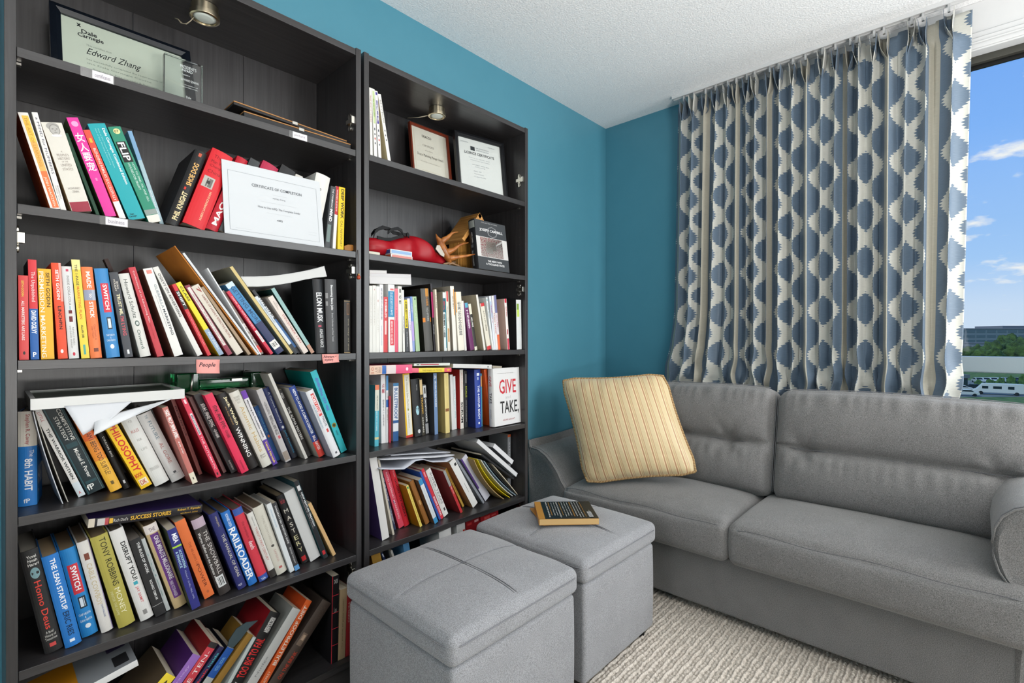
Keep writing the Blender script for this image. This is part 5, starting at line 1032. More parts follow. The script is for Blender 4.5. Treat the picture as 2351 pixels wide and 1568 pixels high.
bk('thick royal-blue book with white capitals', '#2b459e', 1527, 230, 1611, 222, 1547, 1020, [('THE 4-HOUR BODY', .27, .86, .35, .68, '#f0f3fa', 'd', .04)], [(.06, .11, .3, .7, '#eef2f8'), (.13, .18, .35, .55, '#b4c3e0'), (.90, .94, .35, .6, '#eef2f8', 'o')], hard=True, lc='#1d2a66', d=.17)
bk('thin light-blue and orange paperback', '#5fb3d0', 1612, 280, 1640, 276, 1623, 995, P=[(.05, .25, 0, 1, '#e9b070')])
bk('orange book with black title leaning left', '#dd5a24', 1640, 232, 1701, 226, 1731, 990, [('THE $100 STARTUP', .35, .85, .35, .7, '#7a2f14', 'd', .01)], [(.42, .47, .3, .75, '#2c2320')], hard=True)
rowR4 = done()

# ---- corner bookcase, lower row ---------------------------------------------------
shelf('corner bookcase, lower row', 'books in the lower row of the corner bookcase', ZS[5], 'Y8', None, YR)
bk('thick white-paged book with a purple cover', '#dcd9d6', 88, 350, 172, 335, 235, 1283, lc='#6a4f96', d=.17, pg='#d6d2cd', ro=.8)
bk('thin cream board against the thick book', '#c9bfae', 178, 350, 200, 345, 352, 1222)
bk('navy book with large pale capitals', '#2c3550', 212, 520, 243, 512, 366, 1165, [('PURPOSE', .1, .5, .2, .85, '#b9b4cc', 'd', .03), ('PUBLIC MARKETING\nPLATFORMS', .6, .9, .2, .8, '#d8dbe4', 'd', .01)])
bk('pink-red book with white lettering', '#d8485c', 235, 497, 308, 490, 422, 1148, [('RAPID INTERNET MARKETING', .05, .85, .35, .65, '#f4b9c0', 'd', .02)], [(.52, .58, .3, .6, '#4a4a78')])
bk('scarlet hardback with spaced dark capitals', '#cf2634', 312, 492, 384, 487, 487, 1130, [('GOOD TO GREAT', .17, .85, .38, .72, '#4a0f18', 'd', .02), ('JIM COLLINS', .03, .14, .4, .7, '#e8a5a8', 'd', 0)], hard=True)
bk('yellow-spined book with a mustard cover', '#e6cf66', 497, 670, 527, 656, 657, 1133, [('THE ALCHEMIST', .15, .9, .35, .7, '#b08a2c', 'd', 0)], [(.03, .08, .2, .8, '#3f8a5c')], lc='#b57d17')
bk('brown leather-bound book', '#94612f', 542, 626, 590, 600, 727, 1105, P=[(.45, .55, .3, .7, '#c79a5d')], hard=True)
bk('white book with blue ends and brown cover', '#dde0e2', 640, 607, 676, 572, 827, 1095, [('the psychology of selling', .2, .85, .35, .7, '#a9bcc9', 'd', 0)], [(0, .12, 0, 1, '#3f8fbf'), (.88, 1, 0, 1, '#3f8fbf')], lc='#7a5a44')
bk('thin blue paperback beside the red one', '#2f57a6', 652, 510, 672, 496, 876, 1052)
bk('red paperback with white capitals', '#d33744', 672, 488, 702, 470, 897, 1044, [('GRANT', .06, .16, .3, .7, '#f6d4d6', 'd', .02), ('MASSIVE ACTION', .55, .93, .25, .8, '#fae9ea', 'd', .03)])
bk('white paperback with grey serif title', '#e3e1dc', 722, 500, 772, 457, 928, 1018, [('SUPER TEXAS', .08, .75, .5, .82, '#55595c', 'd', .0), ('REAL ESTATE INVESTING', .15, .72, .15, .35, '#86898c', 'd', 0)], [(.84, .9, .5, .8, '#3a3a3c')])
bk('red-spined book with a grey and red cover', '#bd3338', 918, 505, 938, 478, 1117, 975, [('Big Think', .38, .55, .3, .75, '#f4c9c0', 'd', .01)], [(0, .36, 0, 1, '#9a9c99')], lc='#8a2a2c', d=.15)
bk('yellow slim paperback beside the red spine', '#e8c05a', 940, 480, 962, 470, 1140, 905, [('rich habits', .2, .7, .3, .7, '#b07c24', 'd', 0)])
bk('white thick book with a tan cover and black cross mark', '#e3e1dd', 988, 405, 1042, 345, 1257, 913, [('sales', .5, .7, .5, .6, '#7c7a77', 'd', 0)], [(.08, .13, .5, .85, '#2c2c2e')], lc='#b08a5c', d=.17)
bk('thin dark grey magazine', '#8d9096', 1056, 372, 1080, 362, 1370, 868, d=.19)
bk('thick white and lilac ring-bound book', '#d3d2dc', 1118, 372, 1195, 338, 1395, 838, P=[(0, .7, 0, .2, '#5b3a86')], lc='#8d8aa0', d=.19)
rowR5 = done()

# ---- corner bookcase, bottom shelf (only glimpsed over the ottomans) --------------
shelf('corner bookcase, bottom shelf', 'books on the bottom shelf of the corner bookcase', ZS[6], 'Y8', .255, YR)
bk('mustard-brown book', '#b58a3c', 110, 1445, 225, 1425, 135, 1560, ext=True, d=.16)
bk('navy book with white marks', '#27304f', 235, 1420, 290, 1395, 300, 1560, ext=True, P=[(.02, .06, .4, .8, '#cfd2da')])
bk('grey-white paperback', '#c6c3bb', 300, 1410, 345, 1395, 352, 1560, ext=True)
bk('sky-blue book', '#5a93c2', 430, 1340, 528, 1305, 470, 1560, ext=True)
bk('white boxed book, shorter', '#dedddb', 872, 1195, 1008, 1160, 900, 1560, ext=True, pg='#d9d7d2')
bk('white boxed book, taller', '#dcdcda', 1070, 1105, 1165, 1080, 1090, 1560, ext=True, P=[(.1, .16, .7, .95, '#c0392f')])
bk('dark red book with gold scrolls', '#8e1a20', 1175, 1075, 1330, 1035, 1190, 1560, ext=True, P=[(.03, .06, .1, .4, '#c63a3a'), (.02, .05, .6, .9, '#d8a0a0')])
bk('deep red patterned book nearest the sofa', '#a01c22', 1340, 1020, 1540, 960, 1360, 1560, ext=True, P=[(.02, .06, .2, .5, '#d0504c'), (.03, .05, .6, .85, '#d0504c')])
done()
# ------------------------------------------------------------------ helpers for the loose things
def P3(z, x, pt): return on('x', x, *zp(z, *pt))
def slab_pts(top, thick):
    a, b, c, d = [Vector(p) for p in top]; n = (b - a).cross(d - a).normalized()
    if n.z < 0: n = -n
    lo = [p - n * thick for p in (a, b, c, d)]
    return lo + [a, b, c, d]
def slab(name, top, thick, mat, parent=None, off=Vector((0, 0, 0)), bevel=0):
    mb = MB(); mb.hexa([p - off for p in slab_pts(top, thick)], mat); return mb.build(name, None, parent, bevel=bevel)
def lerp2(q, u, v): return (q[0] * (1 - u) + q[1] * u) * (1 - v) + (q[3] * (1 - u) + q[2] * u) * v    # TL, TR, BR, BL
def flat_text(s, quad, u0, u1, v0, v1, col, eps, parent, off, bold=.01, name='lettering', shear=0.0, flip=False):
    tm = text_mesh(s, bold, shear)
    if tm is None: return
    ab, f, asp = tm; n = (quad[1] - quad[0]).cross(quad[3] - quad[0]).normalized() * -1
    mb = MB(); mb.add([lerp2(quad, u0 + (1 - a if flip else a) * (u1 - u0), v1 - b * (v1 - v0)) + n * eps - off for a, b in ab], f, M(col, .6)); mb.build(name, None, parent)
def strip(quad, u0, u1, v0, v1, col, eps, parent, off, name='print'):
    n = (quad[1] - quad[0]).cross(quad[3] - quad[0]).normalized() * -1
    mb = MB(); mb.add([lerp2(quad, u, v) + n * eps - off for u, v in ((u0, v0), (u1, v0), (u1, v1), (u0, v1))], [(0, 1, 2, 3)], M(col, .7) if isinstance(col, str) else col); return mb.build(name, None, parent)
PANE = thin_glass('picture_glass', (.96, .98, .97), .05)
def picture_frame(label, quad, bw, depth, fmat, pmat, texts=(), mat_in=0.0):
    """upright frame: quad = outer TL, TR, BR, BL of its face; moulding pieces mitred from four prisms"""
    TL, TR, BR, BL = [Vector(p) for p in quad]
    up_ = Vector((0, 0, depth * (BL.x - TL.x) / (TL - BL).length + .0006)); TL += up_; TR += up_; BR += up_; BL += up_
    q = (TL, TR, BR, BL)
    ex = (TR - TL).normalized(); ey = (TL - BL).normalized(); n = ex.cross(ey).normalized()
    O = (BL + BR) / 2 - n * depth / 2
    t = thing('picture_frame', label, 'picture frame', O)
    W_, H_ = (TR - TL).length, (TL - BL).length
    bu, bv = bw / W_, bw / H_
    o4 = [(0, 0), (1, 0), (1, 1), (0, 1)]; i4 = [(bu, bv), (1 - bu, bv), (1 - bu, 1 - bv), (bu, 1 - bv)]
    for k in range(4):
        k2 = (k + 1) % 4
        a, b_, c, d = lerp2(q, *o4[k]), lerp2(q, *o4[k2]), lerp2(q, *i4[k2]), lerp2(q, *i4[k])
        mb = MB(); mid = [(a * .45 + d * .55), (b_ * .45 + c * .55)]
        v = [a - n * depth, b_ - n * depth, c - n * depth, d - n * depth, a - n * .002, b_ - n * .002, c - n * .006, d - n * .006]
        v = [p - O for p in v]; v += [mid[0] - O + n * .001, mid[1] - O + n * .001]
        mb.add(v, [(3, 2, 1, 0), (0, 1, 5, 4), (4, 5, 9, 8), (8, 9, 6, 7), (2, 3, 7, 6), (0, 4, 8, 7, 3), (1, 2, 6, 9, 5)], fmat)
        mb.build('moulding', None, t)
    qi = [lerp2(q, *i4[k]) - n * .012 for k in range(4)]
    strip(qi, 0, 1, 0, 1, pmat, 0, t, O, 'certificate')
    for tx in texts:
        if isinstance(tx[0], str): flat_text(tx[0], qi, tx[1], tx[2], tx[3], tx[4], tx[5], .0005, t, O, tx[6] if len(tx) > 6 else .0, shear=.45 if tx[0] == 'Edward Zhang' else 0)
        else: strip(qi, *tx[:4], tx[4], .0004, t, O)
    qg = [p + n * .004 for p in qi]; strip(qg, 0, 1, 0, 1, PANE, 0, t, O, 'glass')
    return t
PARCH = M('#d3dacb', .7); LET = M('#e6e6e4', .75); CREAM = M('#e4ddd0', .7)

# ---- top shelf of the nearer bookcase ---------------------------------------------
z1 = ZS[1] + .0008
def upright(x_bot, x_top, yl, yr, h, z0, xr=0.0):
    dz = math.sqrt(max(1e-6, h * h - (x_bot - x_top) ** 2))
    return [Vector((x_top, yl, z0 + dz)), Vector((x_top + xr, yr, z0 + dz)), Vector((x_bot + xr, yr, z0)), Vector((x_bot, yl, z0))]
q = upright(.150, .085, -2.597, -2.303, .218, z1 + .001)
picture_frame('dark navy framed diploma leaning on the top shelf of the nearer bookcase', q, .021, .026, M('#10161f', .22, coat=.3), PARCH,
    [('Dale', .15, .27, .13, .20, '#23262c', .02), ('Carnegie', .12, .32, .20, .285, '#23262c', .02), ('x', .115, .15, .05, .105, '#23262c', .05), ('This certifies that', .18, .38, .36, .39, '#9aa39a'), ('Edward Zhang', .18, .62, .42, .56, '#2b2f33', .0),
     ('has successfully completed the requirements of', .18, .80, .60, .635, '#98a198'), ('the Dale Carnegie Course', .18, .70, .665, .70, '#98a198'), ('Awarded by Dale Carnegie & Associates', .22, .76, .74, .775, '#98a198'), ('in recognition', .22, .5, .80, .83, '#a8b0a6'),
     (.63, .72, .86, .99, '#b08a4a')])
# clear acrylic award standing in front of the diploma
def award():
    xa = .235; A = [P3('Z1', xa, p) for p in ((1848, 578), (2282, 742))]
    y0, y1 = A[0].y, A[1].y; h = (A[0].z + A[1].z) / 2 - z1
    t = thing('glass_award', 'clear acrylic award plaque in front of the navy framed diploma', 'award', (xa, (y0 + y1) / 2, z1)); w = y1 - y0
    me = rbox(.018, w, h, .0025, (2, 4, 4)); me.materials.append(glass_mat('acrylic', '#f4f8f7', .0, 1.3)); o = link('plaque', me, t); o.location = (-.009, 0, h / 2)
    q = [Vector((-.0002, -w / 2, h)), Vector((-.0002, w / 2, h)), Vector((-.0002, w / 2, 0)), Vector((-.0002, -w / 2, 0))]
    for s, u0, u1, v0, v1 in (('PRESIDENT\'S', .40, .82, .14, .21), ('AWARD', .43, .72, .22, .28), ('Presented to', .45, .65, .33, .36), ('EDWARD ZHANG', .42, .88, .43, .48), ('in recognition of', .42, .86, .55, .575), ('outstanding results', .42, .86, .60, .625), ('Dale', .55, .68, .80, .85), ('Carnegie', .55, .75, .86, .91)):
        flat_text(s, q, u0, u1, v0, v1, '#c9cfcd', .0006, t, Vector((0, 0, 0)), .01)
award()
# two flat frames lying one on the other
def lying_frames():
    a = [P3('Z2', .265, p) for p in ((790, 1300), (1905, 1560))]
    yl, yr = a[0].y, -1.905
    for k, (lab, ya, yb, x0, x1, za, rise, tk) in enumerate((
            ('black frame lying flat on the shelf, undermost of two', yl, yr, .075, .262, z1, 0, .017), ('thin brown-edged frame resting on the black flat one', yl - .02, yr - .004, .045, .245, z1 + .0215, .012, .010))):
        t = thing('picture_frame', lab, 'picture frame', ((x0 + x1) / 2, (ya + yb) / 2, za)); O = Vector(t.location)
        top = [Vector((x1, ya, za + tk + rise)), Vector((x1, yb, za + tk)), Vector((x0, yb, za + tk)), Vector((x0, ya, za + tk + rise))]
        slab('frame', top, tk - .003, M('#242426', .35), t, O, bevel=.001)
        top2 = [p + Vector((0, 0, .0034)) for p in top]; slab('backing_board', top2, .003, M('#a9794a', .7), t, O)
        mb = MB(); c = (top[0] + top[1]) / 2 - O; mb.box((c.x - .004, c.y - .008, c.z - .004), (c.x + .0015, c.y + .008, c.z + .0048)); mb.build('clip', METAL, t, bevel=.0008)
lying_frames()
# paper labels taped to the shelf fronts
CLEAR = thin_glass('clear_tape', (.93, .93, .93), .10)
def tape_label(label, z, x0, x1, zz, txt, c0):
    A, B_ = P3(z, .2796, (x0[0], x0[1])), P3(z, .2796, (x1[0], x1[1]))
    yl, yr = A.y, B_.y; t = thing('shelf_label', label, 'label', (.2786, (yl + yr) / 2, zz)); w = yr - yl
    mb = MB(); mb.box((-.0001, -w / 2, -.0205), (.0004, w / 2, -.0005)); mb.build('tape', CLEAR, t)
    mb = MB(); mb.box((.0005, w * (c0 - .5), -.0195), (.0010, w * .47, -.0015)); mb.build('card', M('#e4dfe2', .7), t)
    q = [Vector((.0011, w * (c0 - .5), -.0015)), Vector((.0011, w * .47, -.0015)), Vector((.0011, w * .47, -.0195)), Vector((.0011, w * (c0 - .5), -.0195))]
    flat_text(txt, q, .12, .85, .25, .75, '#8f8b96', .0002, t, Vector((0, 0, 0)), .0)
tape_label('white handwritten label taped under the diploma', 'Z1', (905, 860), (1285, 900), ZS[1], 'certificates', .34)
tape_label('white label taped below the two flat frames', 'Z2', (1295, 1500), (1500, 1540), ZS[1], 'picture', .18)
tape_label('white label taped below the pink and teal paperbacks', 'Z3', (1195, 1400), (1542, 1440), ZS[2], 'business', .2)
def sticky(label, z, quad, x, lines, stuck):
    """pink note stuck by its top edge to the shelf front, its foot curling out"""
    A = [P3(z, x, p) for p in quad]; O = A[0].copy()
    me_pts = []; nu, nv = 5, 9
    for j in range(nv):
        for i in range(nu):
            p = lerp2(A, i / (nu - 1), j / (nv - 1)); p.x += .0008 + .014 * max(0, j / (nv - 1) - stuck) ** 1.6; me_pts.append(p - O)
    me = grid_mesh(me_pts, nu, nv); me.materials.append(M('#efa39b', .75)); o = link('sticky_note', me); o.location = O
    md = o.modifiers.new('sheet', 'SOLIDIFY'); md.thickness = .0003
    tag(o, label, 'sticky note')
    for s, u0, u1, v0, v1 in lines:
        ab, f, asp = text_mesh(s, .012, .25); mb = MB()
        vs = []
        for a, b_ in ab:
            u, v = u0 + a * (u1 - u0), v1 - b_ * (v1 - v0); p = lerp2(A, u, v); p.x += .0014 + .014 * max(0, v - stuck) ** 1.6; vs.append(p - O)
        mb.add(vs, f, M('#2e2430', .7)); mb.build('handwriting', None, o)
sticky('pink sticky note with one handwritten word', 'Z6', ((247, 1300), (512, 1300), (500, 1455), (243, 1455)), .2796, [('People', .12, .82, .22, .62)], .35)
sticky('smaller pink sticky note with two handwritten lines', 'Z6', ((1660, 1240), (1850, 1238), (1845, 1330), (1665, 1345)), .2796, [('Adventure +', .08, .86, .12, .42), ('mystery', .12, .66, .52, .85)], .4)

# ---- certificate of completion propped on the first book row -------------------------
def completion():
    A = [P3('Z4', .2655, (775, 205)), P3('Z4', .2655, (1815, 450)), P3('Z4', .2705, (1865, 1140)), P3('Z4', .2705, (810, 1010))]
    zb = ZS[2] + .0008; A[2].z = zb; A[3].z = zb
    O = (A[2] + A[3]) / 2
    t = thing('certificate', 'white unframed certificate propped against the red books', 'certificate', O)
    mb = MB(); n = (A[1] - A[0]).cross(A[3] - A[0]).normalized() * -1
    mb.hexa([A[3] - n * .0006 - O, A[2] - n * .0006 - O, A[2] - O, A[3] - O, A[0] - n * .0006 - O, A[1] - n * .0006 - O, A[1] - O, A[0] - O], M('#d5d8db', .9, spec=.1)); mb.build('sheet', None, t)
    for u0, u1, v0, v1 in ((.05, .95, .125, .1275), (.05, .95, .93, .9325), (.05, .052, .125, .93), (.948, .95, .125, .93)): strip(A, u0, u1, v0, v1, '#7d848c', .0005, t, O, 'border_line')
    for tx in (('CERTIFICATE OF COMPLETION', .27, .78, .245, .285, '#55595f', .01), ('xyzng zhang', .47, .60, .385, .415, '#8b8f95'), ('How to Use vidIQ: The Complete Guide!', .32, .75, .535, .575, '#5f6368', .0), ('vidIQ', .50, .56, .695, .725, '#4a4e53', .02)):
        flat_text(tx[0], A, tx[1], tx[2], tx[3], tx[4], tx[5], .0006, t, O, tx[6] if len(tx) > 6 else 0)
    for u0, u1, v in ((.46, .62, .35), (.35, .72, .47), (.4, .66, .62), (.83, .92, .80), (.83, .92, .84), (.1, .25, .90)): strip(A, u0, u1, v, v + .002, '#b4b8bc', .0005, t, O, 'rule')
completion()
# leaf-shaped leather tag with its cord and bead hanging over the shelf
def keytag():
    p0 = P3('Z4', .262, (2190, 1120)); t = thing('leather_tag', 'amber leaf-shaped leather tag with a beaded cord hanging down', 'key tag', (p0.x, p0.y, ZS[2] + .0005)); O = Vector(t.location)
    c = [P3('Z4', .262, p) for p in ((2078, 1120), (2115, 1106), (2165, 1108), (2200, 1132), (2180, 1165), (2130, 1180), (2080, 1172))]
    zmin = min(p.z for p in c); pl = [Vector((p.x, p.y, p.z - zmin)) - Vector((O.x, O.y, 0)) for p in c]
    mb = MB(); mb.prism(pl, (-.004, 0, 0), M('#9c6420', .5)); mb.build('leaf', None, t, bevel=.001)
    y = 0; zz = [.006, .0, -.02, -.05, -.075]
    path = [(.006, y - .002, .007), (.0195, y - .001, .004), (.0215, y, -.02), (.021, y + .0015, -.05), (.021, y + .001, -.076)]
    mb = MB(); mb.tube(path, .0009, n=6); mb.build('cord', M('#4a3a34', .7), t, smooth=True)
    mb = MB(); mx = Matrix.Translation((.021, y + .001, -.082)); mb.lathe([(.001, -.0065), (.0045, -.005), (.0062, 0), (.0045, .005), (.001, .0065)], M('#b4472a', .25), 14, mx); mb.build('bead', None, t, smooth=True)
    mb = MB(); mx = Matrix.Translation((.021, y + .001, -.073)); mb.lathe([(.001, -.003), (.003, -.002), (.003, .002), (.001, .003)], M('#b98a50', .3), 10, mx); mb.build('bead', None, t, smooth=True)
keytag()

# ---- loose things of the second row ---------------------------------------------------
def sheet_stack(name, label, cat, top_back, top_front, bot_front, thick, mat, n=7, bend=.0, group=None, x1=.26, depth=.19, lift=0.0):
    """papers or an envelope shelved on edge among the books: a thin slab, its upper corner sagging"""
    tf, bf = top_front, bot_front
    U = tf - bf; side = Vector((0, U.z, -U.y)).normalized()
    pts = []; nu = n; nv = 12
    for s in (0, 1):
        for j in range(nv):
            for i in range(nu):
                v = j / (nv - 1); u = i / (nu - 1)
                p = bf + U * v + Vector((-depth * u, 0, 0)); back = (top_back.z - tf.z) * u * v
                p.z += back; p += side * (thick * s + bend * math.sin(PI * v) * (1 - .4 * u) + lift * u * v); pts.append(p)
    O = bf.copy(); f = []; k = nu * nv
    for s in (0, 1):
        for j in range(nv - 1):
            for i in range(nu - 1):
                a = s * k + j * nu + i; q = (a, a + 1, a + nu + 1, a + nu); f.append(q if s else q[::-1])
    edge = [j * nu for j in range(nv)] + [(nv - 1) * nu + i for i in range(1, nu)] + [j * nu + nu - 1 for j in range(nv - 2, -1, -1)] + [i for i in range(nu - 2, 0, -1)]
    for a, b_ in zip(edge, edge[1:] + edge[:1]): f.append((a, b_, k + b_, k + a))
    me = bpy.data.meshes.new(name); me.from_pydata([tuple(p - O) for p in pts], [], f); me.materials.append(mat); me.update()
    bm = bmesh.new(); bm.from_mesh(me); bmesh.ops.recalc_face_normals(bm, faces=bm.faces); bm.to_mesh(me); bm.free()
    o = link(name, me); o.location = O; tag(o, label, cat, group); return o
MANILA = noise_mat('manila_paper', '#a8651f', '#bb7427', scale=9, rough=.75, bump=.15, bscale=60)
def shelved(r, back, **k):
    c, Nn, U = corners(r); foot = Vector((.266, c[0].x, c[0].y)); top = Vector((.266, c[3].x, c[3].y)); k.update(top_back=top + Vector((0, 0, back)), top_front=top, bot_front=foot, thick=r['w'] - .0006)
    return sheet_stack(**k)
shelved(SHEETS[0], -.004, name='envelope', label='orange manila envelope rising above the books around it', cat='envelope', mat=MANILA)
shelved(SHEETS[1], -.012, name='paper_bundle', label='crumpled white papers standing behind the orange envelope', cat='papers', mat=M('#d9dadc', .8))
shelved(SHEETS[2], -.012, name='paper_bundle', label='shorter white papers against the grey-brown book', cat='papers', mat=M('#e4e4e5', .8))
def sagging_book():
    """a thick coverless-looking paperback lying across the tops of the row, sagging between supports"""
    top = [(750, 372), (900, 372), (1050, 368), (1200, 352), (1350, 330), (1500, 302), (1600, 278), (1690, 252)]
    bot = [(822, 474), (950, 474), (1080, 466), (1200, 450), (1330, 428), (1470, 396), (1600, 374), (1718, 362)]
    x1, x0 = .258, .115
    T_ = [P3('Z6', x1, p) for p in top]; B_ = [P3('Z6', x1, p) for p in bot]
    t = thing('book', 'white thick paperback sagging flat across leaning books, page edges outward', 'book', ((x1 + x0) / 2, T_[3].y, B_[3].z)); O = Vector(t.location)
    def ribbon(lo, hi, xa, xb, mat, name):
        mb = MB(); n = len(lo); v = []
        for a, b_ in zip(lo, hi): v += [Vector((xa, a.y, a.z)) - O, Vector((xa, b_.y, b_.z)) - O, Vector((xb, b_.y, b_.z)) - O, Vector((xb, a.y, a.z)) - O]
        f = []
        for i in range(n - 1):
            for k in range(4): f.append((i * 4 + k, i * 4 + (k + 1) % 4, (i + 1) * 4 + (k + 1) % 4, (i + 1) * 4 + k))
        f += [(3, 2, 1, 0), tuple(range((n - 1) * 4, n * 4))]
        mb.add(v, f, mat); o = mb.build(name, None, t); return o
    up = lambda L_, d_: [Vector((p.x, p.y, p.z + d_)) for p in L_]
    ribbon(B_, T_, x1 - .001, x0 + .002, M('#d4d4d2', .9), 'page_block')
    ribbon(up(T_, .0002), up(T_, .0012), x1, x0, M('#d9d9da', .4), 'cover'); ribbon(up(B_, -.0012), up(B_, -.0002), x1, x0, M('#c9c9c8', .4), 'cover')
sagging_book()
def thin_thing(name, label, cat, z, a, b_, x, r, mat):
    p, q_ = P3(z, x, a), P3(z, x, b_); mb = MB(); mb.box((-.012, -r, 0), (.012, r, (q_ - p).length)); o = mb.build(name, mat); o.location = p
    o.rotation_euler = (math.atan2(-(q_.y - p.y), q_.z - p.z), 0, 0); tag(o, label, cat)
thin_thing('bookmark', 'dark brown bookmark stick poking up above the blue book', 'bookmark', 'Z5', (1330, 335), (1262, 185), .16, .004, M('#3a2722', .6))

# ---- loose things of the third row ------------------------------------------------------
zc = ZS[4]
def habit():
    w = .030; h = .208; a = math.radians(-9)
    o = Vector((.199, YL + .0195 + .0165, zc + .0006))
    mx = Matrix.Translation(o) @ Matrix.Rotation(a, 4, 'Z')
    r = rec('thick white-over-blue hardback turned slightly, against the side panel', '#2d7cc8', w, h, .085, mx, 'nearer bookcase', 'books in the third row of the nearer bookcase', hard=True,
        T=[('Stephen R. Covey', .03, .35, .35, .65, '#b0474c', 'd', .01), ('The', .41, .48, .62, .85, '#eaf2fa', 'd', 0), ('8th HABIT', .50, .84, .35, .78, '#f4f8fc', 'd', .02), ('fP', .92, .965, .3, .65, '#eaf2fa', 'h')], P=[(0, .37, 0, 1, '#e6e0d4')],
        C=[(0, .37, .02, .98, '#e6e0d4'), ('HABIT', .60, .80, .12, .92, '#eef4fa', .02), ('From', .84, .88, .12, .34, '#cfe0f2', 0), (.385, .39, .02, .98, '#eef4fa')])
    build_book(r)
habit()
bfm = Vector((.235, -2.612, zc + .001))
# pamphlets between the tall hardback and the white booklet
def leaf(label, pts, x, mat, depth=.12, sag=.008):
    """one folded booklet leaning on edge; pts = top, middle, foot of its front edge in the photograph"""
    Q = [P3('Z7', xx, p) for p, xx in zip(pts, x)]; Q[-1].z = zc + .0008
    n = 9; path = []
    for i in range(n):
        s = i / (n - 1); p = Q[0] * (1 - s) ** 2 + Q[1] * 2 * s * (1 - s) + Q[2] * s * s; path.append(p)
    v = []; f = []
    for p in path:
        v += [p, p + Vector((0, .0016, 0)), p + Vector((-depth, .0016 - .004, 0)), p + Vector((-depth, -.004, 0))]
    for i in range(n - 1):
        for k in range(4): f.append((i * 4 + k, i * 4 + (k + 1) % 4, (i + 1) * 4 + (k + 1) % 4, (i + 1) * 4 + k))
    f += [(3, 2, 1, 0), tuple(range((n - 1) * 4, n * 4))]
    O = path[-1].copy(); mb = MB(); mb.add([p - O for p in v], f, mat); o = mb.build('booklet', None); o.location = O; tag(o, label, 'booklet'); return o
leaf('white folded pamphlet leaning beside the blue hardback', ((345, 485), (440, 900), (660, 1405)), (.235, .235, .236), M('#cfd0d4', .7))
leaf('cream pamphlet behind the white folded pamphlet', ((372, 490), (505, 930), (715, 1365)), (.226, .226, .228), M('#bdb7ac', .75))
def flat_frame():
    fl, fr = P3('Z7', .262, (290, 355)), P3('Z7', .262, (1955, 245)); bl, br = P3('Z7', .055, (268, 232)), P3('Z7', .055, (1700, 152))
    zl, zr = (fl.z + bl.z) / 2, (fr.z + br.z) / 2
    yl, yr = -2.640, fr.y
    top = [Vector((.262, yl, fl.z)), Vector((.262, yr, fr.z)), Vector((.06, yr, fr.z + .004)), Vector((.06, yl, fl.z + .004))]
    O = sum(top, Vector()) / 4
    t = thing('picture_frame', 'white-edged picture frame lying flat across the tops of the books', 'picture frame', O - Vector((0, 0, .02)))
    O = Vector(t.location); tk = .0235; n = (top[1] - top[0]).cross(top[3] - top[0]).normalized(); n = n if n.z > 0 else -n
    c4 = [(0, 0), (1, 0), (1, 1), (0, 1)]; bu, bv = .03, .05; i4 = [(bu, bv), (1 - bu, bv), (1 - bu, 1 - bv), (bu, 1 - bv)]
    for k in range(4):
        k2 = (k + 1) % 4; a, b_, c, d = (lerp2(top, *c4[k]), lerp2(top, *c4[k2]), lerp2(top, *i4[k2]), lerp2(top, *i4[k]))
        mb = MB(); mb.hexa([p - n * tk - O for p in (a, b_, c, d)] + [p - O for p in (a, b_, c, d)], M('#d8d7d4', .35)); mb.build('moulding', None, t)
    qi = [lerp2(top, *i4[k]) - n * .005 for k in range(4)]
    slab('print', [p - O for p in qi], .002, M('#7d8079', .5), t)
    slab('glass', [p + n * .003 - O for p in qi], .0015, thin_glass('frame_glass', (.9, .92, .9), .12), t)
    flat_text('thank you', [p + n * .0005 for p in qi], .2, .42, .35, .6, '#5c605a', .0006, t, O)
flat_frame()
def drape(label, q, x, nu=10, nv=10, mat=None, wave=.004):
    """a limp sheet hanging from under the flat frame over the spines: q = TL, TR, BR, BL pixels, x = depth of each"""
    A = [P3('Z7', xx, p) for p, xx in zip(q, x)]; O = A[0].copy(); pts = []
    for j in range(nv):
        for i in range(nu):
            u, v = i / (nu - 1), j / (nv - 1); p = lerp2(A, u, v); p.x += wave * math.sin(5 * u + 2 * v) * v + .010 * v * (1 - v); pts.append(p - O)
    me = grid_mesh(pts, nu, nv); me.materials.append(mat); o = link('paper', me); o.location = O; md = o.modifiers.new('sheet', 'SOLIDIFY'); md.thickness = .0005
    return o
tag(drape('', ((680, 425), (1400, 375), (1130, 600), (875, 732)), (.262, .262, .276, .276), mat=M('#d9dade', .5)), 'white sheet hanging over the orange book from under the flat frame', 'papers')
o = tag(drape('', ((1000, 560), (1830, 345), (1560, 470), (990, 735)), (.268, .264, .281, .282), mat=M('#e0e1e4', .3, coat=.4)), 'white papers in a clear sleeve lying over the yellow book', 'papers')
for a, b_, c, d in ((.30, .62, .14, .155), (.35, .80, .26, .27), (.42, .86, .36, .37)):
    pass
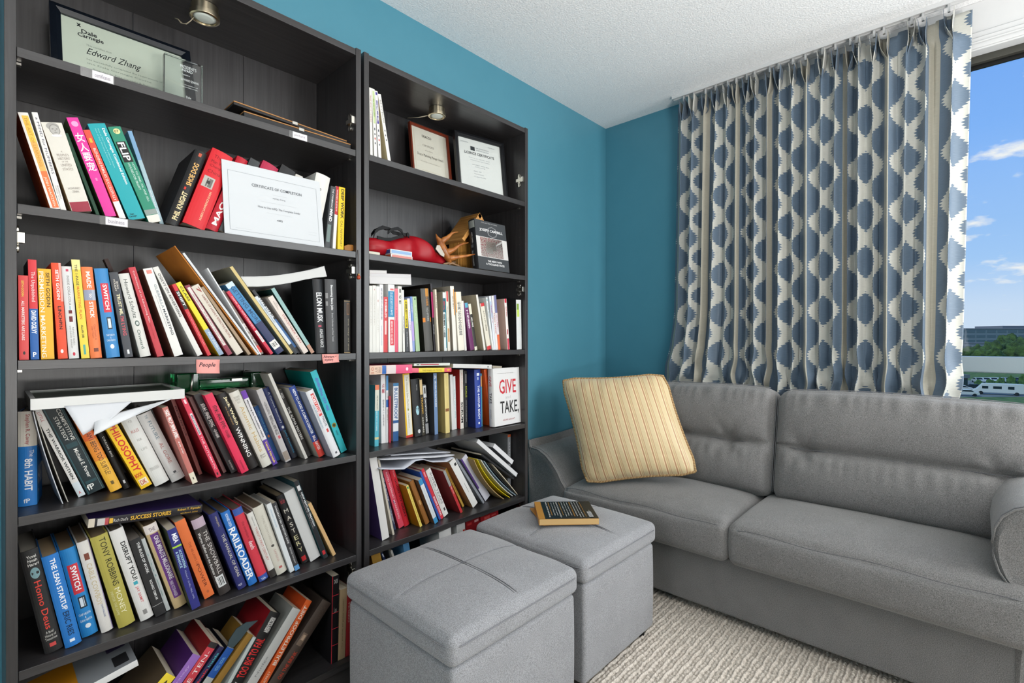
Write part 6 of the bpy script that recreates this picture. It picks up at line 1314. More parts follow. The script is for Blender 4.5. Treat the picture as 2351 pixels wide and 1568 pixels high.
def green_block():
    """translucent green acrylic tape stand lying on the books: two square cheeks joined by a bar"""
    G = glass_mat('green_acrylic', '#1f8a4d', .04, 1.45, .92)
    c = [P3('Z8', .12, p) for p in ((-10, 190), (258, 180), (255, 430), (-10, 440))]; e = [P3('Z8', .12, p) for p in ((870, 175), (1055, 172), (1050, 360), (865, 370))]
    t = thing('tape_stand', 'translucent green acrylic stand lying on the books under the pink note', 'desk stand', (.12, (c[0].y + e[1].y) / 2, c[3].z)); O = Vector(t.location)
    for q_, nm in ((c, 'cheek'), (e, 'cheek')):
        y0, y1 = q_[0].y, q_[1].y; z0, z1_ = q_[3].z, q_[0].z
        me = rbox(.07, y1 - y0, z1_ - z0, .004, (3, 3, 3)); me.materials.append(G); o = link(nm, me, t); o.location = Vector((.12, (y0 + y1) / 2, (z0 + z1_) / 2)) - O
    b0, b1 = P3('Z8', .12, (262, 245)), P3('Z8', .12, (865, 365))
    me = rbox(.055, b1.y - b0.y, (b0.z - b1.z) * .75, .004, (3, 8, 3)); me.materials.append(G); o = link('bar', me, t); o.location = Vector((.12, (b0.y + b1.y) / 2, (b0.z + b1.z) / 2)) - O
    s0, s1 = P3('Z8', .13, (555, 268)), P3('Z8', .13, (960, 250)); mb = MB(); mb.box((-.02, s0.y - O.y, s0.z - O.z - .002), (.02, s1.y - O.y, s0.z - O.z + .004)); mb.build('cutter_strip', M('#1a1c1b', .4), t)
    mb = MB(); w0 = P3('Z8', .155, (690, 258)); w1 = P3('Z8', .155, (815, 278)); mb.box((.03, w0.y - O.y, w1.z - O.z), (.036, w1.y - O.y, w0.z - O.z)); mb.build('steel_clip', METAL, t)
    mb = MB(); k0 = P3('Z8', .16, (220, 205)); k1 = P3('Z8', .16, (200, 440)); mb.tube([k0 - O, k1 - O], .003, n=8); mb.build('steel_rod', METAL, t, smooth=True)
green_block()
# fourth row: the book lying on top
lay('black and purple paperback lying across the spines, gold title', '#1d1a20', 'Y1', (738, 266), (1697, 132), .250, .0195, .15, where='nearer bookcase',
    T=[('SUCCESS STORIES', .34, .70, .25, .75, '#e3b23a', 'd', .03), ("Rich Dad's", .20, .32, .3, .68, '#d9d6cf', 'd', 0), ('Robert T. Kiyosaki', .76, .98, .5, .85, '#e3b23a', 'd', .01), ('with Sharon L. Lechter', .79, .96, .15, .35, '#e3b23a', 'd', 0)],
    P=[(0, .05, 0, 1, '#d9cdb9'), (.07, .13, .1, .9, '#c9c4c0'), (.13, .16, .1, .9, '#b84a50'), (.165, .195, .2, .8, '#e3b23a')], lc='#3d2a66', rc='#3d2a66', group='books in the fourth row of the nearer bookcase')
# leather blade of a page marker in the lowest row
def blade():
    c = [P3('Y3', .25, p) for p in ((1522, 386), (1440, 400), (1370, 445), (1318, 525), (1300, 600), (1345, 580), (1400, 520), (1460, 440))]; O = c[4].copy()
    mb = MB(); mb.prism([p - O for p in c], (-.003, 0, 0), M('#39484d', .6)); o = mb.build('page_marker', None); o.location = O; tag(o, 'curved dark teal leather page marker sticking out of the lowest books', 'bookmark')
blade()

# ---- top shelf of the corner bookcase --------------------------------------------------
q = [Vector((.075, -1.545, 0)), Vector((.075, -1.347, 0)), Vector((.130, -1.365, 0)), Vector((.130, -1.562, 0))]
for p, zz in zip(q, (z1 + .264, z1 + .264, z1 + .001, z1 + .001)): p.z = zz
picture_frame('reddish wood framed award leaning on the corner bookcase top shelf', q, .0085, .016, M('#7a3320', .35), CREAM,
    [('DRACCO', .30, .56, .105, .15, '#4b4440', .02), ('CERTIFICATE', .30, .62, .27, .305, '#8a8178', .0), ('Dracco Marketing Manager Award', .14, .86, .44, .50, '#5c554e', .0), ('of excellence', .36, .58, .36, .38, '#a79e94'), ('Proudly presented to', .22, .74, .57, .59, '#a79e94'), ('Edward Zhang', .34, .68, .80, .85, '#5c554e', 0),
     (.08, .085, .05, .95, '#cdbb9a'), (.91, .915, .05, .95, '#cdbb9a'), (.25, .75, .73, .735, '#cdbb9a'), (.25, .75, .91, .915, '#cdbb9a')])
q = [Vector((.128, -1.358, 0)), Vector((.176, -1.113, 0)), Vector((.212, -1.118, 0)), (Vector((.166, -1.366, 0)))]
for p, zz in zip(q, (z1 + .272, z1 + .272, z1 + .001, z1 + .001)): p.z = zz
picture_frame('black framed licence certificate right of the wood framed award', q, .018, .020, M('#1c1d20', .3), LET,
    [('LICENCE CERTIFICATE', .13, .84, .235, .285, '#3c4046', .02), (.28, .38, .13, .205, '#33373c'), ('REAL ESTATE COUNCIL', .41, .72, .135, .155, '#9096a0'), ('OF BRITISH COLUMBIA', .41, .72, .175, .195, '#9096a0'), ('licence number', .06, .24, .06, .08, '#9096a0'), ('date issued', .7, .86, .06, .08, '#9096a0'),
     ('This is to certify that', .22, .72, .34, .36, '#a0a5ac'), ('is licensed as a representative', .26, .72, .38, .40, '#a0a5ac'), ('under the act', .3, .70, .46, .48, '#a0a5ac'), ('for the brokerage', .36, .6, .50, .52, '#a0a5ac'), ('Suite 100', .32, .5, .58, .60, '#a0a5ac'), ('Vancouver', .32, .56, .63, .65, '#a0a5ac'), ('Canada', .32, .6, .68, .70, '#a0a5ac')])

# ---- second shelf of the corner bookcase ----------------------------------------------
z2 = ZS[2] + .0008
def red_bag():
    prof = [(160, 560), (230, 545), (330, 560), (440, 555), (540, 520), (640, 515), (740, 545), (840, 610), (930, 690), (1010, 770), (1070, 830), (1105, 858)]
    Q = [P3('Y5', .16, p) for p in prof]; Q[0].y = YR + .021
    n = len(Q); m = 20; O = Vector((.16, (Q[0].y + Q[-1].y) / 2, z2)); pts = []; r = random.Random(3)
    for k, p in enumerate(Q):
        h = max(.006, p.z - z2); s = k / (n - 1); w = .075 * (1 - .75 * s ** 3) + .012 * math.sin(k * 2.1)
        for j in range(m):
            a = 2 * PI * j / m; ca, sa = math.cos(a), math.sin(a)
            xx = w * math.copysign(abs(ca) ** .75, ca); zz = h * (.5 + .5 * math.copysign(abs(sa) ** .7, sa))
            wr = .0045 * math.sin(k * 1.9 + 3 * a) * (1 if 0 < j < m else 1) * max(0, min(1, (zz - .004) / .02))
            pts.append((xx + wr, p.y - O.y, max(0, zz + wr * .8)))
    me = bpy.data.meshes.new('pouch'); f = []
    for k in range(n - 1):
        for j in range(m): f.append((k * m + j, k * m + (j + 1) % m, (k + 1) * m + (j + 1) % m, (k + 1) * m + j))
    f += [tuple(range(m))[::-1], tuple(range((n - 1) * m, n * m))]
    me.from_pydata(pts, [], f); me.update(); me.polygons.foreach_set('use_smooth', [True] * len(me.polygons)); me.materials.append(M('#a80f1e', .42))
    t = thing('bag', 'slumped red pouch with black webbing handles on the shelf', 'bag', O)
    o = link('pouch', me, t); md = o.modifiers.new('soft', 'SUBSURF'); md.levels = 2; md.render_levels = 2
    def web(pp, x, wd, name='handle'):
        S = [P3('Y5', xx, p) - O for p, xx in zip(pp, x)]; v = []; fs = []
        for i, p in enumerate(S): v += [p + Vector((0, 0, wd)), p + Vector((-.004, 0, wd)), p + Vector((-.004, 0, -wd)), p + Vector((0, 0, -wd))]
        for i in range(len(S) - 1):
            for k in range(4): fs.append((i * 4 + k, i * 4 + (k + 1) % 4, i * 4 + 4 + (k + 1) % 4, i * 4 + 4 + k))
        fs += [(3, 2, 1, 0), tuple(range(len(v) - 4, len(v)))]
        mb = MB(); mb.add(v, fs, M('#17181a', .7)); mb.build(name, None, t, bevel=.0006)
    web(((215, 520), (235, 460), (290, 415), (350, 405), (420, 425), (470, 470), (560, 490), (640, 500)), [.215] * 8, .006)
    web(((260, 530), (350, 555), (440, 555), (540, 525), (600, 515), (580, 450), (525, 415), (450, 430), (400, 470)), [.232] * 9, .0055)
    web(((185, 500), (220, 450), (330, 400), (380, 420)), [.19, .2, .2, .2], .006)
    web(((640, 500), (655, 490), (672, 520)), [.22, .22, .22], .007)
red_bag()
def card_box(label, yl, yr, xf_, zb, th, dp, c1, c2, yaw=0):
    w = yr - yl; t = thing('card_box', label, 'box', (xf_, (yl + yr) / 2, zb), (0, 0, yaw)); mb = MB(); mb.box((-dp, -w / 2, 0), (0, w / 2, th)); mb.build('carton', M('#e2e0df', .4), t, bevel=.0008)
    mb = MB(); mb.add([(.0004, -w * .46, th * .18), (.0004, w * .46, th * .18), (.0004, w * .46, th * .82), (.0004, -w * .46, th * .82)], [(0, 1, 2, 3)], M(c1, .4)); mb.build('front_print', None, t)
    mb = MB(); mb.add([(-dp * .95, -w / 2 - .0004, th * .12), (-dp * .05, -w / 2 - .0004, th * .12), (-dp * .05, -w / 2 - .0004, th * .88), (-dp * .95, -w / 2 - .0004, th * .88)], [(3, 2, 1, 0)], M(c2, .4)); mb.build('side_print', None, t)
a = P3('Y5', .262, (436, 790)); b_ = P3('Y5', .262, (712, 820))
card_box('red and white playing-card box, underneath the blue one', a.y, b_.y, .262, z2, .0125, .064, '#d88a80', '#c9603f')
card_box('blue and white playing-card box stacked on the red one', a.y - .001, b_.y - .001, .2605, z2 + .0131, .0165, .064, '#8fb0d6', '#2c4f8a')
c = P3('Y5', .268, (160, 745)); d_ = P3('Y5', .268, (295, 755)); mb = MB(); mb.box((-.09, 0, 0), (0, d_.y - YR - .021, .0095)); o = mb.build('notepad', M('#d9d5c4', .7), bevel=.0008); o.location = (.268, YR + .0205, z2); tag(o, 'small cream notepad beside the playing-card boxes', 'notepad')
def antler():
    O = P3('Y5', .215, (1190, 870)); O.z = z2
    t = thing('antler', 'varnished brown antler standing on a twig foot beside the red pouch', 'antler', O)
    m = noise_mat('antler_varnish', '#7a421c', '#b9773c', scale=28, rough=.3, bump=.2, bscale=60)
    def q(pp): return [P3('Y5', xx, (a, b)) - O for a, b, xx in pp]
    mb = MB()
    for pp, rr in (([(1195, 865, .215), (1165, 800, .215), (1120, 720, .215), (1085, 640, .212), (1060, 580, .208), (1030, 535, .204), (1010, 485, .2)], [.008, .013, .017, .016, .0125, .006, .0012]),
                   ([(1075, 600, .212), (1120, 560, .214), (1165, 530, .218), (1215, 480, .222), (1255, 465, .225), (1302, 461, .228)], [.012, .011, .008, .005, .003, .001]),
                   ([(1125, 730, .215), (1190, 710, .22), (1240, 690, .224), (1300, 640, .228), (1360, 612, .23), (1432, 600, .232)], [.014, .012, .008, .006, .0045, .001]),
                   ([(1165, 800, .215), (1225, 795, .222), (1290, 785, .228), (1370, 775, .232), (1450, 760, .236), (1525, 745, .238)], [.013, .011, .0075, .006, .004, .001])):
        mb.tube(q(pp), rr, m, n=12)
    mb.build('branches', None, t, smooth=True)
    mb = MB()
    for pp, rr in (([(1110, 875, .235), (1160, 868, .222), (1200, 862, .214), (1262, 850, .205)], [.003, .005, .005, .003]), ([(1180, 880, .23), (1215, 865, .22), (1260, 880, .225), (1325, 905, .235)], [.003, .004, .004, .002])): mb.tube([Vector((p.x, p.y, max(p.z, .004))) for p in q(pp)], rr, M('#9b7a5c', .7), n=8)
    mb.build('twig_foot', None, t, smooth=True)
    mb = MB(); A = [P3('Y5', xx, p) - O for p, xx in (((1028, 632), .232), ((1060, 630), .236), ((1122, 745), .238), ((1118, 782), .236), ((1075, 760), .232), ((1012, 680), .230))]; mb.prism(A, (-.003, 0, 0), M('#cdc6ba', .6)); mb.build('sawn_face', None, t)
antler()
def birdhouse():
    y0 = P3('Y5', .15, (1300, 700)).y; y1 = P3('Y5', .15, (1505, 700)).y; ap = P3('Y5', .19, (1578, 212)); dn = P3('Y5', .19, (1350, 545))
    W1, W2 = noise_mat('pine', '#9a6a2c', '#c58f48', scale=6, rough=.45, bump=.1, stretch=(20, 20, 1)), noise_mat('pine_roof', '#b27a3a', '#d29a58', scale=6, rough=.4, bump=.1, stretch=(1, 14, 14))
    t = thing('wooden_house', 'small pine house-shaped box behind the black-covered book', 'ornament', (.12, (y0 + y1) / 2, z2)); O = Vector(t.location)
    hb = P3('Y5', .15, (1400, 560)).z - z2
    mb = MB(); mb.box((-.03, y0 - O.y, 0), (.03, y1 - O.y, hb)); mb.build('post', W1, t, bevel=.001)
    for i in range(5):
        yy = y0 - O.y + (y1 - y0) * (i + .5) / 5; mb = MB(); mb.box((.030, yy - .004, .002), (.0325, yy + .004, hb - .002)); mb.build('slat', W1, t)
    A = ap - O; D = dn - O; dirn = (D - A); L_ = math.hypot(dirn.y, dirn.z); u = Vector((0, dirn.y / L_, dirn.z / L_)); nn = Vector((0, -u.z, u.y)); nn = nn if nn.z > 0 else -nn
    for sg in (1, -1):
        uu = Vector((0, u.y * sg, u.z)); n2 = Vector((0, nn.y * sg, nn.z)); Ls = L_ if sg == 1 else L_ * .80
        a = Vector((0, A.y, A.z)); pts = [a, a + uu * Ls, a + uu * Ls + n2 * -.016, a - n2 * .016 + Vector((0, 0, -.004))]
        mb = MB(); mb.prism([p + Vector((.07, 0, 0)) for p in pts], (-.12, 0, 0), W2); mb.build('roof_board', None, t, bevel=.001)
    mb = MB(); g = [Vector((.03, A.y - .004 + s_ * .030, hb - .002)) for s_ in (-1, 1)] + [Vector((.03, A.y, A.z - .03))]; mb.prism(g, (-.05, 0, 0), W1); mb.build('gable', None, t)
birdhouse()
MOS = noise_mat('mosaic_print', '#a83a48', '#d9d2c8', scale=210, rough=.5, bump=0, lo=.42, hi=.56)
def facing(look, col, rc, o, w, h, d, lean, yaw, T=(), C=(), P=(), **k):
    mx = Matrix.Translation(o) @ Matrix.Rotation(yaw, 4, 'Z') @ Matrix.Rotation(-lean, 4, 'Y') @ Matrix.Rotation(-PI / 2, 4, 'Z')
    return build_book(rec(look, col, w, h, d, mx, T=T, C=C, P=P, rc=rc, hard=True, **k))
def hero():
    bl = P3('Y5', .262, (1560, 945)); br = P3('Y5', .262, (1955, 1000)); tl = P3('Y5', .225, (1505, 312))
    d = br.y - bl.y; h = (tl.z - z2) * 1.012; ln = .135; w = .038
    facing('dark grey hardback shown cover-out with a red and white mosaic picture', '#232527', '#46494c', Vector((.262 - w / 2 - .004, bl.y + .002, z2 + .0032)), w, h, d, ln, .0, where='',
        T=[('JOSEPH CAMPBELL', .26, .48, .4, .62, '#d8d8d8', 'd', 0), ('THE HERO WITH A THOUSAND FACES', .62, .92, .3, .5, '#d8d8d8', 'd', 0)], P=[(.03, .17, .1, .95, '#8f948f'), (.50, .56, .2, .6, '#5d6062')],
        C=[(.335, .745, .0, 1, '#d7d5d2'), (.345, .735, .12, .84, MOS), (.42, .60, .3, .62, '#b9b4a6'), (.55, .66, .28, .5, '#c9c6be'), ('JOSEPH CAMPBELL', .165, .235, .13, .88, '#f2f2f2', .02), ('COLLECTED WORKS', .035, .055, .2, .72, '#c9c9c9', 0), ('THE HERO WITH', .80, .84, .3, .76, '#f2f2f2', .02), ('A THOUSAND FACES', .86, .90, .24, .84, '#f2f2f2', .02), ('O', .10, .325, .36, .70, '#8f9092', -.02)])
hero()

# ---- flat books over the upright row ---------------------------------------------------
G3 = 'books lying flat in the corner bookcase'
def topz(y, rows): 
    """height of the highest book below y in a settled row"""
    best = 0
    for r in rows:
        c, _, _ = corners(r); lo, hi = min(p.x for p in c), max(p.x for p in c)
        if lo - .002 <= y <= hi + .002: best = max(best, max(p.y for p in c))
    return best
lay('white thick paperback lying flat over the white slim books', '#dcdad7', 'Y6', (108, 300), (672, 318), .245, .0245, .15, pages=True, pg='#dedcdc', group=G3)
lay('white paperback, middle of the flat pile over the white slim books', '#d6c7c9', 'Y6', (108, 231), (668, 246), .243, .0185, .15, pages=True, pg='#d9d7d8', group=G3)
lay('short white booklet on top of the flat pile', '#e0dedb', 'Y6', (108, 166), (342, 172), .24, .012, .12, pages=True, pg='#e2e0de', group=G3)
lay('pink and peach thick paperback lying flat with its spine outward', '#e0557c', 'Y7', (108, 296), (684, 272), .262, .0300, .15, group=G3,
    T=[('10', .03, .1, .15, .8, '#c77a62', 'h', 0), ('人性', .12, .18, .2, .8, '#7a5c50', 'h', 0), ('的优点', .19, .26, .2, .8, '#7a5c50', 'h', 0)],
    P=[(0, .60, 0, 1, '#e2c2ac'), (.28, .375, .02, .98, '#2f63ad'), (.39, .60, .02, .98, '#dccdcb'), (.84, .9, .3, .7, '#f1dce4', 'o')])
lay('yellow and pink paperback lying flat with its spine outward', '#e8cf45', 'Y7', (676, 268), (1213, 258), .258, .0160, .15, group=G3,
    T=[('THE RULES OF PEOPLE', .25, .75, .3, .65, '#9a8530', 'd', 0)], P=[(0, .17, 0, 1, '#e2677c'), (.81, 1, 0, 1, '#df5a6c'), (.88, .95, .25, .75, '#eaa04c')])
lay('white slim book lying on the yellow and pink one', '#dde0d8', 'Y7', (708, 180), (1192, 170), .252, .0095, .16, group=G3, P=[(.17, .68, .3, .75, '#b94a55'), (.07, .14, .3, .7, '#4a5a4a')])
lay('white book lying flat over the blue and orange spines', '#dbdad8', 'Y7', (1235, 203), (1757, 214), .258, .0160, .16, group=G3, T=[('the world is flat a brief history', .15, .7, .4, .6, '#b8b6b4', 'd', 0)], P=[(.88, .91, .3, .6, '#5b5652')], lc='#6d6a68', rc='#6d6a68')
gp = P3('Y7', .262, (1790, 1000)); ge = P3('Y7', .268, (2200, 940)); gt = P3('Y7', .25, (1800, 225))
facing('white hardback shown cover-out with tall red and black words', '#e4e2e0', '#e8e7e6', Vector((.262 - .017, gp.y + .001, ZS[4] + .0032)), .031, gt.z - ZS[4], -1.0905 - gp.y, .045, .04,
    T=[('GIVE', .13, .31, .3, .72, '#c63b47', 'd', .01), ('TAKE', .42, .60, .3, .72, '#2c2c2e', 'd', .01), ('and', .345, .38, .4, .6, '#b9b7b5', 'd', 0), ('ADAM GRANT', .7, .86, .4, .6, '#8d8b8a', 'd', 0)],
    C=[('GIVE', .20, .45, .20, .84, '#cf3440', .01), ('and', .49, .54, .42, .62, '#c9c7c6', 0), ('TAKE,', .58, .83, .22, .92, '#2b2b2d', .01), ('ADAM GRANT', .895, .925, .3, .76, '#b4545c', .0), ('a revolutionary approach to success', .08, .10, .15, .75, '#a5a3a2', 0)], where='')
lay('small cream book end peeping over the white cover-out book', '#cfcfc6', 'Y7', (1765, 207), (1892, 214), .20, .011, .12, group=G3, pages=True)

# ---- lower row: papers, folder and magazines ------------------------------------------
z5 = ZS[5]
def page_pile():
    def sheet(label, rows, xs, mat, thick=.0012, name='paper', cat='papers', rise=.008):
        """a limp sheet given by its front edge and back edge"""
        F_ = [P3('Y8', xs[0], p) for p in rows]; O = F_[0].copy(); pts = []; nv = 8
        for j in range(nv):
            v = j / (nv - 1)
            for p in F_: pts.append(Vector((xs[0] + (xs[1] - xs[0]) * v, p.y, p.z + rise * v - .004 * math.sin(PI * v))) - O)
        me = grid_mesh(pts, len(F_), nv); me.materials.append(mat); o = link(name, me); o.location = O; md = o.modifiers.new('sheet', 'SOLIDIFY'); md.thickness = thick; md.offset = 1; tag(o, label, cat)
    W_ = M('#cdd0da', .6); W2 = M('#dcdde2', .6)
    sheet('wavy white magazine lying lowest over the red hardbacks', [(214, 480), (250, 478), (330, 482), (480, 478), (540, 440), (610, 385), (700, 370), (800, 400), (960, 395), (1040, 350)], (.262, .07), W_, .0025, 'magazine', 'magazine')
    sheet('white papers lying over the wavy magazine', [(212, 372), (300, 372), (420, 366), (560, 362), (700, 350), (840, 345), (960, 335), (1045, 322)], (.258, .06), W2, .003)
    sheet('uppermost loose white sheets under the shelf edge', [(260, 327), (400, 322), (560, 311), (700, 304), (860, 297), (1000, 290)], (.25, .05), M('#d3d5dd', .6), .003, rise=-.002)
    sheet('black-edged folder under the uppermost sheets', [(205, 345), (250, 341), (330, 333)], (.254, .06), M('#2b2a2c', .5), .004, 'folder', 'folder')
page_pile()
def curved(label, cat, name, tf, mid, bot, x, thick, mat, depth=.19, lean_th=.0):
    """folder or magazine leaning right-to-left, bowed under its own weight: a bent slab"""
    Q = [P3('Y8', x, p) for p in (tf, mid, bot)]; Q[2].z = z5 + .0008; n = 14; path = []
    for i in range(n):
        s = i / (n - 1); path.append(Q[0] * (1 - s) ** 2 + Q[1] * 2 * s * (1 - s) + Q[2] * s * s)
    v = []; f = []
    for i, p in enumerate(path):
        tg = (path[min(n - 1, i + 1)] - path[max(0, i - 1)]).normalized(); nn = Vector((0, -tg.z, tg.y)); nn = nn if nn.z > 0 else -nn
        v += [p, p + nn * thick, p + nn * thick + Vector((-depth, 0, .0)), p + Vector((-depth, 0, 0))]
    for i in range(n - 1):
        for k in range(4): f.append((i * 4 + k, i * 4 + (k + 1) % 4, (i + 1) * 4 + (k + 1) % 4, (i + 1) * 4 + k))
    f += [(3, 2, 1, 0), tuple(range((n - 1) * 4, n * 4))]
    O = path[-1].copy(); mb = MB(); mb.add([p - O for p in v], f, mat); o = mb.build(name, None); o.location = O; tag(o, label, cat); o.data.polygons.foreach_set('use_smooth', [False] * len(o.data.polygons)); return o
curved('tan papers bowed beneath the yellow folder', 'papers', 'paper_bundle', (1262, 372), (1385, 680), (1600, 800), .240, .003, M('#b79a66', .8))
curved('bright yellow folder bowed under its own weight', 'folder', 'folder', (1300, 368), (1425, 655), (1668, 812), .245, .0025, M('#e3cd1f', .5))
curved('white magazines leaning on the yellow folder', 'magazine', 'magazine', (1342, 375), (1490, 630), (1700, 800), .240, .003, M('#d4d3cc', .7))
curved('teal-grey magazine among the bowed papers', 'magazine', 'magazine', (1380, 390), (1520, 615), (1735, 770), .244, .003, M('#8fa3ac', .6))
curved('black folder with tan pages inside', 'folder', 'folder', (1415, 412), (1560, 600), (1738, 712), .238, .0025, M('#2a2a2b', .5))
curved('cream notebook on the black folder', 'notebook', 'notebook', (1440, 392), (1595, 565), (1753, 680), .240, .003, M('#d9cbb0', .7))
lay('black cloth book lying slanted under the thick white one', '#2c2d30', 'Y8', (1345, 322), (1712, 592), .246, .0075, .19, pages=False, group=None)
lay('thick white-paged book lying slanted, steeply tilted', '#d2d3d4', 'Y8', (1292, 175), (1738, 562), .252, .017, .19, pages=True, pg='#e2e2e2', group=None)
lay('shorter white-paged book on the thick slanted one', '#55565a', 'Y8', (1475, 232), (1690, 424), .250, .020, .17, pages=True, pg='#e4e4e5', group=None)
p = P3('Y8', .262, (1605, 270)); 
r_ = rec('upright grey volume standing in the corner behind the slanted books', '#85878a', .020, .262, .12, Matrix.Translation((.200, YR + .7655, z5 + .0006)), lc='#8d8f90', T=[('ALMANAC', .12, .6, .3, .7, '#c9cbcd', 'd', 0)], P=[(0, .04, 0, 1, '#b5552d'), (.55, .75, .1, .9, '#3f4f5c')]); build_book(r_)

# ------------------------------------------------------------------ cushion on the sofa
def stripe_mat():
    m, t, b = newmat('satin_stripe'); L = t.links.new
    uv = N(t, 'ShaderNodeUVMap'); sp = N(t, 'ShaderNodeSeparateXYZ'); L(uv.outputs[0], sp.inputs[0])
    ml = N(t, 'ShaderNodeMath', operation='MULTIPLY'); L(sp.outputs[0], ml.inputs[0]); ml.inputs[1].default_value = 12.5
    fr = N(t, 'ShaderNodeMath', operation='FRACT'); L(ml.outputs[0], fr.inputs[0])
    r = N(t, 'ShaderNodeValToRGB'); r.color_ramp.interpolation = 'CONSTANT'; L(fr.outputs[0], r.inputs[0])
    e = r.color_ramp.elements; e[0].position = 0; e[0].color = (*lin('#d6c196'), 1); e[1].position = .34; e[1].color = (*lin('#f3dab2'), 1)
    for p, c in ((.40, '#b48a63'), (.56, '#f3dab2'), (.62, '#c9b083'), (.78, '#e3c597'), (.83, '#b99670'), (.90, '#d6c196')):
        x = e.new(p); x.color = (*lin(c), 1)
    L(r.outputs[0], b.inputs['Base Color']); b.inputs['Roughness'].default_value = .42; b.inputs['Specular IOR Level'].default_value = .5; b.inputs['Sheen Weight'].default_value = .3
    n = N(t, 'ShaderNodeTexNoise'); n.inputs['Scale'].default_value = 7; n.inputs['Detail'].default_value = 3; L(uv.outputs[0], n.inputs['Vector'])
    bp = N(t, 'ShaderNodeBump'); bp.inputs['Strength'].default_value = .35; bp.inputs['Distance'].default_value = .012; L(n.outputs['Fac'], bp.inputs['Height']); L(bp.outputs[0], b.inputs['Normal'])
    return m
def pillow():
    TL, TR, BR, BL = on('y', -.665, 1285, 868), on('y', -.445, 1527, 856), on('y', -.545, 1608, 1090), on('y', -.765, 1343, 1113)
    q = (TL, TR, BR, BL); n = (TR - TL).cross(BL - TL).normalized() * -1
    if n.dot(CAM - TL) < 0: n = -n
    O = (BL + BR) / 2; t = thing('cushion', 'beige striped square cushion with rope piping in the sofa corner', 'cushion', O)
    nu = 41
    def pos(u, v, side):
        p = lerp2(q, u, v); a, b_ = 2 * u - 1, 2 * v - 1
        c = sum(q, Vector()) / 4; p = p + (c - p) * (.055 * ((1 - a * a) * b_ * b_ + (1 - b_ * b_) * a * a))
        prof = max(0, (1 - a ** 2) * (1 - b_ ** 2)) ** .5; p = p + (c - p) * .06 * max(0, abs(a) + abs(b_) - 1.72) / .28
        wr = .004 * math.sin(14 * a + 4 * b_) * (abs(b_) ** 4) * (1 - b_ * b_) * 3 + .004 * math.sin(11 * b_ - 5 * a) * abs(a) ** 5 * (1 - a * a) * 3
        return p + n * side * (.088 * prof + wr) 
    for side, nm in ((1, 'front_panel'), (-1, 'back_panel')):
        pts = [pos(i / (nu - 1), j / (nu - 1), side) - O for j in range(nu) for i in range(nu)]
        uv = [(i / (nu - 1), j / (nu - 1)) for j in range(nu) for i in range(nu)]
        me = grid_mesh(pts, nu, nu, uv); me.materials.append(STR); link(nm, me, t)
    edge = [pos(i / 60, 0, 0) for i in range(60)] + [pos(1, i / 60, 0) for i in range(60)] + [pos(1 - i / 60, 1, 0) for i in range(60)] + [pos(0, 1 - i / 60, 0) for i in range(60)]
    # twisted rope piping: two strands wound about the edge
    fine = []
    for i in range(len(edge)):
        for k in range(5): fine.append(edge[i].lerp(edge[(i + 1) % len(edge)], k / 5))
    for ph in (0, PI):
        mb = MB(); path = []
        for i, p in enumerate(fine):
            tg = (fine[(i + 1) % len(fine)] - fine[i - 1]).normalized(); s1 = tg.cross(n).normalized(); a = i * .72 + ph
            path.append(p + (s1 * math.cos(a) + n * math.sin(a)) * .0032 - O)
        mb.tube(path, .0036, M('#c9a877', .6) if ph == 0 else M('#b08d62', .6), n=6, closed=True); mb.build('rope_piping', None, t, smooth=True)
STR = stripe_mat()
pillow()

# ------------------------------------------------------------------ paperback on the far ottoman
def ottoman_books():
    zt = .4425
    A = [on('z', zt + .0005 + .021, *p) for p in ((1226.5, 1155), (1351, 1150), (1371, 1188), (1237, 1195))]      # back-left, back-right, front-right, front-left of the cover
    fl, fr, br, bl = A[3], A[2], A[1], A[0]
    # spine is on the short left end
    Zv = (bl - fl).normalized(); Zv.z = 0; Zv.normalize(); Yv = Vector((0, 0, 1)); Xv = Yv.cross(Zv); 
    h = (bl - fl).length; d = (fr - fl).length; w = .0215
    mid = (fl + bl) / 2
    def place(o, rot, look, lc, rc, w, d, h, C):
        Zr = Matrix.Rotation(rot, 3, 'Z') @ Zv; Xr = Yv.cross(Zr)
        mx = frame3(o - Zr * h / 2, Xr, Yv, Zr)
        build_book(rec(look, '#c8893a', w, h, d, mx, lc=lc, rc=rc, C=C, pg='#d8b27a', where='', ro=.35))
    C = [(0, 1, .0, .11, '#c98a35')]
    for i in range(13):
        u = .15 + i * .051; 
    place(Vector((mid.x, mid.y, zt + .0045 + w / 2)), 0, 'paperback lying face down on the far ottoman', '#1d1c1b', '#1d1c1b', w, d, h, [])
    place(Vector((mid.x, mid.y, zt + .0005 + .002)) , .20, 'thin orange booklet beneath the face-down paperback', '#c8893a', '#c8893a', .0036, d * .92, h * .96, [])
    # back-cover print, laid on the upper face
    O = Vector((mid.x, mid.y, zt + .0045 + w)); Xb = Yv.cross(Zv) * -1
    return O, Xb, Zv, d, h
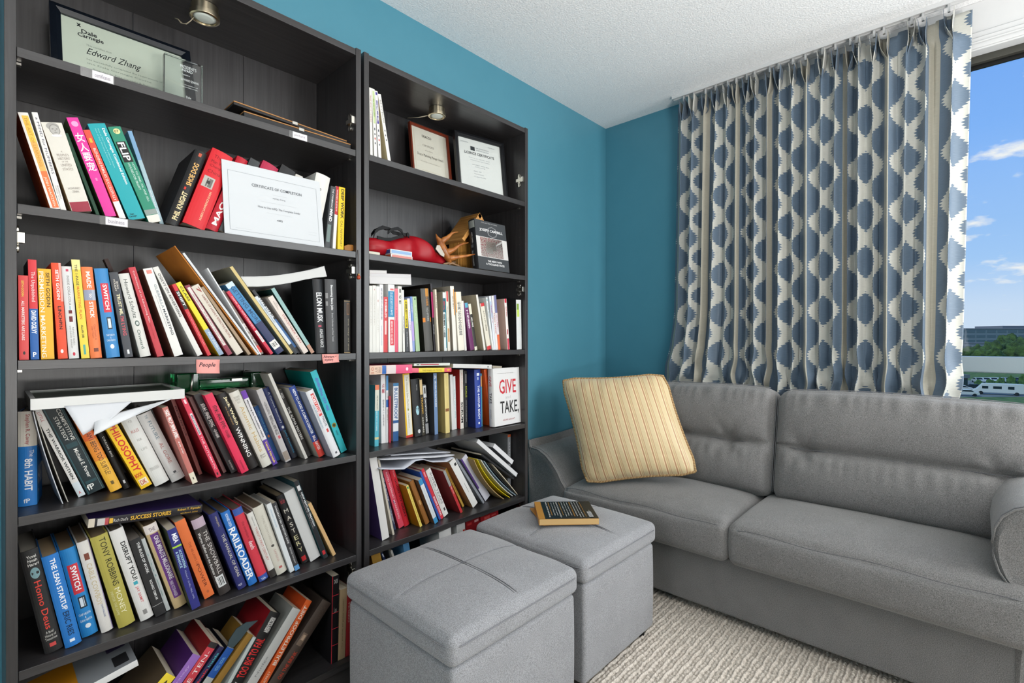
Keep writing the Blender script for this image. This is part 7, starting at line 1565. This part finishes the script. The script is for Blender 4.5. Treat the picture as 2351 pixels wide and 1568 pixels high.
def cover_print():
    O, Xb, Zv, d, h = ottoman_books()
    t = [o for o in bpy.data.objects if o.get('label') == 'paperback lying face down on the far ottoman'][0]
    mi = (Matrix.Translation(t.location) @ t.rotation_euler.to_matrix().to_4x4()).inverted()
    def patch(u0, u1, v0, v1, col, e=.0005, name='cover_print'):
        P = [O + Xb * (u * d) + Zv * ((v - .5) * h) + Vector((0, 0, e)) for u, v in ((u0, v0), (u1, v0), (u1, v1), (u0, v1))]
        mb = MB(); mb.add([mi @ p for p in P], [(0, 1, 2, 3)], M(col, .5)); mb.build(name, None, t)
    patch(0, .11, 0, 1, '#c48a38')
    r = random.Random(5)
    def words(s, u0, u1, v0, v1, col):
        ab, f, asp = text_mesh(s, .015); mb = MB()
        # lines run from the front edge to the back, so the text reads from the spine side
        mb.add([mi @ (O + Xb * ((u0 + b_ * (u1 - u0)) * d) + Zv * ((.5 - (v0 + a * (v1 - v0))) * h) + Vector((0, 0, .0007))) for a, b_ in ab], f, M(col, .5)); mb.build('lettering', None, t)
    lines = ['the habits that carry you', 'from ordinary to excellent', 'a practical guide filled', 'with stories and lessons', 'PRAISE FOR THIS BOOK', 'clear, funny and useful', 'I read it in one sitting', 'every page has an idea', 'worth keeping close by', 'RECOMMENDED', 'one of the best guides', 'to a working life', 'read it twice', 'BUSINESS']
    for i, s in enumerate(lines):
        u = .80 - i * .047; words(s, u, u + .022, .05 + .02 * r.random(), .80 + .14 * r.random(), '#e9e6e0' if i % 4 else '#d79a45')
    patch(.86, .93, .08, .36, '#e8e8e8', .0008)
    for k in range(5): patch(.868 + .012 * k, .873 + .012 * k, .10, .34, '#333333', .0011)
    words('publisher', .90, .92, .55, .9, '#cfcac2')
cover_print()

# ------------------------------------------------------------------ beyond the window
GZ = -11.3
def outside():
    # balcony rail with its glass balustrade
    t = thing('balcony_rail', 'white balcony handrail over a glass panel outside the window', 'railing', (2.2, 1.3, .0))
    mb = MB(); mb.box((-2.2, -.035, .905), (2.4, .035, 1.0)); mb.build('handrail', M('#dfe3df', .35), t, bevel=.008)
    mb = MB(); mb.box((-2.2, -.005, .02), (2.4, .005, .905)); mb.build('glass_panel', thin_glass('balustrade_glass', (.90, .96, .93), .05), t)
    for x in (-1.5, 1.6):
        mb = MB(); mb.box((x - .025, -.02, -.12), (x + .025, .02, .905)); mb.build('post', M('#c9cdca', .4), t)
    mb = MB(); mb.box((-.5, .14, -.3), (5.0, 1.42, -.1)); mb.build('balcony_slab', M('#8d8c88', .8), kind='structure')
    G1 = noise_mat('grass_ground', '#3f5a2c', '#6b8446', scale=.6, rough=.95, bump=0); AS = noise_mat('asphalt', '#6d7175', '#84888b', scale=.4, rough=.9, bump=0)
    mb = MB(); mb.box((-700, 20, GZ - 1), (700, 1500, GZ)); mb.build('ground', G1, kind='structure')
    def band(d0, d1, zt, mat, name):
        a0, a1, b0, b1 = far(2150, 784, d0), far(2700, 784, d0), far(2150, 784, d1), far(2700, 784, d1)
        mb = MB(); mb.hexa([Vector((p.x, p.y, GZ)) for p in (a0, a1, b1, b0)] + [Vector((p.x, p.y, GZ + zt)) for p in (a0, a1, b1, b0)]); return mb.build(name, mat, kind='structure')
    band(133, 152, .05, AS, 'road'); band(108, 121, .05, AS, 'road')
    HED = noise_mat('hedge_leaves', '#2f4a22', '#587a3a', scale=1.2, rough=.95, bump=.6, bscale=3, dist=.3)
    def bush(name, label, cat, c, rx, ry, rz, mat, seed, group=None):
        bm = bmesh.new(); bmesh.ops.create_icosphere(bm, subdivisions=4, radius=1); r = random.Random(seed); ph = [r.uniform(0, 6) for _ in range(6)]
        for v in bm.verts:
            p = v.co; k = 1 + .16 * math.sin(5 * p.x + ph[0]) * math.sin(6 * p.y + ph[1]) + .12 * math.sin(11 * p.z + ph[2]) * math.sin(10 * p.x + ph[3]) + .07 * math.sin(23 * p.y + ph[4]) * math.sin(21 * p.z + ph[5])
            v.co = Vector((p.x * rx * k, p.y * ry * k, max(-.35, p.z) * rz * k))
        me = bpy.data.meshes.new(name); bm.to_mesh(me); bm.free(); me.materials.append(mat); me.polygons.foreach_set('use_smooth', [True] * len(me.polygons)); o = link(name, me); o.location = c; tag(o, label, cat, group); return o
    TR_ = noise_mat('tree_leaves', '#24381f', '#4f6d38', scale=.35, rough=.95, bump=.8, bscale=1.2, dist=1.0)
    for i, (px, D, w, h) in enumerate(((2268, 262, 6, 9), (2287, 282, 6.5, 11), (2303, 302, 6, 13), (2322, 322, 6.5, 15), (2342, 264, 6.5, 12), (2362, 284, 6.5, 11), (2245, 342, 6.5, 8), (2222, 324, 6.5, 7))):
        p = far(px, 784, D); bush('tree', ['first tree of the distant belt from the curtain side, low', 'second tree of the distant belt, broad and low', 'third tree of the distant belt, taller', 'tallest rounded tree of the distant belt', 'tree just right of the tallest one in the distant belt', 'last tree of the distant belt at the frame edge', 'low tree behind the curtain edge in the distant belt', 'small tree farthest behind the curtain edge'][i], 'tree', Vector((p.x, p.y, GZ + h * .32)), w, w, h * .72, TR_, i, 'trees in the distance')
    for i, (px, h) in enumerate(((2248, 1.5), (2273, 1.7), (2298, 2.0), (2323, 2.5), (2348, 2.8))):
        p = far(px, 784, 127); bush('shrub', ['lowest hedge shrub, by the brick building', 'second hedge shrub above the camper', 'middle hedge shrub above the camper', 'fourth hedge shrub above the camper, rising', 'tallest hedge shrub at the frame edge'][i] + ' between the rows of cars', 'shrub', Vector((p.x, p.y, GZ + .6)), .98, .98, h, HED, 20 + i, 'hedge shrubs')
    # distant buildings
    def building(label, px0, px1, ytop, ybot, D, depth, cw, cg, floors, ph=None):
        a, b_ = far(px0, 784, D), far(px1, 784, D); zt = CAM.z + (780.6 - ytop) / FPX * D; 
        c = (a + b_) / 2; w = (b_ - a).length; ang = math.atan2(b_.y - a.y, b_.x - a.x)
        t = thing('building', label, 'building', (c.x, c.y, GZ), (0, 0, ang)); H = zt - GZ
        mb = MB(); mb.box((-w / 2, 0, 0), (w / 2, depth, H)); mb.build('wall', M(cw, .7), t)
        mb = MB(); mb.box((-w / 2 - .3, -.3, H), (w / 2 + .3, depth, H + .9)); mb.build('roof', M('#8a9096', .8), t)
        if ph:
            mb = MB(); mb.box((-w / 2 + w * ph[0], 2, H + .9), (-w / 2 + w * ph[1], depth * .7, H + ph[2])); mb.build('penthouse', M('#7d858d', .8), t)
        for k in range(floors):
            z0 = H * (k + .35) / floors; z1_ = H * (k + .85) / floors; n = max(4, int(w / 9))
            for i in range(n):
                x0 = -w / 2 + w * (i + .08) / n; x1 = -w / 2 + w * (i + .92) / n; mb = MB(); mb.box((x0, -.12, z0), (x1, .02, z1_)); mb.build('window', M(cg, .15), t)
        return t
    building('long glass-fronted office block on the skyline', 2120, 2480, 756, 790, 430, 40, '#86979b', '#5b7880', 5, (.52, .9, 3.2))
    building('low pale warehouse in front of the office block', 2140, 2480, 789, 800, 360, 20, '#a7adb0', '#6a7880', 1)
    building('small brick building beside the parked cars', 2160, 2222, 868, 892, 128, 7, '#7a5d50', '#39474a', 1)
    # cars
    tyre = M('#1b1b1c', .8); cglass = M('#20282e', .1)
    def make_car():
        t = thing('car', '', 'car')
        prof = [(-2.15, .35), (-2.2, .75), (-1.75, .95), (-1.15, .98), (-.55, 1.42), (.75, 1.45), (1.5, 1.0), (2.1, .92), (2.2, .6), (2.15, .35)]
        mb = MB(); mb.prism([(x, -.86, z) for x, z in prof], (0, 1.72, 0)); b = mb.build('body', M('#dfe2e4', .25), t, bevel=.08)
        for y in (-.865, .845):
            mb = MB(); mb.prism([(x, y, z) for x, z in ((-.98, 1.0), (-.5, 1.36), (.7, 1.38), (1.28, 1.02))], (0, .02, 0)); mb.build('side_window', cglass, t)
        mb = MB(); mb.prism([(-1.14, -.7, 1.0), (-1.14, .7, 1.0), (-.58, .62, 1.40), (-.58, -.62, 1.40)], (-.015, 0, .01)); mb.build('windscreen', cglass, t)
        for x in (-1.35, 1.35):
            for y in (-.88, .68):
                mx = Matrix.Translation((x, y, .33)) @ Matrix.Rotation(-PI / 2, 4, 'X'); mb = MB(); mb.lathe([(.2, 0), (.33, .01), (.33, .19), (.2, .2)], tyre, 14, mx); mb.build('wheel', None, t)
        return t
    cars = [(2246, 144, 'silver', '#c9ced2'), (2263, 144, 'white', '#e8eaec'), (2280, 144, 'white', '#e4e6e9'), (2297, 144, 'pale grey', '#d0d5d9'), (2314, 144, 'grey-blue', '#8b98a6'), (2331, 144, 'dark', '#3a4148'), (2348, 144, 'white', '#e6e8ea'), (2365, 144, 'white', '#e4e6e9'),
            (2206, 120, 'white', '#dcdfe1'), (2236, 123.5, 'black', '#2c3034'), (2218, 110, 'white', '#dfe2e4'), (2348, 113, 'white', '#e6e8ea')]
    names = ['silver car, first of the far parked row beyond the glass rail', 'white car, second of the far parked row', 'white car, third of the far parked row', 'pale grey car, fourth of the far parked row', 'grey-blue car, fifth of the far parked row', 'dark car, sixth of the far parked row', 'white car, seventh of the far parked row', 'white car at the end of the far parked row',
             'white car next to the brick building', 'black car behind the white camper', 'white car nearest under the balcony rail', 'white car behind the camper tail']
    proto = make_car()
    for i, (px, D, cn, col) in enumerate(cars):
        if i == 0: t = proto
        else:
            t = proto.copy(); COL.objects.link(t)
            for ch in list(proto.children):
                k = ch.copy(); COL.objects.link(k); k.parent = t
        p = far(px, 784, D); t.location = (p.x, p.y, GZ + .05); t.rotation_euler = (0, 0, math.radians(109 if i < 8 else 8)); t['label'] = names[i]; t['group'] = 'parked cars'
        body = [c for c in t.children if c.name.startswith('body')][0]
        if i: body.data = body.data.copy()
        body.data.materials[0] = M(col, .25)
    # white camper
    p = far(2296, 784, 112); t = thing('camper', 'long white camper van parked on the grass edge', 'camper van', (p.x, p.y, GZ + .05), (0, 0, math.radians(4)))
    mb = MB(); mb.prism([(x, -1.1, z) for x, z in ((-4.6, .45), (-4.6, 1.0), (-3.9, 1.25), (-3.2, 2.1), (-2.9, 2.5), (3.8, 2.55), (3.9, .45))], (0, 2.2, 0)); mb.build('body', M('#e6e9ea', .3), t, bevel=.1)
    for x0, x1 in ((-3.0, -2.0), (-1.2, .2), (1.2, 2.2)):
        mb = MB(); mb.box((x0, -1.115, 1.35), (x1, -1.09, 1.95)); mb.build('window', cglass, t)
    for x in (-3.2, 2.6):
        for y in (-1.12, .9):
            mx = Matrix.Translation((x, y, .38)) @ Matrix.Rotation(-PI / 2, 4, 'X'); mb = MB(); mb.lathe([(.2, 0), (.38, .01), (.38, .21), (.2, .22)], tyre, 14, mx); mb.build('wheel', None, t)
outside()
